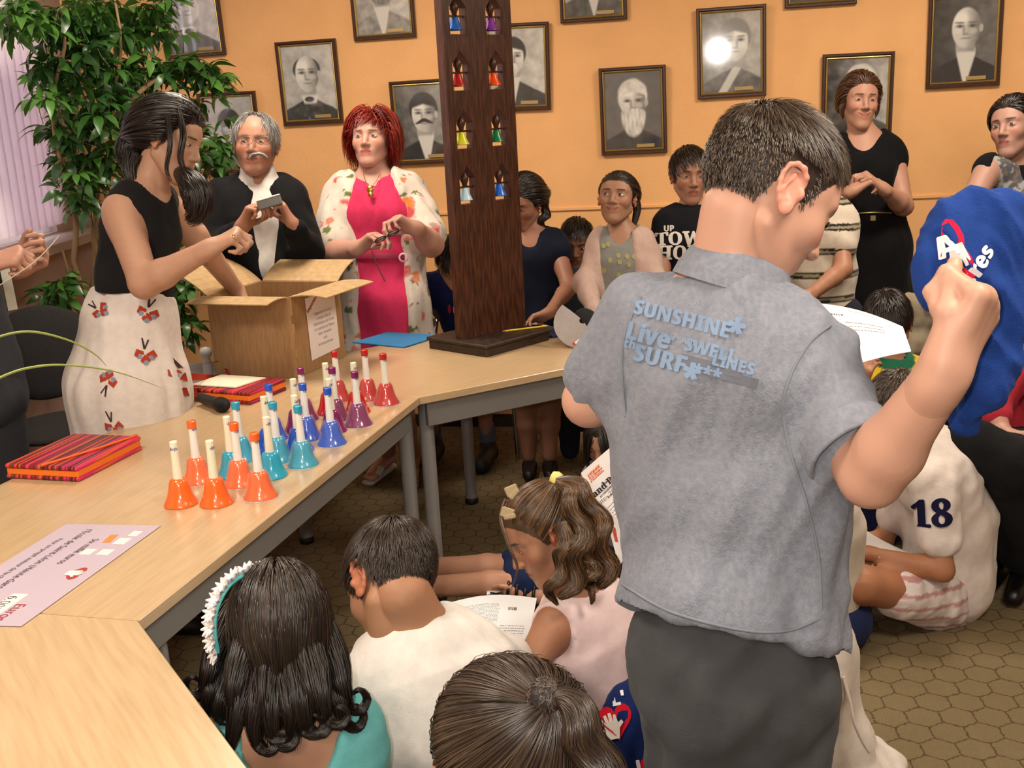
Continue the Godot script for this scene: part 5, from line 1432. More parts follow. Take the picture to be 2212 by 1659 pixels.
func woman_vest() -> void:
	var pe := Vector3(1.116, 0.689, -4.587)
	var nk := Vector3(1.138, 1.294, -4.724)
	var sh := [Vector3(1.281, 1.202, -4.877), Vector3(0.991, 1.282, -4.608)]
	var el := [Vector3(1.302, 0.995, -4.723), Vector3(0.889, 1.133, -4.466)]
	var wr := [Vector3(1.139, 0.893, -4.455), Vector3(0.928, 0.937, -4.319)]
	var fn := FastNoiseLite.new()
	fn.seed = 44
	fn.frequency = 22.0
	var o := {"label": "dark-haired woman in a black waistcoat over a flowered blouse, looking aside", "base": Vector3(pe.x, 0, pe.z), "s": 1.0, "skin": Color(0.38, 0.21, 0.16),
		"nk": nk, "pe": pe, "sh": sh, "el": el, "wr": wr, "torso": [0.14, 0.125, 0.14, 0.1], "hands": [[Vector3(-0.43, -0.469, 0.771), Vector3(-0.761, 0.254, -0.597), [0.3, 0.4, 0.4, 0.4, 0.4]], [Vector3(0.629, -0.524, 0.575), Vector3(0.518, 0.188, -0.835), [0.3, 0.4, 0.4, 0.4, 0.4]]],
		"head": {"at": Vector3(1.098, 1.442, -4.691), "face": Vector3(-0.618, 0.094, 0.781), "up": Vector3(-0.035, 0.981, -0.19), "size": 0.98, "brow": Color(0.02, 0.013, 0.01), "root": Color(0.018, 0.012, 0.009), "eye": Color(0.06, 0.07, 0.08), "look": Vector3(0.1, 0, 1), "lip": Color(0.3, 0.09, 0.09)},
		"hair": [{"n": 2600, "len": 0.2, "steps": 9, "width": 0.0018, "cols": BLACK, "style": "tie", "tie": Vector3(0, -0.02, -0.115), "puff": 0.02, "lift": 0.3, "seed": 37, "mess": 0.3}],
		"locks": [[PackedVector3Array([Vector3(1.158, 1.462, -4.771), Vector3(1.176, 1.358, -4.769), Vector3(1.159, 1.268, -4.722)]), [0.04, 0.04, 0.02], 300, 0.0018, BLACK, 38]]}
	o.wear = [
		{"name": "blouse", "cell": 0.009, "mat": cloth_v(), "fold": [0.008, Vector3(10, 5, 10), 20], "paint": func(p: Vector3, _n: Vector3) -> Color:
			var a := fn.get_noise_3dv(p)
			return Color(0.3, 0.3, 0.3) if a > 0.1 else (Color(0.08, 0.08, 0.09) if a > -0.2 else Color(0.16, 0.12, 0.1)),
		"shape": func(f: Field) -> void:
			torso(f, o, 0.008)
			f.add(nk, Vector3(1.107, 1.348, -4.669), 0.06, 0.06, -0.01)},
		{"name": "waistcoat", "cell": 0.011, "mat": cloth(lin(0.006, 0.006, 0.007)), "shape": func(f: Field) -> void:
			torso(f, o, 0.022)
			f.add(Vector3(1.086, 1.358, -4.478), Vector3(1.108, 0.741, -4.326), 0.09, 0.1, -0.02, Vector3(0.982, -0.051, -0.182), 1.0, 1.8)
			f.add(nk, Vector3(1.107, 1.383, -4.678), 0.075, 0.09, -0.01)
			f.cuts.append(Plane(Vector3.DOWN, Vector3(0, 0.85, 0)))},
		{"name": "trousers", "cell": 0.014, "mat": cloth(lin(0.012, 0.012, 0.014)), "shape": func(f: Field) -> void:
			for s: float in [-0.08, 0.08]:
				f.add(pe + Vector3(s, 0.05, 0), Vector3(pe.x + s, 0.1, pe.z), 0.105, 0.06, 0.03)
				f.add(Vector3(pe.x + s, 0.045, pe.z), Vector3(pe.x + s, 0.035, pe.z + 0.15), 0.042, 0.03, 0.02)}]
	person(o)

func woman_red() -> void:
	var pe := Vector3(1.064, 0.348, -3.828)
	var nk := Vector3(1.031, 0.732, -3.888)
	var sh := [Vector3(1.169, 0.621, -4.024), Vector3(0.925, 0.723, -3.739)]
	var el := [Vector3(1.078, 0.497, -3.764), Vector3(0.816, 0.611, -3.583)]
	var wr := [Vector3(0.94, 0.486, -3.524), Vector3(0.844, 0.56, -3.492)]
	var kn := [Vector3(0.838, 0.503, -3.402), Vector3(0.732, 0.536, -3.442)]
	var an := [Vector3(Vector3(0.951, 0.155, -3.599).x, 0.08, Vector3(0.951, 0.155, -3.599).z), Vector3(Vector3(0.906, 0.133, -3.711).x, 0.08, Vector3(0.906, 0.133, -3.711).z)]
	var o := {"label": "seated woman in a red cardigan and black trousers holding a phone", "base": Vector3(pe.x, 0, pe.z), "s": 0.98, "skin": Color(0.42, 0.23, 0.17),
		"nk": nk, "pe": pe, "sh": sh, "el": el, "wr": wr, "torso": [0.15, 0.13, 0.14, 0.11], "hands": [[Vector3(-0.828, -0.042, 0.559), Vector3(-0.52, 0.33, -0.788), [0.5, 0.55, 0.6, 0.6, 0.65]], [Vector3(0.668, -0.547, 0.504), Vector3(0.49, 0.297, -0.82), [0.5, 0.6, 0.6, 0.65, 0.7]]],
		"head": {"at": Vector3(1.006, 0.845, -3.891), "face": Vector3(-0.665, -0.186, 0.723), "up": Vector3(-0.225, 0.97, -0.095), "size": 0.98, "brow": Color(0.03, 0.02, 0.012), "root": Color(0.025, 0.016, 0.01)},
		"hair": [{"n": 1500, "len": 0.16, "steps": 8, "width": 0.002, "cols": BROWN, "style": "down", "puff": 0.02, "lift": 0.3, "seed": 47, "mess": 0.3}]}
	o.wear = [
		{"name": "cardigan", "cell": 0.011, "mat": cloth(lin(0.45, 0.03, 0.05)), "fold": [0.008, Vector3(10, 6, 10), 23], "shape": func(f: Field) -> void:
			torso(f, o, 0.015)
			for i in 2:
				f.add(sh[i], el[i], 0.066, 0.056, 0.04)
				f.add(el[i], el[i].lerp(wr[i], 0.25), 0.056, 0.05, 0.03)
			f.add(nk, Vector3(1.01, 0.8, -3.88), 0.07, 0.09, -0.01)},
		{"name": "trousers", "cell": 0.012, "mat": cloth(lin(0.009, 0.009, 0.01)), "fold": [0.012, Vector3(8, 6, 8), 24], "shape": func(f: Field) -> void:
			for i in 2:
				var h: Vector3 = pe + (sh[i] - sh[1 - i]).normalized() * 0.08
				f.add(h, kn[i], 0.115, 0.085, 0.05)
				f.add(kn[i], an[i] + Vector3(0, 0.05, 0), 0.085, 0.075, 0.03)},
		{"name": "shoe", "pair": true, "cell": 0.01, "mat": mat(Color(0.04, 0.035, 0.035), 0.4), "shape": func(f: Field, i: int) -> void:
				var q: Vector3 = an[i]
				f.add(q + Vector3(0, -0.03, 0), q + Vector3(-0.06, -0.045, 0.13), 0.042, 0.03, 0.02)}]
	person(o)
	var pt := thing("mobile_phone", "black phone with a pale edge in the seated woman's hands", "phone", Vector3(0.855, 0.546, -3.396))
	var b := Buf.new()
	var bs := Basis(Vector3(0.833, 0.545, -0.092), Vector3(-0.377, 0.88, 0.288), Vector3(0.269, -0.177, 0.947)).orthonormalized()
	bx(b, Vector3(0.857, 0.543, -3.396), Vector3(0.11, 0.055, 0.014), bs, 0.004)
	part("body", b, mat(Color(0.03, 0.03, 0.03), 0.25), pt)
	b = Buf.new()
	bx(b, Vector3(0.848, 0.553, -3.391) + bs.y * 0.018, Vector3(0.04, 0.01, 0.016), bs, 0.001)
	part("edge_light", b, mat(lin(0.7, 0.62, 0.35), 0.4), pt)

func man_edge() -> void:
	var pe := Vector3(-2.313, 0.924, -2.936)
	var nk := Vector3(-2.54, 1.581, -3.058)
	var sh := [Vector3(-2.754, 1.485, -3.149), Vector3(-2.349, 1.461, -2.908)]
	var el := [Vector3(-2.458, 1.261, -2.993), Vector3(-2.191, 1.24, -2.726)]
	var wr := [Vector3(-2.03, 1.237, -2.914), Vector3(-1.995, 1.273, -2.72)]
	var o := {"label": "person in a dark grey jacket at the table end, of whom mostly the hands show", "base": Vector3(pe.x, 0, pe.z), "s": 1.0, "skin": Color(0.42, 0.22, 0.16),
		"nk": nk, "pe": pe, "sh": sh, "el": el, "wr": wr, "torso": [0.15, 0.14, 0.16, 0.115], "hand_cell": 0.0035,
		"hands": [[Vector3(0.889, 0.441, -0.127), Vector3(0.398, 0.54, 0.742), [0.3, 0.55, 0.7, 0.75, 0.8], 1.0, Vector3(0.7, 0.7, 0.35)], [Vector3(0.91, 0.21, -0.359), Vector3(-0.231, -0.882, -0.41), [0.5, 0.7, 0.8, 0.85, 0.85]]],
		"head": {"at": Vector3(-2.488, 1.703, -3.047), "face": Vector3(0.905, -0.378, -0.194), "up": Vector3(0.197, 0.94, -0.278), "size": 1.0, "brow": Color(0.03, 0.02, 0.015)},
		"hair": [{"n": 800, "len": 0.04, "width": 0.002, "cols": BROWN, "seed": 57}]}
	o.wear = [
		{"name": "jacket", "cell": 0.013, "mat": cloth(lin(0.035, 0.036, 0.042)), "fold": [0.01, Vector3(9, 4, 9), 25], "shape": func(f: Field) -> void:
			torso(f, o, 0.03)
			f.add(Vector3(-2.319, 1.148, -2.971), Vector3(-2.279, 0.84, -2.922), 0.14, 0.16, 0.05, Vector3(0.982, -0.051, -0.182), 1.1, 1.0)
			for i in 2:
				f.add(sh[i], el[i], 0.075, 0.066, 0.04)
				f.add(el[i], el[i].lerp(wr[i], 0.8), 0.064, 0.05, 0.03)},
		{"name": "trousers", "cell": 0.014, "mat": cloth(lin(0.03, 0.03, 0.035)), "shape": func(f: Field) -> void:
			for s: float in [-0.09, 0.09]:
				f.add(pe + Vector3(s, -0.02, 0), Vector3(pe.x + s, 0.09, pe.z), 0.11, 0.06, 0.03)
				f.add(Vector3(pe.x + s, 0.045, pe.z), Vector3(pe.x + s + 0.12, 0.035, pe.z - 0.1), 0.045, 0.035, 0.02)}]
	person(o)
	# pale lapel paper and the thin thread between the fingers
	var b := Buf.new()
	bx(b, Vector3(-2.028, 1.193, -2.851), Vector3(0.028, 0.14, 0.002), Basis(Vector3(0.964, 0.14, -0.227), Vector3(-0.188, 0.96, -0.207), Vector3(0.189, 0.242, 0.952)), 0.0008)
	solo("paper_strip", "pale paper strip against the dark grey jacket", "paper", b, mat(lin(0.5, 0.5, 0.42), 0.8), Vector3(-2.028, 1.164, -2.844))
	b = Buf.new()
	tube(b, curve([Vector3(-1.968, 1.21, -2.71), Vector3(-1.906, 1.246, -2.731), Vector3(-1.868, 1.273, -2.756), Vector3(-1.836, 1.307, -2.782), Vector3(-1.813, 1.338, -2.805)], 14), [0.0016], 5)
	solo("thread", "thin pale thread held taut between the fingers at the table end", "thread", b, mat(lin(0.5, 0.48, 0.38), 0.6), Vector3(-1.893, 1.251, -2.735))

func sit(h: Vector3, k: Vector3, a: Vector3) -> Array:
	return [h, k, a]
func tee(f: Field, o: Dictionary, grow := 0.012, cut := 0.5, r := 0.06) -> void:
	# a loose short-sleeved top
	torso(f, o, grow)
	for i in 2:
		if o.el[i] != null:
			f.add(o.sh[i], o.sh[i].lerp(o.el[i], cut), r * o.s + grow * 0.4, r * o.s, 0.04)
	var up: Vector3 = (o.head.at - o.nk).normalized()
	f.add(o.nk + up * 0.012, o.nk + up * 0.09, 0.064 * o.s, 0.085 * o.s, -0.01)
func kids() -> void:
	kids_back()
	kids_floor()
	kids_near()
	papers()

func kids_back() -> void:
	# girl in navy behind the tower
	var o := {"label": "girl in a navy dress looking down behind the wooden tower", "s": 0.86, "skin": Color(0.32, 0.15, 0.095), "nk": Vector3(-0.819, 1.091, -4.726), "pe": Vector3(-0.813, 0.695, -4.7), "sh": [Vector3(-0.717, 1.036, -4.732), Vector3(-0.917, 1.046, -4.695)],
		"el": [Vector3(-0.646, 0.871, -4.599), Vector3(-0.942, 0.887, -4.544)], "wr": [Vector3(-0.705, 0.799, -4.401), Vector3(-0.864, 0.782, -4.365)], "torso": [0.12, 0.105, 0.12, 0.09], "arm": [0.045, 0.04, 0.039, 0.027],
		"legs": [[Vector3(-0.758, 0.484, -4.709), Vector3(-0.778, 0.28, -4.758), Vector3(-0.785, 0.08, -4.734)], [Vector3(-0.858, 0.489, -4.691), Vector3(-0.88, 0.285, -4.739), Vector3(-0.878, 0.08, -4.731)]], "hands": [[Vector3(-0.864, -0.216, 0.454), Vector3(-0.163, -0.789, 0.592), [0.3, 0.3, 0.3, 0.35, 0.35]], null],
		"head": {"at": Vector3(-0.837, 1.225, -4.693), "face": Vector3(-0.365, -0.392, 0.844), "up": Vector3(-0.049, 0.955, 0.294), "size": 0.92, "brow": Color(0.02, 0.012, 0.01), "root": Color(0.012, 0.008, 0.006), "open": 0.4},
		"hair": [{"n": 2200, "len": 0.2, "steps": 9, "width": 0.0018, "cols": BLACK, "style": "tie", "tie": Vector3(0.03, 0.02, -0.115), "puff": 0.02, "seed": 61, "mess": 0.4}],
		"locks": [[PackedVector3Array([Vector3(-0.789, 1.27, -4.745), Vector3(-0.751, 1.201, -4.735), Vector3(-0.767, 1.134, -4.715), Vector3(-0.728, 1.056, -4.703)]), [0.03, 0.04, 0.03, 0.012], 260, 0.0018, BLACK, 62, 0.012, 3.0]]}
	o.base = down(o.pe, 0)
	var navy := cloth(lin(0.008, 0.01, 0.022))
	o.wear = [{"name": "dress", "cell": 0.012, "mat": navy, "fold": [0.008, Vector3(10, 4, 10), 51], "shape": func(f: Field) -> void:
		torso(f, o, 0.01)
		for i in 2:
			f.add(o.sh[i], o.sh[i].lerp(o.el[i], 0.15), 0.06, 0.062, 0.03)
		f.add(o.pe, down(o.pe, 0.6), 0.12, 0.17, 0.05, Vector3(0.982, -0.051, -0.182), 1.15, 1.0)
		f.add(Vector3(-0.82, 1.12, -4.648), Vector3(-0.813, 1.084, -4.62), 0.06, 0.05, -0.012)
		f.add(Vector3(-0.819, 1.117, -4.711), Vector3(-0.831, 1.196, -4.708), 0.066, 0.09, -0.01)
		f.cuts.append(Plane(Vector3.DOWN, Vector3(0, 0.6, 0)))},
		{"name": "shoe", "pair": true, "cell": 0.01, "mat": mat(Color(0.04, 0.03, 0.03), 0.5), "shape": func(f: Field, i: int) -> void:
				var l: Array = o.legs[i]
				f.add(down(l[2], 0.035), down(l[2], 0.03) + Vector3(0.02, 0, 0.13), 0.036, 0.028, 0.02)}]
	person(o)
	# boy on the chair behind the tower
	o = {"label": "dark-haired boy in a blue shirt seated behind the wooden tower", "s": 0.78, "skin": Color(0.34, 0.17, 0.11), "nk": Vector3(-1.24, 0.86, -5.1), "pe": Vector3(-1.22, 0.53, -5.17), "sh": [Vector3(-1.12, 0.82, -5.08), Vector3(-1.38, 0.82, -5.08)],
		"el": [Vector3(-1.08, 0.66, -5.0), Vector3(-1.42, 0.66, -5.0)], "wr": [Vector3(-1.15, 0.68, -4.85), Vector3(-1.32, 0.68, -4.85)], "torso": [0.115, 0.105, 0.12, 0.085],
		"legs": [[Vector3(-1.14, 0.5, -5.1), Vector3(-1.1, 0.46, -4.82), Vector3(-1.1, 0.1, -4.88)], [Vector3(-1.3, 0.5, -5.1), Vector3(-1.36, 0.46, -4.82), Vector3(-1.37, 0.1, -4.92)]],
		"head": {"at": Vector3(-1.169, 0.969, -4.751), "face": Vector3(0.576, -0.478, 0.664), "up": Vector3(0.281, 0.937, 0.207), "size": 0.92, "brow": Color(0.02, 0.013, 0.01), "root": Color(0.012, 0.009, 0.007)},
		"hair": [{"n": 1800, "len": 0.06, "steps": 5, "width": 0.0018, "cols": BLACK, "whorl": Vector3(0, 0.11, -0.05), "puff": 0.015, "lift": 0.4, "grav": 0.2, "mess": 0.9, "seed": 63}]}
	o.base = down(o.pe, 0)
	o.wear = [{"name": "shirt", "cell": 0.012, "mat": cloth(lin(0.012, 0.02, 0.09)), "fold": [0.008, Vector3(9, 6, 9), 52], "shape": func(f: Field) -> void: tee(f, o),
		"print": func(f: Field, n: Node3D) -> void:
			var b := Buf.new()
			for q in [[Vector3(-1.177, 0.842, -4.507), Color(0.5, 0.04, 0.06)], [Vector3(-1.152, 0.837, -4.511), Color(0.6, 0.6, 0.62)], [Vector3(-1.129, 0.832, -4.514), Color(0.3, 0.5, 0.7)]]:
				lay(b, disc_shape(0.008, 0.02), f, q[0], Vector3(0.982, -0.051, -0.182), Vector3(0.004, 0.969, -0.247), Vector3(-0.189, -0.242, -0.952), 0.003, q[1])
			part("chest_print", b, vmat(0.9, 0.1), n)},
		{"name": "shorts", "cell": 0.012, "mat": cloth(lin(0.03, 0.03, 0.04)), "shape": func(f: Field) -> void:
			for l in o.legs:
				f.add(l[0], l[0].lerp(l[1], 0.9), 0.08, 0.06, 0.04)},
		{"name": "sock", "pair": true, "cell": 0.008, "mat": cloth(lin(0.1, 0.12, 0.18)), "shape": func(f: Field, i: int) -> void:
				var l: Array = o.legs[i]
				f.add(down(l[2], 0.09), down(l[2], 0.17), 0.036, 0.04, 0.0)},
		{"name": "shoe", "pair": true, "cell": 0.008, "mat": mat(Color(0.07, 0.07, 0.075), 0.6), "shape": func(f: Field, i: int) -> void:
				var l: Array = o.legs[i]
				f.add(down(l[2], 0.05), down(l[2], 0.035) + Vector3(0, 0, 0.16), 0.045, 0.04, 0.03)
				f.add(down(l[2], 0.05), down(l[2], 0.09), 0.044, 0.04, 0.02)}]
	person(o)
	# small child between the two girls
	o = {"label": "small dark-haired child half hidden between the navy dress and the pink cardigan", "s": 0.72, "skin": Color(0.28, 0.13, 0.08), "nk": Vector3(-0.663, 0.882, -4.987), "pe": Vector3(-0.663, 0.555, -4.956), "sh": [Vector3(-0.573, 0.826, -4.991), Vector3(-0.748, 0.835, -4.958)],
		"el": [Vector3(-0.547, 0.692, -4.909), Vector3(-0.756, 0.702, -4.87)], "wr": [Vector3(-0.577, 0.633, -4.783), Vector3(-0.697, 0.639, -4.761)], "torso": [0.11, 0.1, 0.11, 0.085],
		"head": {"at": Vector3(-0.658, 1.012, -4.969), "face": Vector3(0.061, -0.276, 0.959), "up": Vector3(0.094, 0.966, 0.239), "size": 0.9, "brow": Color(0.015, 0.01, 0.008), "root": Color(0.01, 0.008, 0.007)},
		"hair": [{"n": 1500, "len": 0.04, "width": 0.0018, "cols": BLACK, "seed": 64, "puff": 0.01}]}
	o.base = down(o.pe, 0)
	o.wear = [{"name": "shirt", "cell": 0.013, "mat": cloth(lin(0.05, 0.06, 0.08)), "shape": func(f: Field) -> void: tee(f, o)},
		{"name": "trousers", "cell": 0.014, "mat": cloth(lin(0.02, 0.02, 0.03)), "shape": func(f: Field) -> void:
			for s: float in [-0.06, 0.06]:
				f.add(o.pe + Vector3(s, 0, 0), Vector3(o.pe.x + s, 0.04, o.pe.z), 0.08, 0.045, 0.03)}]
	person(o)
	# smiling girl in the cardigan
	o = {"label": "smiling girl in a pale pink cardigan over a grey dress", "s": 0.8, "skin": Color(0.36, 0.185, 0.115), "nk": Vector3(-0.403, 1.119, -4.416), "pe": Vector3(-0.408, 0.694, -4.391), "sh": [Vector3(-0.32, 1.068, -4.44), Vector3(-0.489, 1.079, -4.389)],
		"el": [Vector3(-0.255, 0.905, -4.349), Vector3(-0.544, 0.934, -4.299)], "wr": [Vector3(-0.322, 0.816, -4.145), Vector3(-0.484, 0.848, -4.121)], "torso": [0.115, 0.105, 0.115, 0.085], "neck": 0.05, "arm": [0.042, 0.034, 0.034, 0.026],
		"hands": [[Vector3(-0.441, -0.586, 0.68), Vector3(-0.648, -0.647, -0.403), [0.3, 0.3, 0.3, 0.3, 0.3]], [Vector3(0.632, -0.674, 0.381), Vector3(0.36, -0.873, -0.33), [0.35, 0.4, 0.4, 0.4, 0.45]]],
		"head": {"at": Vector3(-0.414, 1.251, -4.405), "face": Vector3(-0.116, 0.217, 0.969), "up": Vector3(0.092, 0.973, -0.213), "size": 0.9, "wide": Vector3(1.04, 0.96, 1), "brow": Color(0.025, 0.014, 0.01), "root": Color(0.02, 0.012, 0.009), "smile": 0.8, "look": Vector3(-0.35, 0.1, 1), "open": 1.35, "line": -0.004},
		"hair": [{"n": 1900, "len": 0.19, "steps": 8, "width": 0.0016, "cols": BROWN, "style": "tie", "tie": Vector3(0.02, 0.03, -0.115), "puff": 0.008, "lift": 0.15, "seed": 65, "mess": 0.15}],
		"locks": [[PackedVector3Array([Vector3(-0.361, 1.263, -4.514), Vector3(-0.347, 1.199, -4.51), Vector3(-0.358, 1.138, -4.482), Vector3(-0.354, 1.112, -4.466)]), [0.014, 0.018, 0.014, 0.004], 130, 0.0015, BROWN, 66]]}
	o.base = down(o.pe, 0)
	o.wear = [{"name": "dress", "cell": 0.011, "mat": cloth(lin(0.25, 0.25, 0.235)), "fold": [0.007, Vector3(10, 4, 10), 53], "shape": func(f: Field) -> void:
			torso(f, o, 0.008)
			f.add(o.pe, down(o.pe, 0.55), 0.12, 0.17, 0.05, Vector3(0.982, -0.051, -0.182), 1.15, 1.0)
			f.add(Vector3(-0.402, 1.147, -4.36), Vector3(-0.4, 1.121, -4.322), 0.05, 0.045, -0.01)
			f.add(Vector3(-0.402, 1.137, -4.42), Vector3(-0.409, 1.21, -4.417), 0.058, 0.09, -0.01)
			f.cuts.append(Plane(Vector3.DOWN, Vector3(0, 0.55, 0))),
		"print": func(f: Field, n: Node3D) -> void:
			var b := Buf.new()
			var rng := RandomNumberGenerator.new()
			rng.seed = 5
			for i in 16:
				var c: Vector3 = Vector3(-0.394, 0.972, -4.17) + Vector3(0.982, -0.051, -0.182) * rng.randf_range(-0.07, 0.07) + Vector3(0.004, 0.969, -0.247) * rng.randf_range(-0.16, 0.15)
				lay(b, disc_shape(0.009, 0.011, 8), f, c, Vector3(0.982, -0.051, -0.182), Vector3(0.004, 0.969, -0.247), Vector3(-0.189, -0.242, -0.952), 0.0022, Color(0.36, 0.33, 0.14))
			part("printed_spots", b, vmat(0.9, 0.1), n, "scattered yellow spots").set_meta("kind", "stuff")},
		{"name": "cardigan", "cell": 0.0105, "mat": cloth(lin(0.56, 0.4, 0.34)), "fold": [0.01, Vector3(10, 5, 10), 54], "shape": func(f: Field) -> void:
			torso(f, o, 0.016)
			f.add(Vector3(-0.402, 1.172, -4.262), Vector3(-0.397, 0.688, -4.16), 0.09, 0.085, -0.015, Vector3(0.982, -0.051, -0.182), 0.95, 1.5)
			f.add(Vector3(-0.403, 1.128, -4.418), Vector3(-0.409, 1.21, -4.417), 0.066, 0.095, -0.01)
			for i in 2:
				f.add(o.sh[i], o.el[i], 0.04, 0.038, 0.03)
				f.add(o.el[i], o.el[i].lerp(o.wr[i], 0.92), 0.043, 0.036, 0.03)
			f.cuts.append(Plane(Vector3.DOWN, Vector3(0, 0.72, 0)))},
		{"name": "tights", "cell": 0.013, "mat": cloth(lin(0.03, 0.03, 0.035)), "shape": func(f: Field) -> void:
			for s: float in [-0.06, 0.06]:
				f.add(o.pe + Vector3(s, 0, 0), Vector3(o.pe.x + s, 0.05, o.pe.z), 0.08, 0.04, 0.03)
				f.add(Vector3(o.pe.x + s, 0.035, o.pe.z), Vector3(o.pe.x + s, 0.03, o.pe.z + 0.12), 0.035, 0.03, 0.02)}]
	person(o)
	# boy in the black lettered shirt
	o = {"label": "boy in a black T-shirt with white block lettering", "s": 0.84, "skin": Color(0.36, 0.18, 0.115), "nk": Vector3(-0.122, 1.18, -4.592), "pe": Vector3(-0.123, 0.713, -4.558), "sh": [Vector3(-0.008, 1.106, -4.617), Vector3(-0.226, 1.123, -4.557)],
		"el": [Vector3(0.024, 0.911, -4.5), Vector3(-0.257, 0.926, -4.448)], "wr": [Vector3(-0.048, 0.782, -4.296), Vector3(-0.189, 0.79, -4.27)], "torso": [0.13, 0.12, 0.135, 0.095],
		"head": {"at": Vector3(-0.139, 1.318, -4.582), "face": Vector3(0.226, -0.082, 0.971), "up": Vector3(0.035, 0.997, 0.075), "size": 0.93, "brow": Color(0.03, 0.018, 0.012), "root": Color(0.02, 0.013, 0.009), "open": 0.5},
		"hair": [{"n": 2200, "len": 0.045, "width": 0.0017, "cols": BROWN, "seed": 67, "puff": 0.008, "lift": 0.35, "whorl": Vector3(0, 0.1, -0.07), "comb": Vector3(0.3, 0, 0.2)}]}
	o.base = down(o.pe, 0)
	o.wear = [{"name": "shirt", "cell": 0.011, "mat": cloth(lin(0.009, 0.009, 0.012)), "fold": [0.007, Vector3(9, 6, 9), 55], "shape": func(f: Field) -> void: tee(f, o, 0.014),
		"print": func(f: Field, n: Node3D) -> void:
			var b := Buf.new()
			var w := Color(0.66, 0.62, 0.58)
			lay(b, letters("UP", 0.024, true), f, Vector3(-0.178, 1.172, -4.264), Vector3(0.982, -0.051, -0.182), Vector3(0.004, 0.969, -0.247), Vector3(-0.189, -0.242, -0.952), 0.004, w)
			lay(b, letters("TOWN", 0.055, true, true), f, Vector3(-0.111, 1.129, -4.266), Vector3(0.982, -0.051, -0.182), Vector3(0.004, 0.969, -0.247), Vector3(-0.189, -0.242, -0.952), 0.004, w)
			lay(b, letters("HOLD", 0.055, true, true), f, Vector3(-0.115, 1.077, -4.252), Vector3(0.982, -0.051, -0.182), Vector3(-0.004, -0.969, 0.247), Vector3(-0.189, -0.242, -0.952), 0.004, w)
			part("lettering", b, vmat(0.9, 0.1), n, "white block letters")},
		{"name": "trousers", "cell": 0.014, "mat": cloth(lin(0.02, 0.02, 0.03)), "shape": func(f: Field) -> void:
			for s: float in [-0.07, 0.07]:
				f.add(o.pe + Vector3(s, 0, 0), Vector3(o.pe.x + s, 0.06, o.pe.z), 0.1, 0.055, 0.03)
				f.add(Vector3(o.pe.x + s, 0.04, o.pe.z), Vector3(o.pe.x + s, 0.03, o.pe.z + 0.13), 0.04, 0.03, 0.02)}]
	person(o)
	# boy in the striped shirt, his head behind the boy in grey
	o = {"label": "boy in a cream shirt with dark double stripes, hands joined in front", "s": 0.84, "skin": Color(0.34, 0.16, 0.095), "nk": Vector3(0.313, 1.228, -4.292), "pe": Vector3(0.345, 0.782, -4.269), "sh": [Vector3(0.414, 1.153, -4.293), Vector3(0.212, 1.164, -4.255)],
		"el": [Vector3(0.419, 0.988, -4.147), Vector3(0.169, 0.988, -4.097)], "wr": [Vector3(0.276, 0.923, -3.934), Vector3(0.222, 0.932, -3.925)], "torso": [0.13, 0.12, 0.13, 0.095], "arm": [0.044, 0.038, 0.037, 0.026],
		"hands": [[Vector3(-0.588, -0.635, 0.501), Vector3(-0.798, -0.394, -0.456), [0.3, 0.5, 0.5, 0.5, 0.5]], [Vector3(0.466, -0.815, 0.344), Vector3(0.538, -0.463, -0.704), [0.3, 0.5, 0.5, 0.5, 0.5]]],
		"head": {"at": Vector3(0.305, 1.346, -4.299), "face": Vector3(0.083, 0.042, 0.996), "up": Vector3(0.041, 0.998, -0.056), "size": 0.9, "brow": Color(0.02, 0.013, 0.01)},
		"hair": [{"n": 900, "len": 0.035, "width": 0.002, "cols": BROWN, "seed": 68}]}
	o.base = down(o.pe, 0)
	o.wear = [{"name": "striped_shirt", "cell": 0.0062, "mat": cloth_v(), "fold": [0.007, Vector3(9, 6, 9), 56],
		"paint": func(p: Vector3, _n: Vector3) -> Color:
			var d := fposmod(p.y + p.x * 0.05, 0.088)
			return Color(0.02, 0.02, 0.018) if d < 0.008 or (d > 0.017 and d < 0.025) else (Color(0.3, 0.26, 0.16) if d < 0.017 else Color(0.62, 0.54, 0.44)),
		"shape": func(f: Field) -> void:
			tee(f, o, 0.014, 0.5, 0.07)
			f.cuts.append(Plane(Vector3.DOWN, Vector3(0, 0.72, 0)))},
		{"name": "trousers", "cell": 0.014, "mat": cloth(lin(0.02, 0.02, 0.03)), "shape": func(f: Field) -> void:
			for s: float in [-0.07, 0.07]:
				f.add(o.pe + Vector3(s, 0, 0), Vector3(o.pe.x + s, 0.06, o.pe.z), 0.1, 0.055, 0.03)
				f.add(Vector3(o.pe.x + s, 0.04, o.pe.z), Vector3(o.pe.x + s, 0.03, o.pe.z + 0.13), 0.04, 0.03, 0.02)}]
	person(o)

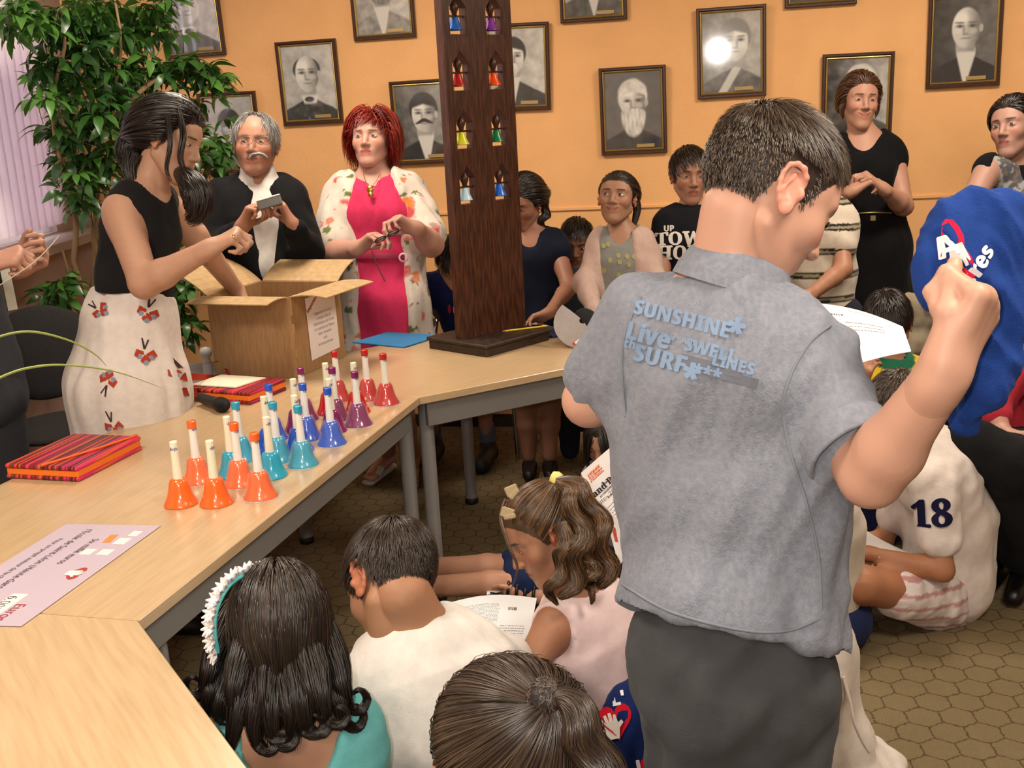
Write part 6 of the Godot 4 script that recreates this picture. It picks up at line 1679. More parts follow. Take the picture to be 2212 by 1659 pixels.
func kids_floor() -> void:
	# boy in the yellow jersey, from behind
	var o := {"label": "dark-haired boy in a yellow football jersey seen from behind", "s": 0.82, "skin": Color(0.36, 0.175, 0.105), "nk": Vector3(0.565, 0.684, -3.972), "pe": Vector3(0.59, 0.193, -4.01), "sh": [Vector3(0.479, 0.621, -3.939), Vector3(0.658, 0.618, -3.995)],
		"el": [Vector3(0.447, 0.51, -3.852), Vector3(0.697, 0.445, -3.99)], "wr": [Vector3(0.438, 0.642, -3.747), Vector3(0.616, 0.385, -3.854)], "torso": [0.125, 0.115, 0.13, 0.09],
		"hands": [[Vector3(0.184, 0.98, 0.081), Vector3(0.633, -0.194, -0.749), [0.4, 0.5, 0.5, 0.6, 0.6]], null],
		"head": {"at": Vector3(0.559, 0.813, -4.004), "face": Vector3(0.024, -0.612, -0.79), "up": Vector3(-0.045, 0.815, -0.578), "size": 0.96, "brow": Color(0.015, 0.01, 0.008), "root": Color(0.012, 0.008, 0.006), "eyes": false},
		"hair": [{"n": 2600, "len": 0.04, "width": 0.0018, "cols": BLACK, "seed": 71, "puff": 0.01, "lift": 0.4, "mess": 0.6}]}
	o.base = down(o.pe, 0)
	o.wear = [{"name": "jersey", "cell": 0.01, "mat": cloth_v(), "fold": [0.008, Vector3(9, 6, 9), 57],
		"paint": func(p: Vector3, _n: Vector3) -> Color:
			return Color(0.01, 0.12, 0.06) if p.distance_to(o.nk) < 0.085 or p.distance_to(o.sh[1].lerp(o.el[1], 0.55)) < 0.055 or p.distance_to(o.sh[0].lerp(o.el[0], 0.6)) < 0.05 else Color(0.62, 0.42, 0.02),
		"shape": func(f: Field) -> void: tee(f, o, 0.014),
		"print": func(f: Field, n: Node3D) -> void:
			var b := Buf.new()
			lay(b, disc_shape(0.028, 0.03, 4), f, Vector3(0.453, 0.658, -3.628), Vector3(0.697, 0.649, -0.304), Vector3(-0.691, 0.721, -0.046), Vector3(-0.189, -0.242, -0.952), 0.003, Color(0.01, 0.16, 0.05))
			lay(b, disc_shape(0.013, 0.013, 14), f, Vector3(0.453, 0.658, -3.628), Vector3(0.982, -0.051, -0.182), Vector3(0.004, 0.969, -0.247), Vector3(-0.189, -0.242, -0.952), 0.005, Color(0.02, 0.04, 0.16))
			part("sleeve_badge", b, vmat(0.9, 0.1), n, "green and blue badge")},
		{"name": "shorts", "cell": 0.012, "mat": cloth(lin(0.012, 0.02, 0.1)), "shape": func(f: Field) -> void:
			f.add(o.pe, down(o.pe, 0.1) + Vector3(-0.1, 0, -0.2), 0.12, 0.09, 0.05, Vector3(0.982, -0.051, -0.182), 1.3, 1.0)
			f.add(down(o.pe, 0.1), down(o.pe, 0.1) + Vector3(0.1, 0, -0.2), 0.1, 0.08, 0.05)}]
	person(o)
	# boy with the 18 on his sleeve
	o = {"label": "boy in a white shirt with 18 on the sleeve sitting cross-legged on the carpet", "s": 0.82, "skin": Color(0.36, 0.155, 0.08), "nk": Vector3(0.601, 0.551, -3.441), "pe": Vector3(0.683, 0.071, -3.472), "mid": Vector3(0.691, 0.307, -3.481), "sh": [Vector3(0.606, 0.462, -3.293), Vector3(0.599, 0.413, -3.574)],
		"el": [Vector3(0.626, 0.229, -3.217), Vector3(0.497, 0.185, -3.538)], "wr": [Vector3(0.416, 0.256, -3.266), Vector3(0.392, 0.227, -3.422)], "torso": [0.135, 0.13, 0.13, 0.105], "arm": [0.045, 0.04, 0.039, 0.028],
		"hands": [[Vector3(-0.957, 0.055, 0.284), Vector3(0.008, -1, 0.025), [0.2, 0.2, 0.25, 0.3, 0.3]], [Vector3(-0.776, -0.062, 0.628), Vector3(0.21, -0.722, 0.659), [0.3, 0.4, 0.4, 0.4, 0.4]]],
		"legs": [[Vector3(0.616, 0.098, -3.329), Vector3(0.388, 0.214, -3.135), Vector3(0.338, -0.031, -3.43)], [Vector3(0.627, 0.027, -3.555), Vector3(0.394, 0.092, -3.578), Vector3(0.493, -0.032, -3.513)]], "leg": [0.09, 0.068, 0.06, 0.038],
		"head": {"at": Vector3(0.521, 0.673, -3.414), "face": Vector3(-0.798, -0.598, -0.068), "up": Vector3(-0.396, 0.864, -0.31), "size": 0.95, "brow": Color(0.03, 0.018, 0.012), "root": Color(0.028, 0.017, 0.011), "fine": false},
		"hair": [{"n": 3000, "len": 0.028, "width": 0.0015, "cols": [Color(0.05, 0.03, 0.018), Color(0.035, 0.02, 0.013), Color(0.075, 0.045, 0.028)], "seed": 72, "puff": 0.006, "lift": 0.35}]}
	o.base = down(o.pe, 0)
	o.wear = [{"name": "shirt", "cell": 0.0085, "mat": cloth(lin(0.72, 0.64, 0.6)), "fold": [0.011, Vector3(9, 5, 9), 58, false, Basis(Vector3.BACK, 0.6)], "shape": func(f: Field) -> void:
			tee(f, o, 0.018, 0.62, 0.075)
			f.add(o.mid, Vector3(0.709, 0.093, -3.451), 0.12, 0.115, 0.05, Vector3(0.378, 0.227, 0.897), 1.1, 1.0),
		"print": func(f: Field, n: Node3D) -> void:
			var b := Buf.new()
			lay(b, letters("18", 0.085, true, true), f, Vector3(0.543, 0.497, -2.975), Vector3(0.98, 0.008, -0.197), Vector3(-0.055, 0.97, -0.236), (Vector3(0.543, 0.497, -2.975) - Vector3(0, 1.62, 0)).normalized(), 0.006, Color(0.015, 0.015, 0.04))
			part("number", b, vmat(0.9, 0.1), n, "navy number 18")},
		{"name": "shorts", "cell": 0.0075, "mat": cloth_v(), "fold": [0.01, Vector3(12, 12, 12), 59],
		"paint": func(p: Vector3, _n: Vector3) -> Color:
			var d := fposmod(p.y * 1.0 + p.x * 0.12, 0.045)
			return Color(0.5, 0.26, 0.26) if d < 0.012 else Color(0.72, 0.64, 0.62),
		"shape": func(f: Field) -> void:
			f.add(o.pe, o.pe + Vector3(-0.05, -0.03, 0.06), 0.125, 0.11, 0.03, Vector3(0.378, 0.227, 0.897), 1.2, 1.0)
			for l in o.legs:
				f.add(l[0], l[0].lerp(l[1], 0.45), 0.1, 0.088, 0.04)}]
	person(o)
	# girl in the white vest, and the girl in the white dress nearer
	o = {"label": "fair-haired girl in a white vest sitting behind the boy in grey", "s": 0.8, "skin": Color(0.5, 0.28, 0.2), "nk": Vector3(0.24, 0.502, -3.126), "pe": Vector3(0.274, 0.086, -3.184), "sh": [Vector3(0.165, 0.456, -3.099), Vector3(0.297, 0.455, -3.073)],
		"el": [Vector3(0.149, 0.261, -3.152), Vector3(0.302, 0.219, -3.224)], "wr": [Vector3(0.24, 0.181, -3.307), Vector3(0.254, 0.167, -3.306)], "torso": [0.115, 0.105, 0.115, 0.085],
		"head": {"at": Vector3(0.219, 0.609, -3.17), "face": Vector3(-0.635, -0.683, -0.36), "up": Vector3(-0.279, 0.767, -0.577), "size": 0.92, "brow": Color(0.08, 0.045, 0.02), "root": Color(0.08, 0.045, 0.02), "eyes": false},
		"hair": [{"n": 1800, "len": 0.16, "steps": 8, "width": 0.002, "cols": HONEY, "style": "down", "seed": 73, "puff": 0.015, "lift": 0.2}],
		"locks": [[PackedVector3Array([Vector3(0.255, 0.663, -3.065), Vector3(0.27, 0.616, -3.003), Vector3(0.257, 0.555, -2.985)]), [0.04, 0.045, 0.015], 200, 0.002, HONEY, 74], [PackedVector3Array([Vector3(0.298, 0.595, -3.108), Vector3(0.33, 0.53, -3.098), Vector3(0.33, 0.453, -3.079)]), [0.03, 0.03, 0.01], 140, 0.002, HONEY, 75]]}
	o.base = down(o.pe, 0)
	o.wear = [{"name": "vest", "cell": 0.011, "mat": cloth(lin(0.66, 0.6, 0.52)), "fold": [0.008, Vector3(9, 5, 9), 60], "shape": func(f: Field) -> void:
			torso(f, o, 0.014)
			f.add(o.nk, Vector3(0.224, 0.57, -3.14), 0.065, 0.1, -0.01)},
		{"name": "shorts", "cell": 0.013, "mat": cloth(lin(0.02, 0.03, 0.1)), "shape": func(f: Field) -> void:
			f.add(o.pe, down(o.pe, 0.1) + Vector3(0.05, 0, -0.25), 0.12, 0.09, 0.05, Vector3(0.982, -0.051, -0.182), 1.3, 1.0)}]
	person(o)
	o = {"label": "girl with long blond hair in a white dress with trailing ties", "s": 0.82, "skin": Color(0.5, 0.28, 0.2), "nk": Vector3(0.148, 0.463, -2.362), "pe": Vector3(0.177, 0.119, -2.438), "sh": [Vector3(0.081, 0.411, -2.336), Vector3(0.209, 0.404, -2.359)],
		"el": [Vector3(0.073, 0.237, -2.395), Vector3(0.208, 0.219, -2.438)], "wr": [Vector3(0.123, 0.177, -2.547), Vector3(0.181, 0.158, -2.585)], "torso": [0.115, 0.1, 0.115, 0.085],
		"head": {"at": Vector3(0.134, 0.539, -2.4), "face": Vector3(-0.556, -0.668, -0.495), "up": Vector3(-0.235, 0.742, -0.628), "size": 0.92, "brow": Color(0.1, 0.06, 0.03), "root": Color(0.12, 0.07, 0.03), "eyes": false},
		"hair": [{"n": 1500, "len": 0.12, "steps": 8, "width": 0.002, "cols": HONEY, "style": "down", "seed": 76, "puff": 0.012}],
		"locks": [[PackedVector3Array([Vector3(0.203, 0.638, -2.334), Vector3(0.226, 0.577, -2.302), Vector3(0.228, 0.519, -2.287), Vector3(0.216, 0.476, -2.274)]), [0.02, 0.022, 0.018, 0.006], 160, 0.0018, HONEY, 77]]}
	o.base = down(o.pe, 0)
	var white := cloth(lin(0.68, 0.62, 0.56))
	o.wear = [{"name": "dress", "cell": 0.0095, "mat": white, "fold": [0.012, Vector3(10, 3, 10), 61], "shape": func(f: Field) -> void:
			torso(f, o, 0.01)
			f.add(Vector3(0.242, 0.454, -2.326), Vector3(0.25, 0.426, -2.32), 0.018, 0.02, 0.02)
			f.add(Vector3(0.241, 0.392, -2.32), Vector3(0.231, 0.343, -2.306), 0.03, 0.035, 0.02)
			f.add(Vector3(0.222, 0.333, -2.323), Vector3(0.254, 0.172, -2.362), 0.04, 0.045, 0.03)
			f.add(Vector3(0.249, 0.182, -2.363), Vector3(0.298, 0.024, -2.407), 0.04, 0.05, 0.03)
			f.add(o.pe, down(o.pe, 0.06), 0.14, 0.2, 0.05, Vector3(0.982, -0.051, -0.182), 1.2, 1.0)}]
	var t := person(o)
	var b := Buf.new()
	tube(b, curve([Vector3(0.249, 0.38, -2.277), Vector3(0.264, 0.322, -2.265), Vector3(0.271, 0.283, -2.257), Vector3(0.29, 0.232, -2.269), Vector3(0.308, 0.195, -2.284)], 14), [0.004], 6)
	part("tie", b, white, t)
	# child in the pink and black stripes behind his legs
	o = {"label": "child in a pink and black striped top seen between the grey boy's legs", "s": 0.75, "skin": Color(0.45, 0.25, 0.17), "nk": Vector3(-0.009, 0.541, -1.983), "pe": Vector3(0.017, 0.185, -2.055), "sh": [Vector3(-0.062, 0.5, -1.962), Vector3(0.052, 0.494, -1.983)],
		"el": [Vector3(-0.073, 0.368, -1.979), Vector3(0.062, 0.361, -2.004)], "wr": [Vector3(-0.049, 0.235, -2.055), Vector3(0.045, 0.23, -2.072)], "torso": [0.11, 0.1, 0.11, 0.085],
		"head": {"at": Vector3(-0.016, 0.613, -2.01), "face": Vector3(-0.366, -0.592, -0.718), "up": Vector3(-0.073, 0.787, -0.612), "size": 0.9, "eyes": false}, "hair": [{"n": 700, "len": 0.04, "width": 0.002, "cols": BROWN, "seed": 78}]}
	o.base = down(o.pe, 0)
	o.wear = [{"name": "striped_top", "cell": 0.009, "mat": cloth_v(), "paint": func(p: Vector3, _n: Vector3) -> Color: return Color(0.01, 0.01, 0.012) if fposmod(p.y, 0.034) < 0.009 else Color(0.5, 0.09, 0.36), "shape": func(f: Field) -> void: tee(f, o)},
		{"name": "trousers", "cell": 0.014, "mat": cloth(lin(0.02, 0.02, 0.03)), "shape": func(f: Field) -> void:
			f.add(o.pe, down(o.pe, 0.1), 0.13, 0.1, 0.05, Vector3(0.982, -0.051, -0.182), 1.3, 1.0)
			f.add(down(o.pe, 0.09), down(o.pe, 0.07) + Vector3(0, 0, -0.3), 0.1, 0.07, 0.05)}]
	person(o)
	# child reading the certificate, legs out over the carpet
	o = {"label": "dark-haired child on the carpet with bare legs out, reading a certificate", "s": 0.8, "skin": Color(0.44, 0.23, 0.15), "nk": Vector3(-0.332, 0.462, -3.444), "pe": Vector3(-0.36, 0.134, -3.491), "sh": [Vector3(-0.258, 0.422, -3.448), Vector3(-0.398, 0.429, -3.422)],
		"el": [Vector3(-0.246, 0.337, -3.355), Vector3(-0.371, 0.362, -3.284)], "wr": [Vector3(-0.241, 0.467, -3.211), Vector3(-0.306, 0.464, -3.155)], "torso": [0.11, 0.1, 0.115, 0.085],
		"hands": [[Vector3(-0.769, 0.487, 0.414), Vector3(-0.113, -0.31, 0.944), [0.3, 0.4, 0.5, 0.5, 0.5]], null],
		"legs": [[Vector3(-0.395, 0.125, -3.45), Vector3(-0.696, 0.171, -3.297), Vector3(-0.974, 0.138, -3.339)], [Vector3(-0.403, 0.117, -3.373), Vector3(-0.662, 0.159, -3.196), Vector3(-0.943, 0.128, -3.216)]], "leg": [0.075, 0.05, 0.05, 0.042],
		"head": {"at": Vector3(-0.361, 0.563, -3.421), "face": Vector3(-0.437, -0.366, 0.822), "up": Vector3(-0.11, 0.96, 0.259), "size": 0.93, "brow": Color(0.02, 0.013, 0.01), "root": Color(0.012, 0.009, 0.007), "open": 0.4},
		"hair": [{"n": 1800, "len": 0.16, "steps": 8, "width": 0.002, "cols": BLACK, "style": "down", "seed": 79, "puff": 0.012}]}
	o.base = down(o.pe, 0)
	var navy := cloth(lin(0.012, 0.02, 0.07))
	o.wear = [{"name": "top", "cell": 0.012, "mat": cloth(lin(0.3, 0.28, 0.3)), "shape": func(f: Field) -> void: tee(f, o)},
		{"name": "skirt", "cell": 0.0085, "mat": navy, "fold": [0.012, Vector3(10, 10, 10), 62], "shape": func(f: Field) -> void:
			f.add(o.pe, Vector3(-0.491, 0.103, -3.457), 0.11, 0.1, 0.05)
			for l in o.legs:
				f.add(l[0], l[0].lerp(l[1], 0.9), 0.095, 0.07, 0.05)}]
	t = person(o)
	# one foot tucked in with a black strap sandal
	var ff := Field.new()
	var fa := Vector3(-0.58, 0.125, -3.182)
	var fd := Vector3(-0.936, 0.273, 0.224)
	ff.add(fa, fa + fd * 0.1, 0.03, 0.022, 0.02)
	for k in 5:
		var sd := Vector3(0.273, 0.606, 0.747) * (k - 2) * 0.011
		ff.add(fa + fd * 0.1 + sd, fa + fd * (0.15 - k * 0.006) + sd, 0.009, 0.008, 0.006)
	b = Buf.new()
	b.put(ff.mesh(0.005), o.skin)
	var ft := part("foot", b, skin_mat, t)
	b = Buf.new()
	for k in 4:
		var c := fa + fd * (0.02 + k * 0.027)
		var ring := PackedVector3Array()
		for i in 13:
			ring.append(c + (Vector3(0.107, 0.958, -0.265) * cos(TAU * i / 12.0) + Vector3(0.189, 0.242, 0.952) * sin(TAU * i / 12.0)) * (0.033 - k * 0.0025))
		tube(b, ring, [0.0055], 6, Color.WHITE, false)
	tube(b, PackedVector3Array([fa - Vector3(0.004, 0.969, -0.247) * 0.03, fa + fd * 0.16 - Vector3(0.004, 0.969, -0.247) * 0.03]), [0.012], 8)
	part("sandal", b, mat(Color(0.05, 0.045, 0.04), 0.3), ft)

func kids_near() -> void:
	# girl in the pink top
	var o := {"label": "girl in a sleeveless pink top with a wavy brown ponytail, sitting", "s": 0.84, "skin": Color(0.36, 0.17, 0.1), "nk": Vector3(-0.343, 0.491, -2.398), "pe": Vector3(-0.32, 0.083, -2.467), "mid": Vector3(-0.308, 0.311, -2.422), "sh": [Vector3(-0.39, 0.471, -2.278), Vector3(-0.262, 0.399, -2.496)],
		"el": [Vector3(-0.449, 0.375, -2.221), Vector3(-0.248, 0.252, -2.492)], "wr": [Vector3(-0.467, 0.345, -2.42), Vector3(-0.394, 0.366, -2.335)], "torso": [0.125, 0.115, 0.125, 0.09], "arm": [0.05, 0.043, 0.042, 0.028], "cell": 0.009,
		"hands": [[Vector3(-0.033, 0.993, -0.116), Vector3(-0.943, 0.199, 0.266), [0.5, 0.7, 0.75, 0.8, 0.8]], null],
		"head": {"at": Vector3(-0.413, 0.656, -2.384), "face": Vector3(-0.769, -0.426, 0.477), "up": Vector3(-0.434, 0.9, -0.034), "size": 0.93, "fine": true, "brow": Color(0.05, 0.028, 0.014), "root": Color(0.07, 0.038, 0.018), "open": 0.3},
		"hair": [{"n": 5200, "len": 0.2, "steps": 9, "width": 0.0011, "cols": HONEY, "style": "tie", "tie_at": Vector3(-0.387, 0.778, -2.42), "puff": 0.007, "lift": 0.12, "seed": 81, "mess": 0.2, "keep": func(p: Vector3) -> bool: return p.y > -0.01 or p.z > -0.02}],
		"locks": [
			[PackedVector3Array([Vector3(-0.384, 0.782, -2.401), Vector3(-0.337, 0.777, -2.388), Vector3(-0.293, 0.726, -2.362), Vector3(-0.276, 0.661, -2.328), Vector3(-0.264, 0.6, -2.315), Vector3(-0.276, 0.555, -2.301)]), [0.008, 0.03, 0.04, 0.042, 0.04, 0.02], 900, 0.0012, HONEY, 82, 0.01, 3.0, 18],
			[PackedVector3Array([Vector3(-0.377, 0.788, -2.372), Vector3(-0.336, 0.769, -2.302), Vector3(-0.314, 0.706, -2.269), Vector3(-0.324, 0.648, -2.252), Vector3(-0.334, 0.594, -2.237), Vector3(-0.354, 0.561, -2.224)]), [0.008, 0.025, 0.036, 0.04, 0.036, 0.012], 800, 0.0012, HONEY, 83, 0.012, 3.0, 18],
			[PackedVector3Array([Vector3(-0.357, 0.721, -2.285), Vector3(-0.347, 0.669, -2.253), Vector3(-0.364, 0.62, -2.237), Vector3(-0.379, 0.577, -2.223), Vector3(-0.375, 0.552, -2.218)]), [0.03, 0.034, 0.032, 0.024, 0.006], 600, 0.0012, HONEY, 84, 0.01, 2.5, 16],
			[PackedVector3Array([Vector3(-0.322, 0.684, -2.325), Vector3(-0.299, 0.62, -2.292), Vector3(-0.309, 0.571, -2.278), Vector3(-0.284, 0.547, -2.277)]), [0.035, 0.04, 0.034, 0.01], 500, 0.0012, HONEY, 85, 0.014, 3.0, 16],
			[PackedVector3Array([Vector3(-0.489, 0.756, -2.331), Vector3(-0.494, 0.73, -2.282), Vector3(-0.473, 0.677, -2.251), Vector3(-0.455, 0.631, -2.243), Vector3(-0.468, 0.587, -2.229)]), [0.006, 0.004, 0.004, 0.003, 0.002], 26, 0.001, HONEY, 86]]}
	o.base = down(o.pe, 0)
	o.wear = [{"name": "pink_top", "cell": 0.0085, "mat": cloth(lin(0.8, 0.62, 0.62)), "fold": [0.008, Vector3(8, 4, 8), 63], "shape": func(f: Field) -> void:
			torso(f, o, 0.012)
			f.add(o.pe, o.pe + Vector3(0, -0.05, 0), 0.11, 0.11, 0.05, Vector3(0.926, -0.097, -0.365), 1.2, 1.0)
			f.add(o.nk + Vector3(-0.435, 0.889, -0.14) * 0.01, Vector3(-0.356, 0.563, -2.393), 0.06, 0.09, -0.012)
			f.add(o.sh[0] + Vector3(-0.27, 0.239, 0.933) * 0.03, o.sh[0].lerp(o.el[0], 0.3) + Vector3(0.828, 0.135, 0.544) * 0.01, 0.052, 0.055, -0.015)},
		{"name": "shorts", "cell": 0.012, "mat": cloth(lin(0.02, 0.02, 0.025)), "shape": func(f: Field) -> void:
			f.add(o.pe + Vector3(0, -0.04, 0), down(o.pe, 0.1) + Vector3(-0.25, 0, -0.05), 0.12, 0.09, 0.05, Vector3(0.189, 0.242, 0.952), 1.3, 1.0)
			f.add(down(o.pe, 0.1), down(o.pe, 0.09) + Vector3(-0.1, 0, -0.25), 0.11, 0.08, 0.05)}]
	var t := person(o)
	var b := Buf.new()
	var tie := Vector3(-0.387, 0.777, -2.415)
	var ta := Vector3(0.937, -0.246, 0.249)
	lathe(b, [[0.011, -0.011], [0.017, -0.011], [0.02, 0.0], [0.017, 0.011], [0.011, 0.011]], 12, Transform3D(Basis(ta.cross(Vector3(0.189, 0.242, 0.952)).normalized(), ta, ta.cross(Vector3(0.189, 0.242, 0.952)).normalized().cross(ta)), tie))
	part("hair_tie", b, mat(lin(0.72, 0.62, 0.2), 0.5), t, "yellow hair tie")
	for q in [[Vector3(-0.474, 0.783, -2.32), 0.4], [Vector3(-0.48, 0.742, -2.287), -0.3]]:
		b = Buf.new()
		bx(b, q[0], Vector3(0.03, 0.024, 0.006), Basis(Vector3(0.982, -0.051, -0.182), Vector3(0.004, 0.969, -0.247), Vector3(0.189, 0.242, 0.952)) * Basis(Vector3.BACK, q[1]), 0.003)
		bx(b, q[0] + Vector3(0.572, -0.677, 0.462) * 0.01, Vector3(0.028, 0.012, 0.006), Basis(Vector3(0.982, -0.051, -0.182), Vector3(0.004, 0.969, -0.247), Vector3(0.189, 0.242, 0.952)) * Basis(Vector3.BACK, q[1] + 0.5), 0.003)
		part("hair_bow", b, mat(lin(0.36, 0.27, 0.15), 0.6), t, "beige hair bow")
	# boy in the white T-shirt
	o = {"label": "boy in a white T-shirt bent over an open booklet", "s": 0.9, "skin": Color(0.4, 0.2, 0.115), "nk": Vector3(-0.622, 0.548, -2.042), "pe": Vector3(-0.543, 0.205, -2.012), "mid": Vector3(-0.561, 0.412, -1.977), "sh": [Vector3(-0.702, 0.503, -1.951), Vector3(-0.495, 0.43, -2.163)],
		"el": [Vector3(-0.757, 0.318, -2.04), Vector3(-0.491, 0.224, -2.28)], "wr": [Vector3(-0.782, 0.297, -2.293), Vector3(-0.552, 0.234, -2.428)], "torso": [0.14, 0.135, 0.145, 0.1], "cell": 0.009, "neck": 0.068,
		"head": {"at": Vector3(-0.681, 0.678, -2.042), "face": Vector3(-0.585, -0.789, -0.188), "up": Vector3(-0.414, 0.536, -0.736), "line": -0.02, "size": 1.08, "fine": true, "brow": Color(0.02, 0.013, 0.01), "root": Color(0.018, 0.012, 0.009), "eyes": false, "ears": 1.1},
		"hair": [{"n": 9500, "line": -0.02, "keep": off_ear, "len": 0.036, "width": 0.001, "cols": [Color(0.03, 0.018, 0.012), Color(0.018, 0.011, 0.008), Color(0.045, 0.028, 0.018)], "seed": 87, "puff": 0.008, "lift": 0.3, "mess": 0.4, "whorl": Vector3(0.01, 0.1, -0.08), "lens": func(p: Vector3) -> float: return lerpf(0.45, 1.2, smoothstep(-0.02, 0.09, p.y))}]}
	o.base = down(o.pe, 0)
	o.wear = [{"name": "t_shirt", "cell": 0.0085, "mat": cloth(lin(0.8, 0.76, 0.72)), "fold": [0.013, Vector3(7, 4, 9), 64, false, Basis(Vector3.BACK, -0.6)], "shape": func(f: Field) -> void: tee(f, o, 0.02, 0.62, 0.07)},
		{"name": "jeans", "cell": 0.012, "mat": cloth(lin(0.02, 0.03, 0.08)), "shape": func(f: Field) -> void:
			f.add(o.pe, down(o.pe, 0.12), 0.13, 0.11, 0.05, Vector3(0.982, -0.051, -0.182), 1.3, 1.0)
			for s: float in [-0.12, 0.12]:
				f.add(down(o.pe, 0.1) + Vector3(s * 0.6, 0, 0), down(o.pe, 0.09) + Vector3(s * 1.4, 0, -0.32), 0.1, 0.075, 0.05)}]
	person(o)
	# girl with dark curls and a turquoise dress
	var hd := {"at": Vector3(-0.75, 0.764, -1.63), "face": Vector3(-0.292, -0.604, -0.742), "up": Vector3(-0.197, 0.771, -0.606), "size": 1.0, "fine": true, "brow": Color(0.015, 0.01, 0.008), "root": Color(0.012, 0.008, 0.006), "eyes": false}
	o = {"label": "girl in a turquoise dress with dark curls and a flowered headband", "s": 0.88, "skin": Color(0.42, 0.225, 0.145), "nk": Vector3(-0.731, 0.624, -1.619), "pe": Vector3(-0.754, 0.318, -1.642), "sh": [Vector3(-0.81, 0.592, -1.574), Vector3(-0.65, 0.577, -1.644)],
		"el": [Vector3(-0.877, 0.443, -1.628), Vector3(-0.647, 0.4, -1.715)], "wr": [Vector3(-0.911, 0.34, -1.805), Vector3(-0.749, 0.332, -1.835)], "torso": [0.125, 0.115, 0.13, 0.09], "cell": 0.009, "head": hd,
		"hair": [{"n": 6500, "len": 0.19, "steps": 11, "width": 0.0012, "cols": [Color(0.012, 0.008, 0.006), Color(0.02, 0.012, 0.009), Color(0.032, 0.02, 0.014)], "style": "down", "seed": 88, "puff": 0.012, "lift": 0.2, "mess": 0.35, "part": 0.0, "grav": 0.25, "curl": 0.25, "turns": 40.0}]}
	o.base = down(o.pe, 0)
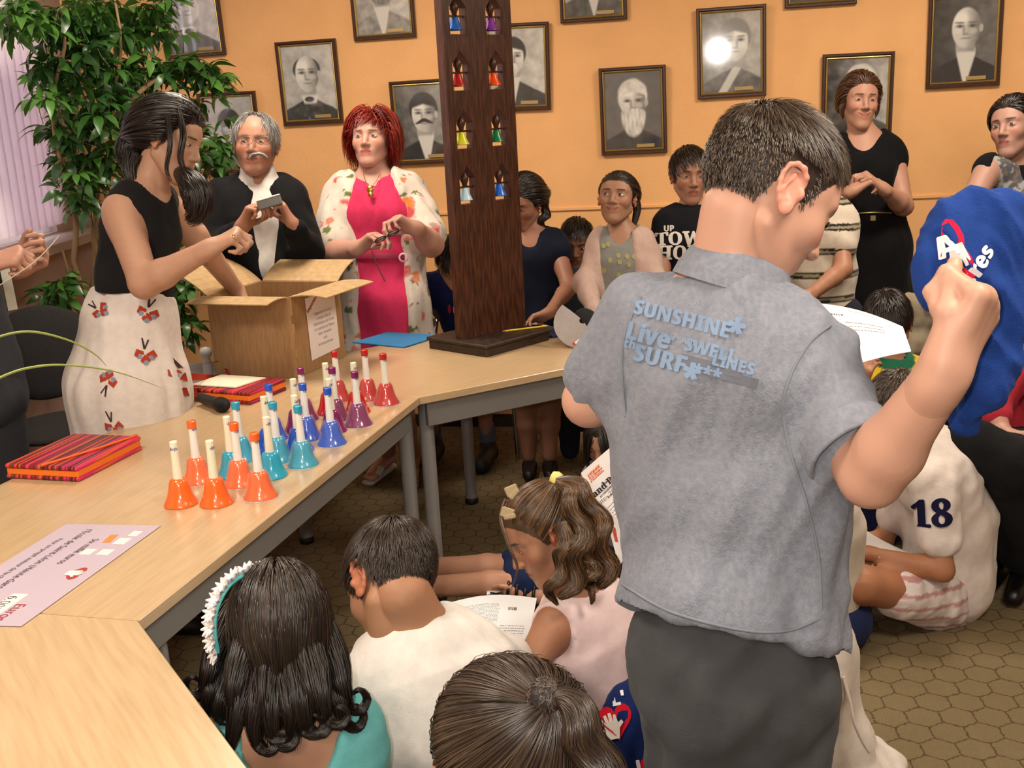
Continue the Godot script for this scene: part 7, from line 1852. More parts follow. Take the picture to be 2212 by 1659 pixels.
	o.locks = [[PackedVector3Array([Vector3(-0.839, 0.819, -1.647), Vector3(-0.851, 0.755, -1.586), Vector3(-0.852, 0.722, -1.557), Vector3(-0.871, 0.687, -1.565), Vector3(-0.881, 0.691, -1.543), Vector3(-0.901, 0.7, -1.562), Vector3(-0.88, 0.723, -1.552), Vector3(-0.875, 0.704, -1.569)]), [0.008, 0.022, 0.024, 0.018, 0.012, 0.009, 0.006, 0.003], 200, 0.001, BLACK, 100, 0.0, 1.0, 24], [PackedVector3Array([Vector3(-0.834, 0.78, -1.638), Vector3(-0.846, 0.719, -1.578), Vector3(-0.848, 0.688, -1.549), Vector3(-0.866, 0.653, -1.558), Vector3(-0.877, 0.658, -1.536), Vector3(-0.897, 0.666, -1.555), Vector3(-0.875, 0.689, -1.544), Vector3(-0.871, 0.67, -1.561)]), [0.008, 0.022, 0.024, 0.018, 0.012, 0.009, 0.006, 0.003], 200, 0.001, BLACK, 101, 0.0, 1.0, 24], [PackedVector3Array([Vector3(-0.822, 0.764, -1.637), Vector3(-0.832, 0.704, -1.577), Vector3(-0.835, 0.674, -1.548), Vector3(-0.835, 0.638, -1.56), Vector3(-0.806, 0.641, -1.545), Vector3(-0.804, 0.647, -1.568), Vector3(-0.807, 0.672, -1.553), Vector3(-0.83, 0.654, -1.565)]), [0.008, 0.022, 0.024, 0.018, 0.012, 0.009, 0.006, 0.003], 200, 0.001, BLACK, 102, 0.0, 1.0, 24], [PackedVector3Array([Vector3(-0.781, 0.783, -1.586), Vector3(-0.781, 0.711, -1.516), Vector3(-0.785, 0.664, -1.492), Vector3(-0.799, 0.626, -1.49), Vector3(-0.813, 0.624, -1.476), Vector3(-0.828, 0.641, -1.489), Vector3(-0.812, 0.663, -1.487), Vector3(-0.803, 0.647, -1.495)]), [0.008, 0.022, 0.024, 0.018, 0.012, 0.009, 0.006, 0.003], 200, 0.001, BLACK, 103, 0.0, 1.0, 24], [PackedVector3Array([Vector3(-0.763, 0.774, -1.588), Vector3(-0.753, 0.71, -1.521), Vector3(-0.754, 0.668, -1.5), Vector3(-0.749, 0.632, -1.502), Vector3(-0.726, 0.628, -1.495), Vector3(-0.719, 0.643, -1.511), Vector3(-0.727, 0.665, -1.504), Vector3(-0.745, 0.651, -1.508)]), [0.008, 0.022, 0.024, 0.018, 0.012, 0.009, 0.006, 0.003], 200, 0.001, BLACK, 104, 0.0, 1.0, 24], [PackedVector3Array([Vector3(-0.745, 0.769, -1.59), Vector3(-0.728, 0.708, -1.526), Vector3(-0.725, 0.669, -1.506), Vector3(-0.72, 0.636, -1.509), Vector3(-0.697, 0.633, -1.502), Vector3(-0.69, 0.646, -1.517), Vector3(-0.698, 0.666, -1.51), Vector3(-0.716, 0.653, -1.514)]), [0.008, 0.022, 0.024, 0.018, 0.012, 0.009, 0.006, 0.003], 200, 0.001, BLACK, 105, 0.0, 1.0, 24], [PackedVector3Array([Vector3(-0.726, 0.768, -1.594), Vector3(-0.701, 0.712, -1.532), Vector3(-0.693, 0.677, -1.514), Vector3(-0.706, 0.647, -1.514), Vector3(-0.721, 0.646, -1.501), Vector3(-0.736, 0.659, -1.511), Vector3(-0.72, 0.677, -1.509), Vector3(-0.71, 0.663, -1.517)]), [0.008, 0.022, 0.024, 0.018, 0.012, 0.009, 0.006, 0.003], 200, 0.001, BLACK, 106, 0.0, 1.0, 24], [PackedVector3Array([Vector3(-0.708, 0.771, -1.598), Vector3(-0.679, 0.717, -1.537), Vector3(-0.672, 0.683, -1.52), Vector3(-0.667, 0.653, -1.524), Vector3(-0.644, 0.651, -1.517), Vector3(-0.637, 0.662, -1.532), Vector3(-0.645, 0.68, -1.524), Vector3(-0.662, 0.668, -1.528)]), [0.008, 0.022, 0.024, 0.018, 0.012, 0.009, 0.006, 0.003], 200, 0.001, BLACK, 107, 0.0, 1.0, 24], [PackedVector3Array([Vector3(-0.69, 0.782, -1.604), Vector3(-0.653, 0.728, -1.545), Vector3(-0.643, 0.695, -1.529), Vector3(-0.638, 0.666, -1.533), Vector3(-0.615, 0.663, -1.526), Vector3(-0.608, 0.674, -1.541), Vector3(-0.616, 0.693, -1.533), Vector3(-0.633, 0.681, -1.537)]), [0.008, 0.022, 0.024, 0.018, 0.012, 0.009, 0.006, 0.003], 200, 0.001, BLACK, 108, 0.0, 1.0, 24], [PackedVector3Array([Vector3(-0.699, 0.769, -1.662), Vector3(-0.657, 0.699, -1.611), Vector3(-0.637, 0.664, -1.585), Vector3(-0.635, 0.624, -1.596), Vector3(-0.608, 0.626, -1.581), Vector3(-0.604, 0.635, -1.605), Vector3(-0.61, 0.661, -1.59), Vector3(-0.63, 0.642, -1.602)]), [0.008, 0.022, 0.024, 0.018, 0.012, 0.009, 0.006, 0.003], 200, 0.001, BLACK, 109, 0.0, 1.0, 24], [PackedVector3Array([Vector3(-0.69, 0.796, -1.671), Vector3(-0.648, 0.726, -1.619), Vector3(-0.632, 0.691, -1.593), Vector3(-0.629, 0.652, -1.604), Vector3(-0.603, 0.654, -1.589), Vector3(-0.598, 0.662, -1.613), Vector3(-0.604, 0.688, -1.597), Vector3(-0.625, 0.669, -1.61)]), [0.008, 0.022, 0.024, 0.018, 0.012, 0.009, 0.006, 0.003], 200, 0.001, BLACK, 110, 0.0, 1.0, 24], [PackedVector3Array([Vector3(-0.787, 0.805, -1.591), Vector3(-0.784, 0.748, -1.524), Vector3(-0.785, 0.712, -1.505), Vector3(-0.781, 0.68, -1.508), Vector3(-0.757, 0.678, -1.501), Vector3(-0.751, 0.69, -1.516), Vector3(-0.759, 0.709, -1.509), Vector3(-0.776, 0.697, -1.513)]), [0.008, 0.022, 0.024, 0.018, 0.012, 0.009, 0.006, 0.003], 200, 0.001, BLACK, 111, 0.0, 1.0, 24], [PackedVector3Array([Vector3(-0.702, 0.793, -1.605), Vector3(-0.668, 0.739, -1.545), Vector3(-0.658, 0.705, -1.528), Vector3(-0.67, 0.676, -1.529), Vector3(-0.686, 0.677, -1.515), Vector3(-0.7, 0.688, -1.526), Vector3(-0.684, 0.705, -1.523), Vector3(-0.675, 0.692, -1.532)]), [0.008, 0.022, 0.024, 0.018, 0.012, 0.009, 0.006, 0.003], 200, 0.001, BLACK, 112, 0.0, 1.0, 24], [PackedVector3Array([Vector3(-0.754, 0.789, -1.593), Vector3(-0.74, 0.729, -1.528), Vector3(-0.737, 0.691, -1.509), Vector3(-0.733, 0.658, -1.512), Vector3(-0.709, 0.655, -1.505), Vector3(-0.703, 0.668, -1.52), Vector3(-0.711, 0.688, -1.513), Vector3(-0.728, 0.675, -1.517)]), [0.008, 0.022, 0.024, 0.018, 0.012, 0.009, 0.006, 0.003], 200, 0.001, BLACK, 113, 0.0, 1.0, 24], [PackedVector3Array([Vector3(-0.717, 0.783, -1.599), Vector3(-0.689, 0.723, -1.537), Vector3(-0.681, 0.686, -1.519), Vector3(-0.676, 0.653, -1.522), Vector3(-0.653, 0.65, -1.515), Vector3(-0.646, 0.663, -1.53), Vector3(-0.654, 0.683, -1.523), Vector3(-0.671, 0.67, -1.527)]), [0.008, 0.022, 0.024, 0.018, 0.012, 0.009, 0.006, 0.003], 200, 0.001, BLACK, 114, 0.0, 1.0, 24]]
	o.wear = [{"name": "turquoise_dress", "cell": 0.0085, "mat": cloth(lin(0.17, 0.55, 0.56)), "fold": [0.007, Vector3(8, 4, 8), 65], "shape": func(f: Field) -> void:
			torso(f, o, 0.01)
			f.add(o.pe, down(o.pe, 0.2), 0.13, 0.18, 0.05, Vector3(0.982, -0.051, -0.182), 1.2, 1.0)
			f.add(o.nk + Vector3(0.164, 0.706, 0.689) * 0.03, Vector3(-0.718, 0.61, -1.555), 0.095, 0.075, -0.015, Vector3(0.982, -0.051, -0.182), 1.0, 1.0)
			f.add(o.nk, Vector3(-0.735, 0.696, -1.616), 0.09, 0.12, -0.012)}]
	t = person(o)
	# headband flowers along the side of her head
	var band := Buf.new()
	var way := [Vector3(-0.829, 0.77, -1.553), Vector3(-0.825, 0.807, -1.542), Vector3(-0.824, 0.837, -1.55), Vector3(-0.819, 0.86, -1.567), Vector3(-0.81, 0.876, -1.594), Vector3(-0.796, 0.878, -1.629), Vector3(-0.781, 0.868, -1.671), Vector3(-0.768, 0.849, -1.711)]
	tube(band, curve(way, 24), [0.005], 6)
	part("headband", band, mat(lin(0.1, 0.5, 0.5), 0.6), t, "turquoise headband")
	var petals := Buf.new()
	for i in 11:
		var c: Vector3 = curve(way, 20)[i * 2]
		var out := (c - Vector3(-0.75, 0.774, -1.632)).normalized()
		for k in 9:
			var a := TAU * k / 9.0 + i
			var s1 := out.cross(Vector3.UP).normalized()
			var s2 := out.cross(s1)
			var d := (s1 * cos(a) + s2 * sin(a) + out * 0.75).normalized()
			tube(petals, PackedVector3Array([c + out * 0.003, c + d * 0.014, c + d * 0.023]), [0.0025, 0.0045, 0.0014], 5)
	part("flowers", petals, mat(lin(0.72, 0.7, 0.72), 0.7), t, "white cloth flowers").set_meta("kind", "stuff")
	# the girl nearest, only the crown of her head in view
	o = {"label": "brown-haired girl with a black hair tie, seen from above behind the white T-shirt", "s": 0.88, "skin": Color(0.44, 0.24, 0.16), "nk": Vector3(-0.263, 0.72, -1.211), "pe": Vector3(-0.291, 0.282, -1.283), "sh": [Vector3(-0.356, 0.679, -1.182), Vector3(-0.168, 0.654, -1.245)],
		"el": [Vector3(-0.389, 0.523, -1.22), Vector3(-0.164, 0.497, -1.279)], "wr": [Vector3(-0.399, 0.409, -1.399), Vector3(-0.225, 0.4, -1.432)], "torso": [0.12, 0.11, 0.125, 0.09],
		"head": {"at": Vector3(-0.265, 0.829, -1.175), "face": Vector3(-0.509, -0.531, -0.677), "up": Vector3(-0.218, 0.797, -0.563), "size": 1.1, "fine": true, "brow": Color(0.02, 0.013, 0.01), "root": Color(0.022, 0.014, 0.01), "eyes": false},
		"hair": [{"n": 9000, "len": 0.26, "steps": 11, "width": 0.0009, "cols": [Color(0.03, 0.018, 0.012), Color(0.045, 0.028, 0.018), Color(0.02, 0.012, 0.009), Color(0.07, 0.045, 0.03)], "style": "tie", "tie_at": Vector3(-0.201, 0.971, -1.121), "puff": 0.008, "lift": 0.15, "seed": 91, "mess": 0.25}],
		"locks": [
			[PackedVector3Array([Vector3(-0.205, 0.971, -1.116), Vector3(-0.182, 0.972, -1.113), Vector3(-0.16, 0.95, -1.101), Vector3(-0.145, 0.912, -1.089), Vector3(-0.132, 0.862, -1.079)]), [0.009, 0.03, 0.042, 0.045, 0.03], 1100, 0.0011, [Color(0.03, 0.018, 0.012), Color(0.045, 0.028, 0.018), Color(0.02, 0.012, 0.009)], 92, 0.006, 2.0, 18]]}
	o.base = down(o.pe, 0)
	o.wear = [{"name": "top", "cell": 0.011, "mat": cloth_v(), "paint": func(p: Vector3, _n: Vector3) -> Color: return Color(0.3, 0.24, 0.45) if sin(p.x * 160.0) * sin(p.y * 150.0 + p.z * 90.0) > 0.2 else Color(0.7, 0.68, 0.7), "shape": func(f: Field) -> void:
			tee(f, o)
			f.add(Vector3(-0.179, 0.834, -1.194), Vector3(-0.171, 0.763, -1.198), 0.03, 0.05, 0.03)},
		{"name": "skirt", "cell": 0.014, "mat": cloth(lin(0.03, 0.03, 0.06)), "shape": func(f: Field) -> void: f.add(o.pe, down(o.pe, 0.05), 0.13, 0.2, 0.05, Vector3(0.982, -0.051, -0.182), 1.2, 1.0)}]
	t = person(o)
	b = Buf.new()
	var ha := (Vector3(-0.182, 0.972, -1.113) - Vector3(-0.205, 0.971, -1.116)).normalized()
	var hx := ha.cross(Vector3(0.189, 0.242, 0.952)).normalized()
	lathe(b, [[0.009, -0.01], [0.014, -0.01], [0.016, -0.004], [0.0145, 0.0], [0.016, 0.004], [0.014, 0.01], [0.009, 0.01]], 14, Transform3D(Basis(hx, ha, hx.cross(ha)), Vector3(-0.203, 0.972, -1.115)))
	part("hair_tie", b, mat(Color(0.12, 0.13, 0.15), 0.8), t, "charcoal hair tie")

# ---------------------------------------------------------------- papers and the navy bag
func sheet_of(corners: Array, bend: Vector3, n := 10) -> Buf:
	# a leaf of paper between four corners, bowed by «bend», with two faces a little apart
	var b := Buf.new()
	for s in 2:
		var o := b.v.size()
		for j in n + 1:
			for i in n + 1:
				var u := i / float(n)
				var v := j / float(n)
				var p: Vector3 = (corners[0] as Vector3).lerp(corners[1], u).lerp((corners[3] as Vector3).lerp(corners[2], u), v) + bend * sin(PI * u) * (1.0 - v * 0.6)
				b.v.append(p + (bend.normalized() if bend.length() > 0 else Vector3.UP) * 0.0006 * s)
				b.c.append(Color.WHITE)
				b.uv.append(Vector2(u, v))
		for j in n:
			for i in n:
				var q := o + j * (n + 1) + i
				b.ix.append_array(PackedInt32Array([q, q + 1, q + n + 1, q + 1, q + n + 2, q + n + 1] if s else [q, q + n + 1, q + 1, q + 1, q + n + 1, q + n + 2]))
	b.renormal()
	return b
func print_on(lines: Array, w: int, h: int, paper: Color) -> StandardMaterial3D:
	# rows of unreadably small print: [x0, x1, y, height, colour]
	var im := Image.create(w, h, false, Image.FORMAT_RGB8)
	im.fill(paper)
	var rng := RandomNumberGenerator.new()
	rng.seed = 3
	for l in lines:
		var x: float = l[0] * w
		while x < l[1] * w:
			var wd := rng.randi_range(2, 7)
			im.fill_rect(Rect2i(int(x), int(l[2] * h), wd, maxi(1, int(l[3] * h))), l[4])
			x += wd + rng.randi_range(1, 3)
	var m := mat(Color.WHITE, 0.7)
	m.albedo_texture = ImageTexture.create_from_image(im)
	return m
func papers() -> void:
	var ink := Color(0.35, 0.33, 0.34)
	var red := Color(0.7, 0.12, 0.08)
	# the sheet in the grey boy's far hand
	var l := []
	for i in 3:
		l.append([0.3 + i * 0.02, 0.72, 0.3 + i * 0.07, 0.018, ink])
	l.append([0.1, 0.3, 0.16, 0.03, ink])
	l.append([0.4, 0.9, 0.06, 0.012, ink])
	var b := sheet_of([Vector3(0.123, 1.3, -1.771), Vector3(0.279, 1.246, -1.831), Vector3(0.282, 1.221, -1.762), Vector3(0.175, 1.216, -1.676)], Vector3(0.265, 0.964, 0.027) * 0.008)
	solo("paper_sheet", "bowed white printed sheet held in front of the boy in grey", "paper", b, print_on(l, 256, 200, Color(0.9, 0.88, 0.88)), Vector3(0.196, 1.209, -1.721))
	# certificates of the dark-haired child
	l = [[0.3, 0.9, 0.34, 0.035, ink], [0.15, 0.95, 0.44, 0.03, ink], [0.3, 0.8, 0.53, 0.028, ink]]
	for i in 5:
		l.append([0.1, 0.95, 0.64 + i * 0.05, 0.014, ink])
	for i in 6:
		l.append([0.12, 0.5, 0.08 + i * 0.022, 0.022, red if i % 2 else Color(0.85, 0.5, 0.15)])
	b = sheet_of([Vector3(-0.424, 0.555, -3.113), Vector3(-0.34, 0.614, -3.186), Vector3(-0.237, 0.461, -3.147), Vector3(-0.326, 0.381, -3.046)], Vector3(0.186, 0.427, 0.885) * 0.01)
	var ct := solo("certificate", "white certificate with a red and yellow heading in the seated child's hands", "paper", b, print_on(l, 220, 300, Color(0.9, 0.88, 0.88)), Vector3(-0.337, 0.406, -3.092))
	var tb := Buf.new()
	lay(tb, letters("Grand Prix", 0.02, true, true), null, Vector3(-0.358, 0.519, -3.101), Vector3(0.735, 0.629, -0.252), Vector3(-0.582, 0.813, 0.017), Vector3(-0.189, -0.242, -0.952), 0.004, Color(0.08, 0.07, 0.08))
	lay(tb, letters("«écoute» 2015-2016", 0.014, false, true), null, Vector3(-0.337, 0.499, -3.094), Vector3(0.735, 0.629, -0.252), Vector3(-0.582, 0.813, 0.017), Vector3(-0.189, -0.242, -0.952), 0.004, Color(0.08, 0.07, 0.08))
	part("lettering", tb, vmat(0.8), ct)
	b = sheet_of([Vector3(-0.33, 0.572, -2.82), Vector3(-0.266, 0.471, -2.86), Vector3(-0.269, 0.434, -2.818), Vector3(-0.283, 0.409, -2.767)], Vector3(0.463, 0.217, 0.859) * 0.01)
	solo("certificate", "second certificate standing between the ponytail and the grey shirt", "paper", b, print_on([[0.15, 0.35, 0.3, 0.3, red], [0.6, 0.9, 0.6, 0.05, ink]], 100, 120, Color(0.9, 0.88, 0.88)), Vector3(-0.294, 0.455, -2.798))
	# sheet on the knees of the boy with the 18
	b = sheet_of([Vector3(0.356, 0.299, -3.412), Vector3(0.476, 0.225, -3.439), Vector3(0.581, 0.217, -3.352), Vector3(0.449, 0.258, -3.231)], Vector3(0.041, 0.998, -0.056) * 0.015)
	solo("paper_sheet", "plain sheet sloping over the knees of the boy with the 18", "paper", b, mat(Color(0.9, 0.88, 0.88), 0.7), Vector3(0.46, 0.232, -3.311))
	# white sheet under the navy skirt
	b = sheet_of([Vector3(-0.771, 0.153, -3.32), Vector3(-0.605, 0.134, -3.39), Vector3(-0.576, 0.158, -3.192), Vector3(-0.738, 0.142, -3.134)], Vector3(0, 0.005, 0))
	solo("paper_sheet", "white leaflet lying under the bare legs on the carpet", "paper", b, mat(Color(0.9, 0.88, 0.88), 0.7), Vector3(-0.675, 0.1, -3.247))
	# the open booklet
	l = []
	for i in 14:
		l.append([0.1, 0.62, 0.14 + i * 0.022, 0.009, ink])
	for i in 4:
		l.append([0.66, 0.92, 0.5 + i * 0.04, 0.01, ink])
	l.append([0.72, 0.8, 0.2, 0.05, Color(0.3, 0.3, 0.25)])
	var bk := thing("booklet", "open printed booklet in front of the boy in the white T-shirt", "booklet", Vector3(-0.628, 0.378, -2.291))
	b = sheet_of([Vector3(-0.681, 0.448, -2.425), Vector3(-0.45, 0.468, -2.434), Vector3(-0.446, 0.418, -2.233), Vector3(-0.645, 0.408, -2.191)], Vector3(0.104, 0.95, 0.295) * 0.02)
	part("page", b, print_on(l, 300, 300, Color(0.82, 0.83, 0.84)), bk)
	b = sheet_of([Vector3(-0.83, 0.42, -2.262), Vector3(-0.681, 0.448, -2.425), Vector3(-0.645, 0.408, -2.191), Vector3(-0.793, 0.401, -2.107)], Vector3(0.104, 0.95, 0.295) * 0.025)
	part("page", b, print_on([[0.5, 0.95, 0.2, 0.02, red], [0.5, 0.95, 0.26, 0.02, ink], [0.5, 0.95, 0.32, 0.02, ink], [0.5, 0.95, 0.38, 0.02, ink]], 200, 200, Color(0.82, 0.83, 0.84)), bk)
	# navy bag with the heart
	var nt := thing("navy_sweatshirt", "navy sweatshirt with a red heart and white hand draped beside the pink top", "sweatshirt", down(Vector3(-0.182, 0.26, -2.193), 0.0))
	var f := Field.new()
	f.add(Vector3(-0.176, 0.414, -2.18), Vector3(-0.188, 0.318, -2.153), 0.03, 0.07, 0.0, Vector3(0.982, -0.051, -0.182), 1.0, 0.7)
	f.add(Vector3(-0.193, 0.318, -2.153), Vector3(-0.192, 0.152, -2.163), 0.075, 0.11, 0.04, Vector3(0.982, -0.051, -0.182), 1.0, 0.8)
	f.add(Vector3(-0.192, 0.152, -2.163), down(Vector3(-0.192, 0.021, -2.182), 0.05), 0.11, 0.13, 0.05)
	var m := f.mesh(0.0075)
	wrinkle(m, 0.012, Vector3(12, 8, 12), 9, false, Basis(), f)
	b = Buf.new()
	b.put(m, Color.WHITE)
	part("body", b, cloth(lin(0.008, 0.02, 0.1)), nt)
	b = Buf.new()
	var heart := []
	for i in 24:
		var a := TAU * i / 24.0
		heart.append([0.0022 * 16.0 * pow(sin(a), 3.0), 0.003 * (13.0 * cos(a) - 5.0 * cos(2 * a) - 2.0 * cos(3 * a) - cos(4 * a)) * 0.9])
	for q in [[Vector3(-0.197, 0.541, -1.788), Vector3(-0.207, 0.529, -1.783), Vector3(-0.193, 0.585, -1.8)], [Vector3(-0.126, 0.448, -1.779), Vector3(-0.132, 0.437, -1.774), Vector3(-0.153, 0.458, -1.776)]]:
		var into: Vector3 = (q[0] - Vector3(0, 1.62, 0)).normalized()
		lay(b, poly_shape(heart), f, q[0], Vector3(0.964, 0.14, -0.227), Vector3(-0.188, 0.96, -0.207), into, 0.003, Color(0.5, 0.015, 0.03))
		lay(b, hand_shape(0.032), f, q[1], Vector3(0.964, 0.14, -0.227), Vector3(-0.188, 0.96, -0.207), into, 0.005, Color(0.68, 0.64, 0.6))
		lay(b, letters("L'", 0.03, true), f, q[2], Vector3(0.964, 0.14, -0.227), Vector3(-0.188, 0.96, -0.207), into, 0.005, Color(0.7, 0.7, 0.72))
	part("heart_print", b, vmat(0.9, 0.1), nt, "red hearts, white hands and lettering")

# ---------------------------------------------------------------- mesh buffer
class Buf:
	var v := PackedVector3Array()
	var n := PackedVector3Array()
	var c := PackedColorArray()
	var uv := PackedVector2Array()
	var ix := PackedInt32Array()
	func put(m: Array, col: Color) -> void:
		var o := v.size()
		v.append_array(m[0])
		n.append_array(m[1])
		var k := PackedColorArray()
		k.resize(m[0].size())
		k.fill(col)
		c.append_array(k)
		var i2: PackedInt32Array = m[2].duplicate()
		for i in i2.size():
			i2[i] += o
		ix.append_array(i2)
	func renormal() -> void:
		n = Field.normals_of(v, ix)
	func mesh(off := Vector3.ZERO) -> ArrayMesh:
		var w := v
		if off != Vector3.ZERO:
			w = Transform3D(Basis(), -off) * v
		var a := []
		a.resize(Mesh.ARRAY_MAX)
		a[Mesh.ARRAY_VERTEX] = w
		a[Mesh.ARRAY_NORMAL] = n
		if c.size() == v.size():
			a[Mesh.ARRAY_COLOR] = c
		if uv.size() == v.size():
			a[Mesh.ARRAY_TEX_UV] = uv
		a[Mesh.ARRAY_INDEX] = ix
		var m := ArrayMesh.new()
		m.add_surface_from_arrays(Mesh.PRIMITIVE_TRIANGLES, a)
		return m

func wrinkle(m: Array, amp: float, freq: Vector3, seed_: int, ridged := false, tilt := Basis(), f: Field = null) -> void:
	# folds of cloth: pushes the surface out and in along its normals
	var fn := FastNoiseLite.new()
	fn.seed = seed_
	fn.frequency = 1.0
	fn.noise_type = FastNoiseLite.TYPE_SIMPLEX_SMOOTH
	fn.fractal_type = FastNoiseLite.FRACTAL_RIDGED if ridged else FastNoiseLite.FRACTAL_FBM
	fn.fractal_octaves = 2
	if f:
		f.fold = fn
		f.fold_amp = amp
		f.fold_freq = freq
		f.fold_tilt = tilt
	var vs: PackedVector3Array = m[0]
	var ns: PackedVector3Array = m[1]
	for i in vs.size():
		var q := tilt * vs[i] * freq
		vs[i] += ns[i] * amp * fn.get_noise_3dv(q)
	m[0] = vs
	m[1] = Field.normals_of(vs, m[2])

# ---------------------------------------------------------------- heads
var head_fine: Array
var head_mid: Array
var ear_mesh: Array
func make_heads() -> void:
	var f := Field.new()
	f.ball(Vector3(0, 0.03, -0.012), Vector3(0.0745, 0.088, 0.095), 0.0)
	f.ball(Vector3(0, 0.03, 0.034), Vector3(0.058, 0.058, 0.05), 0.03)
	f.ball(Vector3(0, -0.035, 0.032), Vector3(0.054, 0.072, 0.052), 0.03)
	for s: float in [-1.0, 1.0]:
		f.add(Vector3(s * 0.05, -0.052, -0.002), Vector3(s * 0.014, -0.1, 0.062), 0.016, 0.016, 0.03)
		f.ball(Vector3(s * 0.036, -0.022, 0.054), Vector3(0.026, 0.026, 0.026), 0.02)
		f.add(Vector3(s * 0.014, 0.027, 0.081), Vector3(s * 0.043, 0.026, 0.066), 0.009, 0.009, 0.014)
	f.ball(Vector3(0, -0.099, 0.066), Vector3(0.021, 0.017, 0.018), 0.02)
	f.ball(Vector3(0, -0.058, 0.072), Vector3(0.03, 0.026, 0.018), 0.016)
	for s: float in [-1.0, 1.0]:
		f.ball(Vector3(s * 0.032, 0.007, 0.096), Vector3(0.018, 0.0115, 0.018), -0.016)
	for s: float in [-1.0, 1.0]:
		f.ball(Vector3(s * 0.0315, 0.006, 0.071), Vector3(0.015, 0.0115, 0.0125), 0.006)
	f.add(Vector3(0, 0.014, 0.083), Vector3(0, -0.027, 0.104), 0.0075, 0.0105, 0.012)
	for s: float in [-1.0, 1.0]:
		f.ball(Vector3(s * 0.0115, -0.032, 0.094), Vector3(0.008, 0.0075, 0.01), 0.006)
	f.add(Vector3(-0.019, -0.0565, 0.083), Vector3(0.019, -0.0565, 0.083), 0.004, 0.004, 0.008)
	f.add(Vector3(-0.01, -0.056, 0.0875), Vector3(0.01, -0.056, 0.0875), 0.0045, 0.0045, 0.006)
	f.add(Vector3(-0.013, -0.068, 0.085), Vector3(0.013, -0.068, 0.085), 0.0055, 0.0055, 0.008)
	f.add(Vector3(-0.024, -0.062, 0.092), Vector3(0.024, -0.062, 0.092), 0.0025, 0.0025, -0.004)
	head_fine = f.mesh(0.0032)
	head_mid = f.mesh(0.0046)
	# one ear, its outer face towards +x, the front of the head towards +z
	var e := Field.new()
	e.ball(Vector3(0, 0.002, -0.002), Vector3(0.0045, 0.026, 0.0155), 0.0)
	var rim := [[-0.002, 0.012, 0.012], [0.004, 0.02, 0.011], [0.008, 0.029, 0.004], [0.009, 0.0315, -0.006], [0.009, 0.027, -0.015], [0.009, 0.016, -0.0195], [0.008, 0.004, -0.019], [0.006, -0.008, -0.0155], [0.0035, -0.018, -0.01], [0.001, -0.025, -0.003]]
	for i in rim.size() - 1:
		e.add(Vector3(rim[i][0], rim[i][1], rim[i][2]), Vector3(rim[i + 1][0], rim[i + 1][1], rim[i + 1][2]), 0.0034, 0.0034, 0.003)
	e.ball(Vector3(0.002, -0.025, 0.001), Vector3(0.0045, 0.009, 0.0075), 0.004)
	e.add(Vector3(0.004, 0.018, -0.004), Vector3(0.005, -0.004, -0.0105), 0.0025, 0.0028, 0.004)
	e.add(Vector3(0.005, -0.004, -0.0105), Vector3(0.003, -0.015, -0.003), 0.0028, 0.0025, 0.004)
	e.ball(Vector3(0.003, -0.003, 0.0125), Vector3(0.004, 0.006, 0.0045), 0.004)
	e.ball(Vector3(0.0075, -0.002, -0.001), Vector3(0.006, 0.0095, 0.0075), -0.004)
	e.ball(Vector3(-0.008, 0.0, 0.004), Vector3(0.01, 0.02, 0.01), 0.006)
	ear_mesh = e.mesh(0.0015)

static func hairline(z: float) -> float:
	var t := [[-0.12, -0.078], [-0.062, -0.066], [-0.034, -0.035], [-0.024, 0.018], [0.004, 0.022], [0.009, -0.012], [0.022, -0.012], [0.036, 0.02], [0.058, 0.055], [0.076, 0.071], [0.12, 0.08]]
	for i in t.size() - 1:
		if z < t[i + 1][0]:
			return lerpf(t[i][1], t[i + 1][1], clampf((z - t[i][0]) / (t[i + 1][0] - t[i][0]), 0.0, 1.0))
	return 0.08

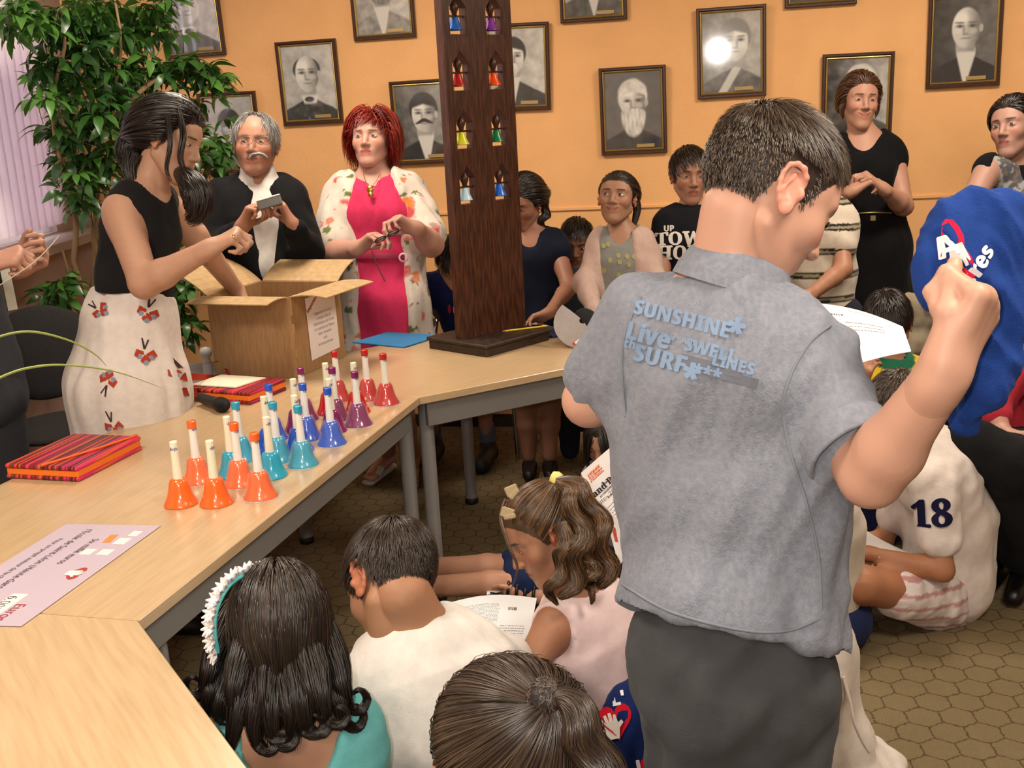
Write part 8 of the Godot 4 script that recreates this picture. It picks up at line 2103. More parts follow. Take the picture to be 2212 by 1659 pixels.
func head(b: Buf, o: Dictionary) -> Transform3D:
	# o: at, face, up, size, skin, lip, brow, root (scalp colour), eye, fine, smile, line (lifts the hairline), ears
	var z: Vector3 = o.face.normalized()
	var x: Vector3 = (o.up as Vector3).cross(z).normalized()
	var y := z.cross(x)
	var s: float = o.get("size", 1.0)
	var wide: Vector3 = o.get("wide", Vector3.ONE)
	var tf := Transform3D(Basis(x * s * wide.x, y * s * wide.y, z * s * wide.z), o.at)
	var m: Array = head_fine if o.get("fine", false) else head_mid
	var skin: Color = o.skin
	var lip: Color = o.get("lip", Color(skin.r * 0.92, skin.g * 0.6, skin.b * 0.62))
	var blush: Color = o.get("blush", Color(minf(skin.r * 1.06, 1.0), skin.g * 0.86, skin.b * 0.84))
	var brow: Color = o.get("brow", Color(0.05, 0.03, 0.02))
	var root: Color = o.get("root", brow)
	var lift: float = o.get("line", 0.0)
	var smile: float = o.get("smile", 0.0)
	var bald: float = o.get("bald", 0.0)
	var vs: PackedVector3Array = m[0].duplicate()
	var cs := PackedColorArray()
	cs.resize(vs.size())
	for i in vs.size():
		var p := vs[i]
		var c := skin
		var ax := absf(p.x)
		if p.y > hairline(p.z) + lift + (bald if p.z > 0.0 else bald * 0.3) and (p.z < 0.094):
			c = root
		elif p.z > 0.03:
			var dm := Vector2(p.x / 0.023, (p.y + 0.062 - smile * ax * ax * 14.0) / 0.0105).length()
			if dm < 1.0 and p.z > 0.07:
				c = lip
				if absf(p.y + 0.0622) < 0.0016:
					c = Color(lip.r * 0.45, lip.g * 0.35, lip.b * 0.35)
			var db := Vector2((ax - 0.03) / 0.019, (p.y - 0.0285 + pow((ax - 0.033) / 0.02, 2.0) * 0.003) / 0.0038).length()
			if db < 1.0:
				c = brow
			var dk := Vector2((ax - 0.042) / 0.024, (p.y + 0.025) / 0.02).length()
			if dk < 1.0 and c == skin:
				c = skin.lerp(blush, 1.0 - dk * dk)
		if smile > 0.0 and p.z > 0.04 and p.y < -0.01 and p.y > -0.1:
			var w := exp(-pow((p.y + 0.062) / 0.018, 2.0)) * smoothstep(0.004, 0.026, ax) * (1.0 - smoothstep(0.026, 0.055, ax)) * smile
			vs[i] += Vector3(signf(p.x) * 0.007, 0.012, -0.002) * w
			var w2 := exp(-Vector2((ax - 0.038) / 0.014, (p.y + 0.03) / 0.012).length_squared()) * smile
			vs[i] += Vector3(0, 0.0, 0.005) * w2
		cs[i] = c
	var k := Buf.new()
	k.v = vs
	k.ix = m[2]
	k.v = tf * vs
	var nn := Field.normals_of(k.v, k.ix)
	var base := b.v.size()
	b.put([k.v, nn, k.ix], skin)
	for i in vs.size():
		b.c[base + i] = cs[i]
	# ears
	var er: Color = o.get("ear", Color(minf(skin.r * 1.08, 1.0), skin.g * 0.8, skin.b * 0.74))
	var es: float = o.get("ears", 1.0)
	if es > 0.0:
		for sd: float in [-1.0, 1.0]:
			var bs := Basis(Vector3.UP, sd * 0.38) * Basis(Vector3.RIGHT, -0.16)
			var et := tf * Transform3D(bs, Vector3(sd * 0.0745, -0.004, -0.006)) * Transform3D(Basis.from_scale(Vector3(sd * es, es, es)), Vector3.ZERO)
			var ev: PackedVector3Array = et * (ear_mesh[0] as PackedVector3Array)
			var ei: PackedInt32Array = ear_mesh[2].duplicate()
			if sd < 0.0:
				ei.reverse()
			b.put([ev, Field.normals_of(ev, ei), ei], er)
	# eyes: ball, iris, pupil and the lash line
	if o.get("eyes", true):
		var look: Vector3 = o.get("look", Vector3(0, -0.05, 1))
		var open: float = o.get("open", 1.0)
		for sd: float in [-1.0, 1.0]:
			var c0 := Vector3(sd * 0.0315, 0.0055, 0.0768)
			var R := 0.0122
			var rows := 9
			var cols := 13
			var ev := PackedVector3Array()
			var en := PackedVector3Array()
			var ec := PackedColorArray()
			var ei := PackedInt32Array()
			for j in rows:
				for i in cols:
					var u := lerpf(-1.0, 1.0, i / float(cols - 1))
					var hgt := sqrt(maxf(0.0, 1.0 - u * u)) * 0.42 * open
					var w := lerpf(-0.85, 1.1, j / float(rows - 1)) * hgt
					var d := Vector3(u * 0.86, w, 0)
					d.z = sqrt(maxf(0.02, 1.0 - d.x * d.x - d.y * d.y))
					ev.append(tf * (c0 + d * R * Vector3(1.12, 1.0, 0.78)))
					en.append((tf.basis * d).normalized())
					var a := d.angle_to(look + Vector3(-sd * 0.05, 0, 0))
					var col := Color(0.62, 0.57, 0.53)
					if a < 0.2:
						col = Color(0.008, 0.006, 0.006)
					elif a < 0.52:
						col = o.get("eye", Color(0.09, 0.045, 0.02))
					if j >= rows - 2 or j == 0:
						col = Color(brow.r * 0.6, brow.g * 0.6, brow.b * 0.6) if j else skin * 0.75
					ec.append(col)
			for j in rows - 1:
				for i in cols - 1:
					var q := j * cols + i
					ei.append_array(PackedInt32Array([q, q + cols, q + 1, q + 1, q + cols, q + cols + 1]))
			base = b.v.size()
			b.put([ev, en, ei], Color.WHITE)
			for i in ev.size():
				b.c[base + i] = ec[i]
	return tf

# ---------------------------------------------------------------- hands
func hand(f: Field, wrist: Vector3, dir: Vector3, palm: Vector3, s: float, curl: Array, left := false, spread := 1.0, thumb := Vector3(0.8, 0.62, 0.3)) -> void:
	var y := dir.normalized()
	var z := (palm - y * palm.dot(y)).normalized()
	var x := y.cross(z) * (-1.0 if left else 1.0)
	var g := Transform3D(Basis(x, y, z) * s, wrist)
	var kx := [0.031, 0.0105, -0.010, -0.029]
	var ky := [0.09, 0.094, 0.089, 0.079]
	var ln := [[0.042, 0.026, 0.02], [0.047, 0.03, 0.021], [0.043, 0.028, 0.02], [0.033, 0.02, 0.018]]
	var rr := [0.0092, 0.0094, 0.0088, 0.0078]
	f.add(g * Vector3(0, -0.012, 0), g * Vector3(0, 0.012, 0), 0.024 * s, 0.024 * s, 0.02, x, 1.1, 0.85)
	for i in 4:
		var kn := Vector3(kx[i], ky[i], -0.001)
		f.add(g * Vector3(kx[i] * 0.62, 0.014, 0), g * kn, 0.0135 * s, 0.0118 * s, 0.018 * s)
		var d := Vector3(kx[i] * 1.2 * spread, 1.0, 0).normalized()
		var c: float = curl[i + 1]
		var p := kn
		var a := 0.0
		var turn := [1.45 * c, 1.75 * c, 1.05 * c]
		for q in 3:
			a += turn[q]
			var dd := Vector3(d.x * cos(a), d.y * cos(a), sin(a))
			var e: Vector3 = p + dd * ln[i][q]
			var r0: float = rr[i] * (1.0 - 0.1 * q)
			f.add(g * p, g * e, r0 * s, r0 * 0.9 * s, 0.006 * s if q else 0.008 * s)
			p = e
	var t := thumb.normalized()
	var c0: float = curl[0]
	var tp := Vector3(0.017, 0.02, 0.006)
	var bend := Vector3(-0.5, 0.75, 0.42).normalized()
	var tl := [0.045, 0.034, 0.027]
	var tr := [0.0145, 0.0105, 0.0096, 0.0082]
	for q in 3:
		var e: Vector3 = tp + t * tl[q]
		f.add(g * tp, g * e, tr[q] * s, tr[q + 1] * s, 0.014 * s if q == 0 else 0.005 * s)
		tp = e
		t = t.lerp(bend, 0.25 + 0.5 * c0).normalized()
	f.ball(g * Vector3(0.016, 0.035, 0.008), Vector3(0.017, 0.026, 0.012) * s, 0.012 * s, z, y)

# ---------------------------------------------------------------- hair
func strand(b: Buf, pts: PackedVector3Array, nor: PackedVector3Array, w: float, col: Color, tip := 0.3) -> void:
	# a thin rounded ribbon: three vertices across, bulging outwards
	var o := b.v.size()
	var last := pts.size() - 1
	for i in pts.size():
		var t := (pts[mini(i + 1, last)] - pts[maxi(i - 1, 0)]).normalized()
		var up := nor[i]
		var sd := t.cross(up).normalized()
		up = sd.cross(t)
		var r := w * (lerpf(1.0, tip, pow(i / float(last), 2.0)))
		b.v.append(pts[i] - sd * r)
		b.v.append(pts[i] + up * r * 0.7)
		b.v.append(pts[i] + sd * r)
		b.n.append((up - sd * 0.9).normalized())
		b.n.append(up)
		b.n.append((up + sd * 0.9).normalized())
		b.c.append(col)
		b.c.append(col)
		b.c.append(col)
		if i:
			for k in 2:
				var q := o + (i - 1) * 3 + k
				b.ix.append_array(PackedInt32Array([q, q + 3, q + 1, q + 1, q + 3, q + 4]))

func tint(rng: RandomNumberGenerator, cols: Array) -> Color:
	var a: Color = cols[rng.randi() % cols.size()]
	var k := rng.randf_range(0.75, 1.25)
	return Color(a.r * k, a.g * k, a.b * k)

func hair(b: Buf, tf: Transform3D, o: Dictionary) -> void:
	# roots on the scalp; each strand walks along the head by its style, staying outside the skull
	# o: n, len, width, cols, style (short, tie, down), whorl, lift, tie, part, curl, seed, keep (Callable), bodies [[centre, radius]] in head space, line
	var rng := RandomNumberGenerator.new()
	rng.seed = o.get("seed", 1)
	var cc := Vector3(0, 0.03, -0.012)
	var rad := Vector3(0.0765, 0.09, 0.0965)
	var style: String = o.get("style", "short")
	var whorl: Vector3 = o.get("whorl", Vector3(0.01, 0.085, -0.075))
	var lift: float = o.get("lift", 0.35)
	var tie: Vector3 = o.get("tie", Vector3(0, 0.07, -0.11))
	if o.has("tie_at"):
		tie = tf.affine_inverse() * o.tie_at
	var part: float = o.get("part", 0.0)
	var puff: float = o.get("puff", 0.006)
	var down := (tf.basis.orthonormalized().inverse() * Vector3.DOWN).normalized()
	var gw: float = o.get("grav", 0.25)
	var curl: float = o.get("curl", 0.0)
	var lift_line: float = o.get("line", 0.0)
	var bodies: Array = o.get("bodies", [])
	var steps: int = o.get("steps", 4)
	var made := 0
	var guard := 0
	var fn := FastNoiseLite.new()
	fn.seed = rng.seed
	fn.frequency = o.get("clump", 38.0)
	while made < o.n and guard < o.n * 12:
		guard += 1
		var d := Vector3(rng.randfn(), rng.randfn(), rng.randfn()).normalized()
		var p := cc + d * rad
		if p.y < hairline(p.z) + lift_line + rng.randf_range(-0.003, 0.003) or p.z > 0.088:
			continue
		if o.has("keep") and not o.keep.call(p):
			continue
		made += 1
		var nn := (d / rad).normalized()
		var ln: float = o.len * rng.randf_range(0.75, 1.15)
		if o.has("lens"):
			ln *= o.lens.call(p)
		var go: Vector3
		match style:
			"short":
				go = (p - whorl)
				if o.has("comb"):
					go = go.normalized() + o.comb
			"tie":
				go = tie - p
			_:
				go = Vector3(signf(p.x - part) * (0.6 if p.z > 0.0 else 0.1), -1.0, -0.35 if p.z < 0.05 else 0.1)
		go -= nn * go.dot(nn)
		go = go.normalized()
		var cl: float = fn.get_noise_3dv(p) * o.get("mess", 0.5)
		go = (go + nn.cross(go) * cl).normalized()
		var v := (go + nn * lift * rng.randf_range(0.6, 1.4)).normalized()
		var st := ln / steps
		var off := puff * rng.randf_range(0.1, 1.0)
		var pts := PackedVector3Array()
		var nrs := PackedVector3Array()
		var ph := rng.randf() * TAU
		p += nn * off * (0.2 if style != "short" else 0.0)
		var run := 0.0
		for i in steps + 1:
			var e := (p - cc) / rad
			var nr := (e / rad).normalized()
			pts.append(tf * p)
			nrs.append((tf.basis * nr).normalized())
			if i == steps:
				break
			var want := go
			match style:
				"short":
					want = go - nr * go.dot(nr) + nr * lift * 0.6
				"tie":
					var to := tie - p
					if to.length() < 0.012:
						break
					want = to.normalized() + cl * nr.cross(to.normalized()) * 0.25
					want -= nr * want.dot(nr) * (0.9 if to.length() > 0.05 else 0.3)
				_:
					want = (go - nr * go.dot(nr)) * maxf(0.0, 1.0 - run / 0.1) + down * (0.35 + run * 9.0)
			want = want.normalized() + down * gw
			if curl > 0.0:
				var ang: float = ph + run * o.get("turns", 60.0)
				var s1 := v.cross(Vector3(0.3, 0.2, 1)).normalized()
				want += (s1 * cos(ang) + v.cross(s1) * sin(ang)) * curl * smoothstep(0.06, 0.16, run)
			v = v.lerp(want.normalized(), 0.55).normalized()
			p += v * st
			run += st
			e = (p - cc) / (rad + Vector3(off, off, off))
			var el := e.length()
			if el < 1.0:
				p = cc + e / el * (rad + Vector3(off, off, off))
			for bd in bodies:
				var q: Vector3 = p - bd[0]
				if q.length() < bd[1] + off:
					p = bd[0] + q.normalized() * (bd[1] + off)
		if pts.size() > 1:
			strand(b, pts, nrs, o.get("width", 0.0012) * tf.basis.get_scale().x * rng.randf_range(0.7, 1.3), tint(rng, o.cols), o.get("tip", 0.25))

func lock(b: Buf, path: PackedVector3Array, radii: Array, n: int, w: float, cols: Array, seed_: int, helix := 0.0, turns := 3.0, steps := 14, frizz := 0.15) -> void:
	# a bundle of strands about a guide curve in world space
	var rng := RandomNumberGenerator.new()
	rng.seed = seed_
	var cv := Curve3D.new()
	for p in path:
		cv.add_point(p)
	for i in path.size():
		var t := (path[mini(i + 1, path.size() - 1)] - path[maxi(i - 1, 0)]) * 0.22
		cv.set_point_in(i, -t)
		cv.set_point_out(i, t)
	var total := cv.get_baked_length()
	for k in n:
		var ang := rng.randf() * TAU
		var rr := sqrt(rng.randf())
		var ph := rng.randf() * 0.5
		var stop := rng.randf_range(0.78, 1.0)
		var pts := PackedVector3Array()
		var nrs := PackedVector3Array()
		var ref := Vector3(0.31, 0.2, 0.93)
		var wob := rng.randf() * TAU
		for i in steps + 1:
			var u := i / float(steps) * stop
			var c := cv.sample_baked(u * total, true)
			var c2 := cv.sample_baked(minf(u * total + 0.01, total), true)
			var t := (c2 - c)
			if t.length() < 1e-5:
				t = c - cv.sample_baked(u * total - 0.01, true)
			t = t.normalized()
			var s1 := t.cross(ref).normalized()
			var s2 := t.cross(s1)
			var r: float = 0.0
			var x := u * (radii.size() - 1)
			r = lerpf(radii[int(floorf(x))], radii[mini(int(ceilf(x)), radii.size() - 1)], x - floorf(x))
			var a := ang + sin(u * 5.0 + wob) * frizz * 2.0
			var off := (s1 * cos(a) + s2 * sin(a)) * rr * r
			if helix > 0.0:
				var ha := u * turns * TAU + ph
				off = off * 0.6 + (s1 * cos(ha) + s2 * sin(ha)) * helix * smoothstep(0.0, 0.35, u)
			pts.append(c + off)
			nrs.append((off + Vector3(0, 0.003, 0)).normalized())
		strand(b, pts, nrs, w * rng.randf_range(0.7, 1.3), tint(rng, cols), 0.35)

# ---------------------------------------------------------------- nodes, materials, shapes
var used := {}
func numbered(called: String) -> String:
	if not used.has(called):
		used[called] = 0
		return called
	used[called] += 1
	return "%s_%03d" % [called, used[called]]
func thing(called: String, label: String, category: String, at := Vector3.ZERO, group := "") -> Node3D:
	var o := Node3D.new()
	o.name = numbered(called)
	o.position = at
	o.set_meta("label", label)
	o.set_meta("category", category)
	if group:
		o.set_meta("group", group)
	add_child(o)
	return o
func part(called: String, b: Buf, m: Material, parent: Node3D, label := "") -> MeshInstance3D:
	# the buffer is in world space; the node sits at its parent's origin
	var off := Vector3.ZERO
	var q: Node = parent
	while q and q != self:
		off += (q as Node3D).position
		q = q.get_parent()
	return part_local(called, b.mesh(off), m, parent, label)
func part_local(called: String, mesh: Mesh, m: Material, parent: Node3D, label := "") -> MeshInstance3D:
	var o := MeshInstance3D.new()
	o.name = called
	o.mesh = mesh
	o.material_override = m
	if label:
		o.set_meta("label", label)
	parent.add_child(o, true)
	return o
func solo(called: String, label: String, category: String, b: Buf, m: Material, at: Vector3, group := "") -> MeshInstance3D:
	var o := MeshInstance3D.new()
	o.name = numbered(called)
	o.position = at
	o.mesh = b.mesh(at)
	o.material_override = m
	o.set_meta("label", label)
	o.set_meta("category", category)
	if group:
		o.set_meta("group", group)
	add_child(o)
	return o
func struct(called: String, b: Buf, m: Material, parent: Node3D = null, label := "") -> MeshInstance3D:
	var o := MeshInstance3D.new()
	o.name = called
	o.mesh = b.mesh()
	o.material_override = m
	if label:
		o.set_meta("label", label)
	if parent:
		parent.add_child(o, true)
	else:
		o.set_meta("kind", "structure")
		add_child(o)
	return o

func lin(r: float, g: float, b: float) -> Color:
	return Color(r, g, b).linear_to_srgb()
func mat(c: Color, rough := 0.6, metal := 0.0, spec := 0.5) -> StandardMaterial3D:
	var m := StandardMaterial3D.new()
	m.albedo_color = c
	m.roughness = rough
	m.metallic = metal
	m.metallic_specular = spec
	return m
func vmat(rough := 0.55, spec := 0.5) -> StandardMaterial3D:
	var m := mat(Color.WHITE, rough, 0.0, spec)
	m.vertex_color_use_as_albedo = true
	return m
func noise_tex(freq: float, seed_: int, ramp: Gradient = null, size := 256, octaves := 4, normal := false, bump := 4.0) -> NoiseTexture2D:
	var t := NoiseTexture2D.new()
	var fn := FastNoiseLite.new()
	fn.seed = seed_
	fn.frequency = freq
	fn.noise_type = FastNoiseLite.TYPE_SIMPLEX
	fn.fractal_octaves = octaves
	t.noise = fn
	t.width = size
	t.height = size
	t.seamless = true
	t.as_normal_map = normal
	t.bump_strength = bump
	if ramp:
		t.color_ramp = ramp
	return t
func ramp2(a: Color, b: Color) -> Gradient:
	var g := Gradient.new()
	g.set_color(0, a)
	g.set_color(1, b)
	return g
var cloth_bump: NoiseTexture2D
var cloth_tone: NoiseTexture2D
func cloth(c: Color, rough := 0.9, tone := true) -> StandardMaterial3D:
	# woven cloth: fine thread relief and slightly uneven dye
	if cloth_bump == null:
		cloth_bump = noise_tex(0.35, 3, null, 256, 2, true, 2.0)
		cloth_tone = noise_tex(0.03, 5, ramp2(Color(0.93, 0.93, 0.93), Color(1, 1, 1)), 256, 5)
	var m := mat(c, rough, 0.0, 0.25)
	if tone:
		m.albedo_texture = cloth_tone
	m.normal_enabled = true
	m.normal_texture = cloth_bump
	m.normal_scale = 0.35
	m.uv1_triplanar = true
	m.uv1_scale = Vector3(4, 4, 4)
	m.rim_enabled = true
	m.rim = 0.25
	m.rim_tint = 0.6
	return m
func cloth_v(rough := 0.9) -> StandardMaterial3D:
	var m := cloth(Color.WHITE, rough)
	m.vertex_color_use_as_albedo = true
	return m

func bx(b: Buf, at: Vector3, size: Vector3, basis := Basis(), bevel := 0.002, col := Color.WHITE) -> void:
	# a box with chamfered edges
	var h := size * 0.5
	var e := minf(bevel, minf(h.x, minf(h.y, h.z)) * 0.9)
	for ax in 3:
		for s: float in [-1.0, 1.0]:
			var n := Vector3.ZERO
			n[ax] = s
			var u := (ax + 1) % 3
			var w := (ax + 2) % 3
			var c := Vector3.ZERO
			c[ax] = h[ax] * s
			var q := []
			for k in [[-1, -1], [1, -1], [1, 1], [-1, 1]]:
				var p := c
				p[u] = k[0] * (h[u] - e)
				p[w] = k[1] * (h[w] - e)
				q.append(p)
			quad(b, at, basis, q, n, col)
			# the chamfer towards +u and -u on this face, once per edge
			for t: float in [-1.0, 1.0]:
				var n2 := Vector3.ZERO
				n2[ax] = s
				n2[u] = t
				var q2 := []
				for k in [-1.0, 1.0]:
					var p := Vector3.ZERO
					p[ax] = h[ax] * s
					p[u] = t * (h[u] - e)
					p[w] = k * (h[w] - e)
					q2.append(p)
				for k in [1.0, -1.0]:
					var p := Vector3.ZERO
					p[ax] = (h[ax] - e) * s
					p[u] = t * h[u]
					p[w] = k * (h[w] - e)
					q2.append(p)
				quad(b, at, basis, q2, n2.normalized(), col)
	for sx: float in [-1.0, 1.0]:
		for sy: float in [-1.0, 1.0]:
			for sz: float in [-1.0, 1.0]:
				var o := b.v.size()
				var n := Vector3(sx, sy, sz)
				for p in [Vector3(h.x, h.y - e, h.z - e), Vector3(h.x - e, h.y, h.z - e), Vector3(h.x - e, h.y - e, h.z)]:
					b.v.append(at + basis * (p * n))
					b.n.append((basis * n).normalized())
					b.c.append(col)
				b.ix.append_array(PackedInt32Array([o, o + 1, o + 2] if sx * sy * sz < 0 else [o, o + 2, o + 1]))
func quad(b: Buf, at: Vector3, basis: Basis, q: Array, n: Vector3, col: Color) -> void:
	var o := b.v.size()
	var flip: bool = ((q[1] - q[0]) as Vector3).cross(q[2] - q[0]).dot(n) > 0.0
	for p in q:
		b.v.append(at + basis * p)
		b.n.append((basis * n).normalized())
		b.c.append(col)
	b.ix.append_array(PackedInt32Array([o, o + 2, o + 1, o, o + 3, o + 2] if flip else [o, o + 1, o + 2, o, o + 2, o + 3]))
func face(b: Buf, q: Array, col := Color.WHITE, uvs: Array = []) -> void:
	var o := b.v.size()
	var n: Vector3 = ((q[2] - q[0]) as Vector3).cross(q[1] - q[0]).normalized()
	for p in q:
		b.v.append(p)
		b.n.append(n)
		b.c.append(col)
	for t in uvs:
		b.uv.append(t)
	b.ix.append_array(PackedInt32Array([o, o + 1, o + 2, o, o + 2, o + 3]))
func lathe(b: Buf, prof: Array, seg: int, tf := Transform3D(), col := Color.WHITE) -> void:
	# profile of [radius, height]; a repeated point makes a sharp edge
	var rows := prof.size()
	var o := b.v.size()
	var vs := PackedVector3Array()
	var ix := PackedInt32Array()
	for j in rows:
		for i in seg + 1:
			var a := TAU * i / seg
			vs.append(tf * Vector3(prof[j][0] * cos(a), prof[j][1], prof[j][0] * sin(a)))
	for j in rows - 1:
		for i in seg:
			var q := j * (seg + 1) + i
			ix.append_array(PackedInt32Array([q, q + seg + 1, q + 1, q + 1, q + seg + 1, q + seg + 2]))
	var ns := Field.normals_of(vs, ix)
	for j in rows:
		var a := j * (seg + 1)
		var m := (ns[a] + ns[a + seg]).normalized()
		ns[a] = m
		ns[a + seg] = m
	if prof[0][1] <= prof[rows - 1][1]:
		for t in range(0, ix.size(), 3):
			var k := ix[t]
			ix[t] = ix[t + 1]
			ix[t + 1] = k
		ns = Field.normals_of(vs, ix)
	b.put([vs, ns, ix], col)
func tube(b: Buf, pts: PackedVector3Array, r: Array, seg := 10, col := Color.WHITE, caps := true) -> void:
	var o := b.v.size()
	var last := pts.size() - 1
	var ref := Vector3.ZERO
	for i in pts.size():
		var t := (pts[mini(i + 1, last)] - pts[maxi(i - 1, 0)]).normalized()
		if ref == Vector3.ZERO:
			ref = t.cross(Vector3.UP if absf(t.y) < 0.9 else Vector3.RIGHT).normalized()
		ref = (ref - t * ref.dot(t)).normalized()
		var w := t.cross(ref)
		var rr: float = r[mini(i, r.size() - 1)]
		for k in seg:
			var a := TAU * k / seg
			var n := ref * cos(a) + w * sin(a)
			b.v.append(pts[i] + n * rr)
			b.n.append(n)
			b.c.append(col)
	for i in last:
		for k in seg:
			var q := o + i * seg + k
			var q1 := o + i * seg + (k + 1) % seg
			b.ix.append_array(PackedInt32Array([q, q + seg, q1, q1, q + seg, q1 + seg]))
	if caps:
		for e in [0, last]:
			var c := b.v.size()
			var n := (pts[e] - pts[1 if e == 0 else last - 1]).normalized()
			b.v.append(pts[e])
			b.n.append(n)
			b.c.append(col)
			for k in seg:
				b.v.append(b.v[o + e * seg + k])
				b.n.append(n)
				b.c.append(col)
			for k in seg:
				var i1 := c + 1 + k
				var i2 := c + 1 + (k + 1) % seg
				b.ix.append_array(PackedInt32Array([c, i1, i2] if e == 0 else [c, i2, i1]))
func curve(pts: Array, n: int) -> PackedVector3Array:
	var out := PackedVector3Array()
	var last := pts.size() - 1
	for i in n + 1:
		var u := i / float(n) * last
		var k := mini(int(u), last - 1)
		out.append((pts[k] as Vector3).cubic_interpolate(pts[k + 1], pts[maxi(k - 1, 0)], pts[mini(k + 2, last)], u - k))
	return out
func prism(b: Buf, poly: PackedVector2Array, y0: float, y1: float, bevel := 0.003, col := Color.WHITE, uvscale := 0.0) -> void:
	# a flat slab from an outline in x and z, its rims chamfered
	var inner := poly
	var off := Geometry2D.offset_polygon(poly, -bevel)
	if off.size() and off[0].size() == poly.size():
		inner = off[0]
		var best := 0
		for i in inner.size():
			if inner[i].distance_to(poly[0]) < inner[best].distance_to(poly[0]):
				best = i
		var rot := PackedVector2Array()
		for i in inner.size():
			rot.append(inner[(best + i) % inner.size()])
		if rot.size() > 1 and rot[1].distance_to(poly[1]) > rot[-1].distance_to(poly[1]):
			var r2 := PackedVector2Array([rot[0]])
			for i in range(rot.size() - 1, 0, -1):
				r2.append(rot[i])
			rot = r2
		inner = rot
	var tri := Geometry2D.triangulate_polygon(inner)
	for s in 2:
		var o := b.v.size()
		for p in inner:
			b.v.append(Vector3(p.x, y1 if s else y0, p.y))
			b.n.append(Vector3(0, 1 if s else -1, 0))
			b.c.append(col)
		for t in range(0, tri.size(), 3):
			var a := inner[tri[t]]
			var cw := (inner[tri[t + 1]] - a).cross(inner[tri[t + 2]] - a) > 0.0
			var k := [tri[t], tri[t + 1], tri[t + 2]] if cw == (s == 1) else [tri[t], tri[t + 2], tri[t + 1]]
			b.ix.append_array(PackedInt32Array([o + k[0], o + k[1], o + k[2]]))
	var c2 := Vector2.ZERO
	for p in poly:
		c2 += p / poly.size()
	var rings := [[inner, y1], [poly, y1 - bevel], [poly, y0 + bevel], [inner, y0]]
	for r in 3:
		for i in poly.size():
			var j := (i + 1) % poly.size()
			var A: PackedVector2Array = rings[r][0]
			var B: PackedVector2Array = rings[r + 1][0]
			var q := [Vector3(A[i].x, rings[r][1], A[i].y), Vector3(A[j].x, rings[r][1], A[j].y), Vector3(B[j].x, rings[r + 1][1], B[j].y), Vector3(B[i].x, rings[r + 1][1], B[i].y)]
			var ed := poly[j] - poly[i]
			var nn := Vector3(ed.y, 0, -ed.x).normalized()
			if Vector2(nn.x, nn.z).dot((poly[i] + poly[j]) * 0.5 - c2) < 0.0:
				nn = -nn
			nn = (nn + Vector3.UP * (1.0 if r == 0 else (-1.0 if r == 2 else 0.0))).normalized()
			quad(b, Vector3.ZERO, Basis(), q, nn, col)

# lettering laid on a surface: letters are cut from the font and each point slid along «into» until it meets the field
func letters(text: String, size: float, bold := false, serif := false) -> Array:
	var t := TextMesh.new()
	t.text = text
	var fnt := SystemFont.new()
	fnt.font_names = PackedStringArray(["Droid Serif" if serif else "Droid Sans"])
	fnt.font_weight = 700 if bold else 400
	t.font = fnt
	t.font_size = 48
	t.pixel_size = size / 36.0
	t.depth = 0.0
	t.curve_step = 3.0
	var a := t.get_mesh_arrays()
	if a.size() == 0 or a[0] == null:
		return []
	var ix: PackedInt32Array = a[Mesh.ARRAY_INDEX] if a[Mesh.ARRAY_INDEX] != null else PackedInt32Array(range(a[0].size()))
	if not bold:
		return [a[0], ix]
	# embolden: the outline is doubled with small shifts
	var vs := PackedVector3Array()
	var i2 := PackedInt32Array()
	for s: Vector3 in [Vector3(-0.035, 0, 0), Vector3(0.035, 0, 0), Vector3(0, 0.025, 0), Vector3(0, -0.025, 0)]:
		for k in ix:
			i2.append(k + vs.size())
		for p: Vector3 in a[0]:
			vs.append(p + s * size)
	return [vs, i2]
func lay(b: Buf, shape: Array, f: Field, at: Vector3, right: Vector3, up: Vector3, into: Vector3, gap := 0.0015, col := Color.WHITE) -> void:
	if shape.is_empty():
		return
	var vs := PackedVector3Array()
	for p: Vector3 in shape[0]:
		var q := at + right * p.x + up * p.y
		if f:
			q = f.hit(q, into)
		vs.append(q - into * gap)
	var ns := PackedVector3Array()
	ns.resize(vs.size())
	ns.fill(-into)
	var ix: PackedInt32Array = shape[1].duplicate()
	for t in range(0, ix.size(), 3):
		var n := (vs[ix[t + 2]] - vs[ix[t]]).cross(vs[ix[t + 1]] - vs[ix[t]])
		if n.dot(into) > 0.0:
			var k := ix[t]
			ix[t] = ix[t + 1]
			ix[t + 1] = k
	if f:
		ns = Field.normals_of(vs, ix)
		for i in ns.size():
			if ns[i].length() < 0.5:
				ns[i] = -into
	b.put([vs, ns, ix], col)
func poly_shape(pts: Array) -> Array:
	# a filled outline as [vertices, indices], cut finely enough to bend
	var pv := PackedVector2Array()
	for p in pts:
		pv.append(Vector2(p[0], p[1]))
	var tri := Geometry2D.triangulate_polygon(pv)
	var vs := PackedVector3Array()
	for p in pv:
		vs.append(Vector3(p.x, p.y, 0))
	return [vs, tri]
func disc_shape(rx: float, ry: float, n := 16) -> Array:
	var pts := []
	for i in n:
		pts.append([rx * cos(TAU * i / n), ry * sin(TAU * i / n)])
	return poly_shape(pts)

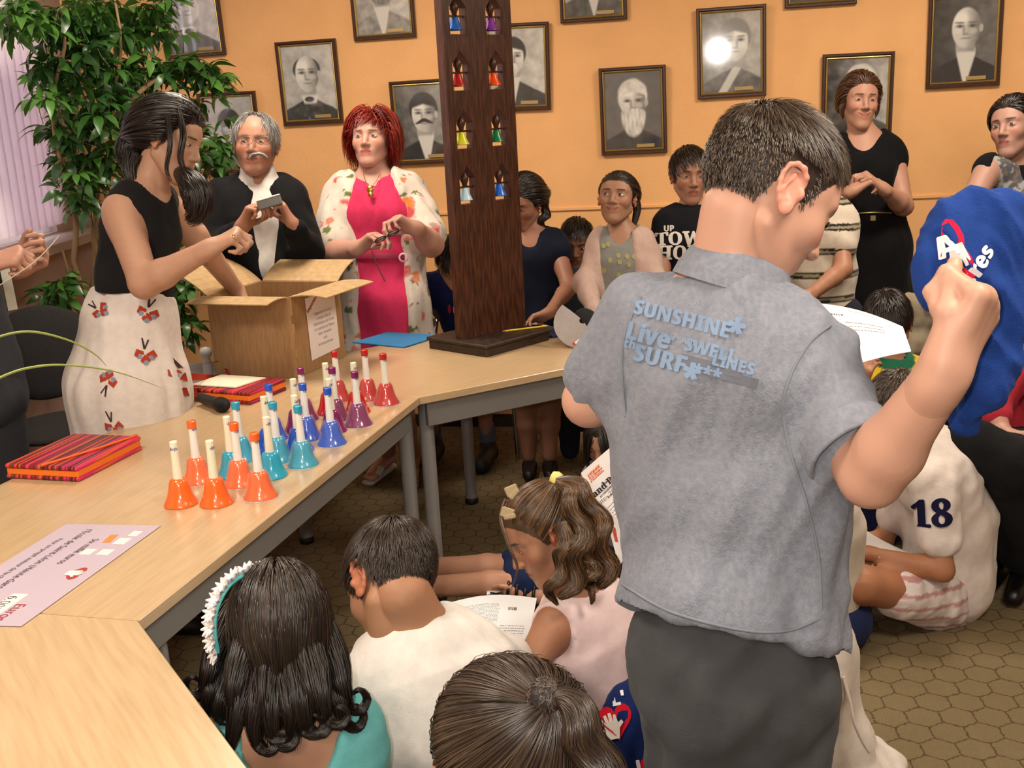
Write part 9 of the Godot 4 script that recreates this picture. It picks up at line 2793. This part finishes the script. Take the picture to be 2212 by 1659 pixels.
# ---------------------------------------------------------------- distance field and surface nets
class Field:
	var inv: Array[Transform3D] = []
	var dat: Array[Vector4] = []      # length, radius at foot, radius at head, scale back to metres
	var mix: PackedFloat32Array = []  # blend radius; negative carves
	var lo: PackedVector3Array = []
	var hi: PackedVector3Array = []
	var cuts: Array[Plane] = []
	var fold: FastNoiseLite           # the cloth's folds, so that prints lie on them
	var fold_amp := 0.0
	var fold_freq := Vector3.ONE
	var fold_tilt := Basis()
	func add(a: Vector3, b: Vector3, ra: float, rb: float, k := 0.03, side := Vector3.ZERO, sx := 1.0, sz := 1.0) -> void:
		# a tapered capsule from a to b; side gives the x axis of an oval section stretched by sx and sz
		var y := b - a
		var l := y.length()
		y = y / l if l > 1e-6 else Vector3.UP
		var x := side - y * side.dot(y)
		if x.length() < 1e-4:
			x = y.cross(Vector3.RIGHT if absf(y.x) < 0.8 else Vector3.BACK)
		x = x.normalized()
		var z := x.cross(y)
		inv.append(Transform3D(Basis(x * sx, y, z * sz), a).affine_inverse())
		dat.append(Vector4(maxf(l, 1e-6), ra, rb, minf(1.0, minf(sx, sz))))
		mix.append(k)
		if k >= 0.0:
			var r := maxf(ra, rb) * maxf(1.0, maxf(sx, sz)) + 0.02
			var v := Vector3(r, r, r)
			lo.append(a.min(b) - v)
			hi.append(a.max(b) + v)
	func ball(c: Vector3, r: Vector3, k := 0.02, fwd := Vector3.BACK, up := Vector3.UP) -> void:
		# an ellipsoid with radii along side, up, forward
		var z := fwd.normalized()
		var x := up.cross(z).normalized()
		var y := z.cross(x)
		inv.append(Transform3D(Basis(x * r.x, y * r.y, z * r.z), c).affine_inverse())
		dat.append(Vector4(1e-6, 1.0, 1.0, minf(r.x, minf(r.y, r.z))))
		mix.append(k)
		if k >= 0.0:
			var m := maxf(r.x, maxf(r.y, r.z)) + 0.02
			lo.append(c - Vector3(m, m, m))
			hi.append(c + Vector3(m, m, m))
	func one(i: int, p: Vector3) -> float:
		var q: Vector3 = inv[i] * p
		var w: Vector4 = dat[i]
		var h := clampf(q.y / w.x, 0.0, 1.0)
		q.y -= h * w.x
		return (q.length() - w.y - h * (w.z - w.y)) * w.w
	func at(p: Vector3, some: PackedInt32Array = []) -> float:
		var d := 1e3
		for j in (some.size() if some.size() else inv.size()):
			var i := some[j] if some.size() else j
			var e := one(i, p)
			var k := mix[i]
			if k < 0.0:
				var g := maxf(-k - absf(d + e), 0.0) / -k
				d = maxf(d, -e) + g * g * -k * 0.25
			else:
				var g2 := maxf(k - absf(d - e), 0.0) / maxf(k, 1e-5)
				d = minf(d, e) - g2 * g2 * k * 0.25
		for c in cuts:
			d = maxf(d, c.distance_to(p))
		return d
	func hit(p: Vector3, dir: Vector3, far := 0.6) -> Vector3:
		var t := 0.0
		while t < far:
			var d := at(p + dir * t)
			if d < 0.0006:
				break
			t += maxf(d * 0.8, 0.0005)
		var q := p + dir * t
		if fold:
			q -= dir * fold_amp * fold.get_noise_3dv(fold_tilt * q * fold_freq)
		return q

	# the surface as [vertices, normals, indices]
	func mesh(cell: float) -> Array:
		var a := lo[0]
		var b := hi[0]
		for i in lo.size():
			a = a.min(lo[i])
			b = b.max(hi[i])
		const N := 6
		var nb := Vector3i(((b - a) / (cell * N)).ceil())
		var nx := nb.x * N + 1
		var ny := nb.y * N + 1
		var nz := nb.z * N + 1
		var vals := PackedFloat32Array()
		vals.resize(nx * ny * nz)
		vals.fill(9.0)
		var live: Array[Vector3i] = []
		var half := cell * N * 0.5
		var rad := half * 1.7321 + cell
		var dist := PackedFloat32Array()
		dist.resize(inv.size())
		for bz in nb.z:
			for by in nb.y:
				for bx in nb.x:
					var c := a + Vector3(bx * 2 + 1, by * 2 + 1, bz * 2 + 1) * half
					var d := 1e3
					var most := 0.0
					for i in inv.size():
						var e := one(i, c)
						dist[i] = e
						if mix[i] >= 0.0:
							if e < d:
								d = e
							most = maxf(most, mix[i])
					if d > rad + most * 0.5:
						continue
					var some := PackedInt32Array()
					for i in inv.size():
						if mix[i] >= 0.0:
							if dist[i] < d + 2.0 * rad + mix[i]:
								some.append(i)
						elif dist[i] < rad - mix[i]:
							some.append(i)
					var dd := at(c, some)
					if absf(dd) > rad + 0.004:
						if dd < 0.0:
							for z in N + 1:
								for y in N + 1:
									var o := ((bz * N + z) * ny + by * N + y) * nx + bx * N
									for x in N + 1:
										if vals[o + x] > 8.0:
											vals[o + x] = -1.0
						continue
					live.append(Vector3i(bx, by, bz))
					for z in N + 1:
						for y in N + 1:
							var o := ((bz * N + z) * ny + by * N + y) * nx + bx * N
							var p := a + Vector3(bx * N, by * N + y, bz * N + z) * cell
							for x in N + 1:
								var was := vals[o + x]
								if was > 8.0 or was == -1.0:
									vals[o + x] = at(p, some)
								p.x += cell
		var vid := PackedInt32Array()
		vid.resize(nx * ny * nz)
		vid.fill(-1)
		var vs := PackedVector3Array()
		var ex := PackedInt32Array([0, 1, nx, nx + 1, nx * ny, nx * ny + 1, nx * ny + nx, nx * ny + nx + 1])
		var corner: Array[Vector3] = [Vector3(0, 0, 0), Vector3(1, 0, 0), Vector3(0, 1, 0), Vector3(1, 1, 0), Vector3(0, 0, 1), Vector3(1, 0, 1), Vector3(0, 1, 1), Vector3(1, 1, 1)]
		var pairs := PackedInt32Array([0, 1, 2, 3, 4, 5, 6, 7, 0, 2, 1, 3, 4, 6, 5, 7, 0, 4, 1, 5, 2, 6, 3, 7])
		var g := PackedFloat32Array()
		g.resize(8)
		for l in live:
			for z in N:
				for y in N:
					for x in N:
						var o := ((l.z * N + z) * ny + l.y * N + y) * nx + l.x * N + x
						var neg := 0
						for q in 8:
							var v := vals[o + ex[q]]
							g[q] = v
							if v < 0.0:
								neg += 1
						if neg == 0 or neg == 8:
							continue
						var s := Vector3.ZERO
						var n := 0
						for e in 12:
							var u := g[pairs[e * 2]]
							var w := g[pairs[e * 2 + 1]]
							if (u < 0.0) != (w < 0.0):
								s += corner[pairs[e * 2]].lerp(corner[pairs[e * 2 + 1]], u / (u - w))
								n += 1
						vid[o] = vs.size()
						vs.append(a + (Vector3(l.x * N + x, l.y * N + y, l.z * N + z) + s / n) * cell)
		var ix := PackedInt32Array()
		var sx := PackedInt32Array([1, nx, nx * ny])
		for l in live:
			for z in N:
				for y in N:
					for x in N:
						var o := ((l.z * N + z) * ny + l.y * N + y) * nx + l.x * N + x
						if vid[o] < 0:
							continue
						var v0 := vals[o]
						for ax in 3:
							var v1 := vals[o + sx[ax]]
							if (v0 < 0.0) == (v1 < 0.0):
								continue
							var p1 := sx[(ax + 1) % 3]
							var p2 := sx[(ax + 2) % 3]
							if o - p1 - p2 < 0:
								continue
							var q0 := vid[o]
							var q1 := vid[o - p1]
							var q2 := vid[o - p1 - p2]
							var q3 := vid[o - p2]
							if q1 < 0 or q2 < 0 or q3 < 0:
								continue
							if v0 < 0.0:
								ix.append_array(PackedInt32Array([q0, q2, q1, q0, q3, q2]))
							else:
								ix.append_array(PackedInt32Array([q0, q1, q2, q0, q2, q3]))
		return [vs, normals_of(vs, ix), ix]
	static func normals_of(vs: PackedVector3Array, ix: PackedInt32Array) -> PackedVector3Array:
		var ns := PackedVector3Array()
		ns.resize(vs.size())
		for t in range(0, ix.size(), 3):
			var p := vs[ix[t]]
			var n := (vs[ix[t + 2]] - p).cross(vs[ix[t + 1]] - p)
			ns[ix[t]] += n
			ns[ix[t + 1]] += n
			ns[ix[t + 2]] += n
		for i in ns.size():
			ns[i] = ns[i].normalized()
		return ns
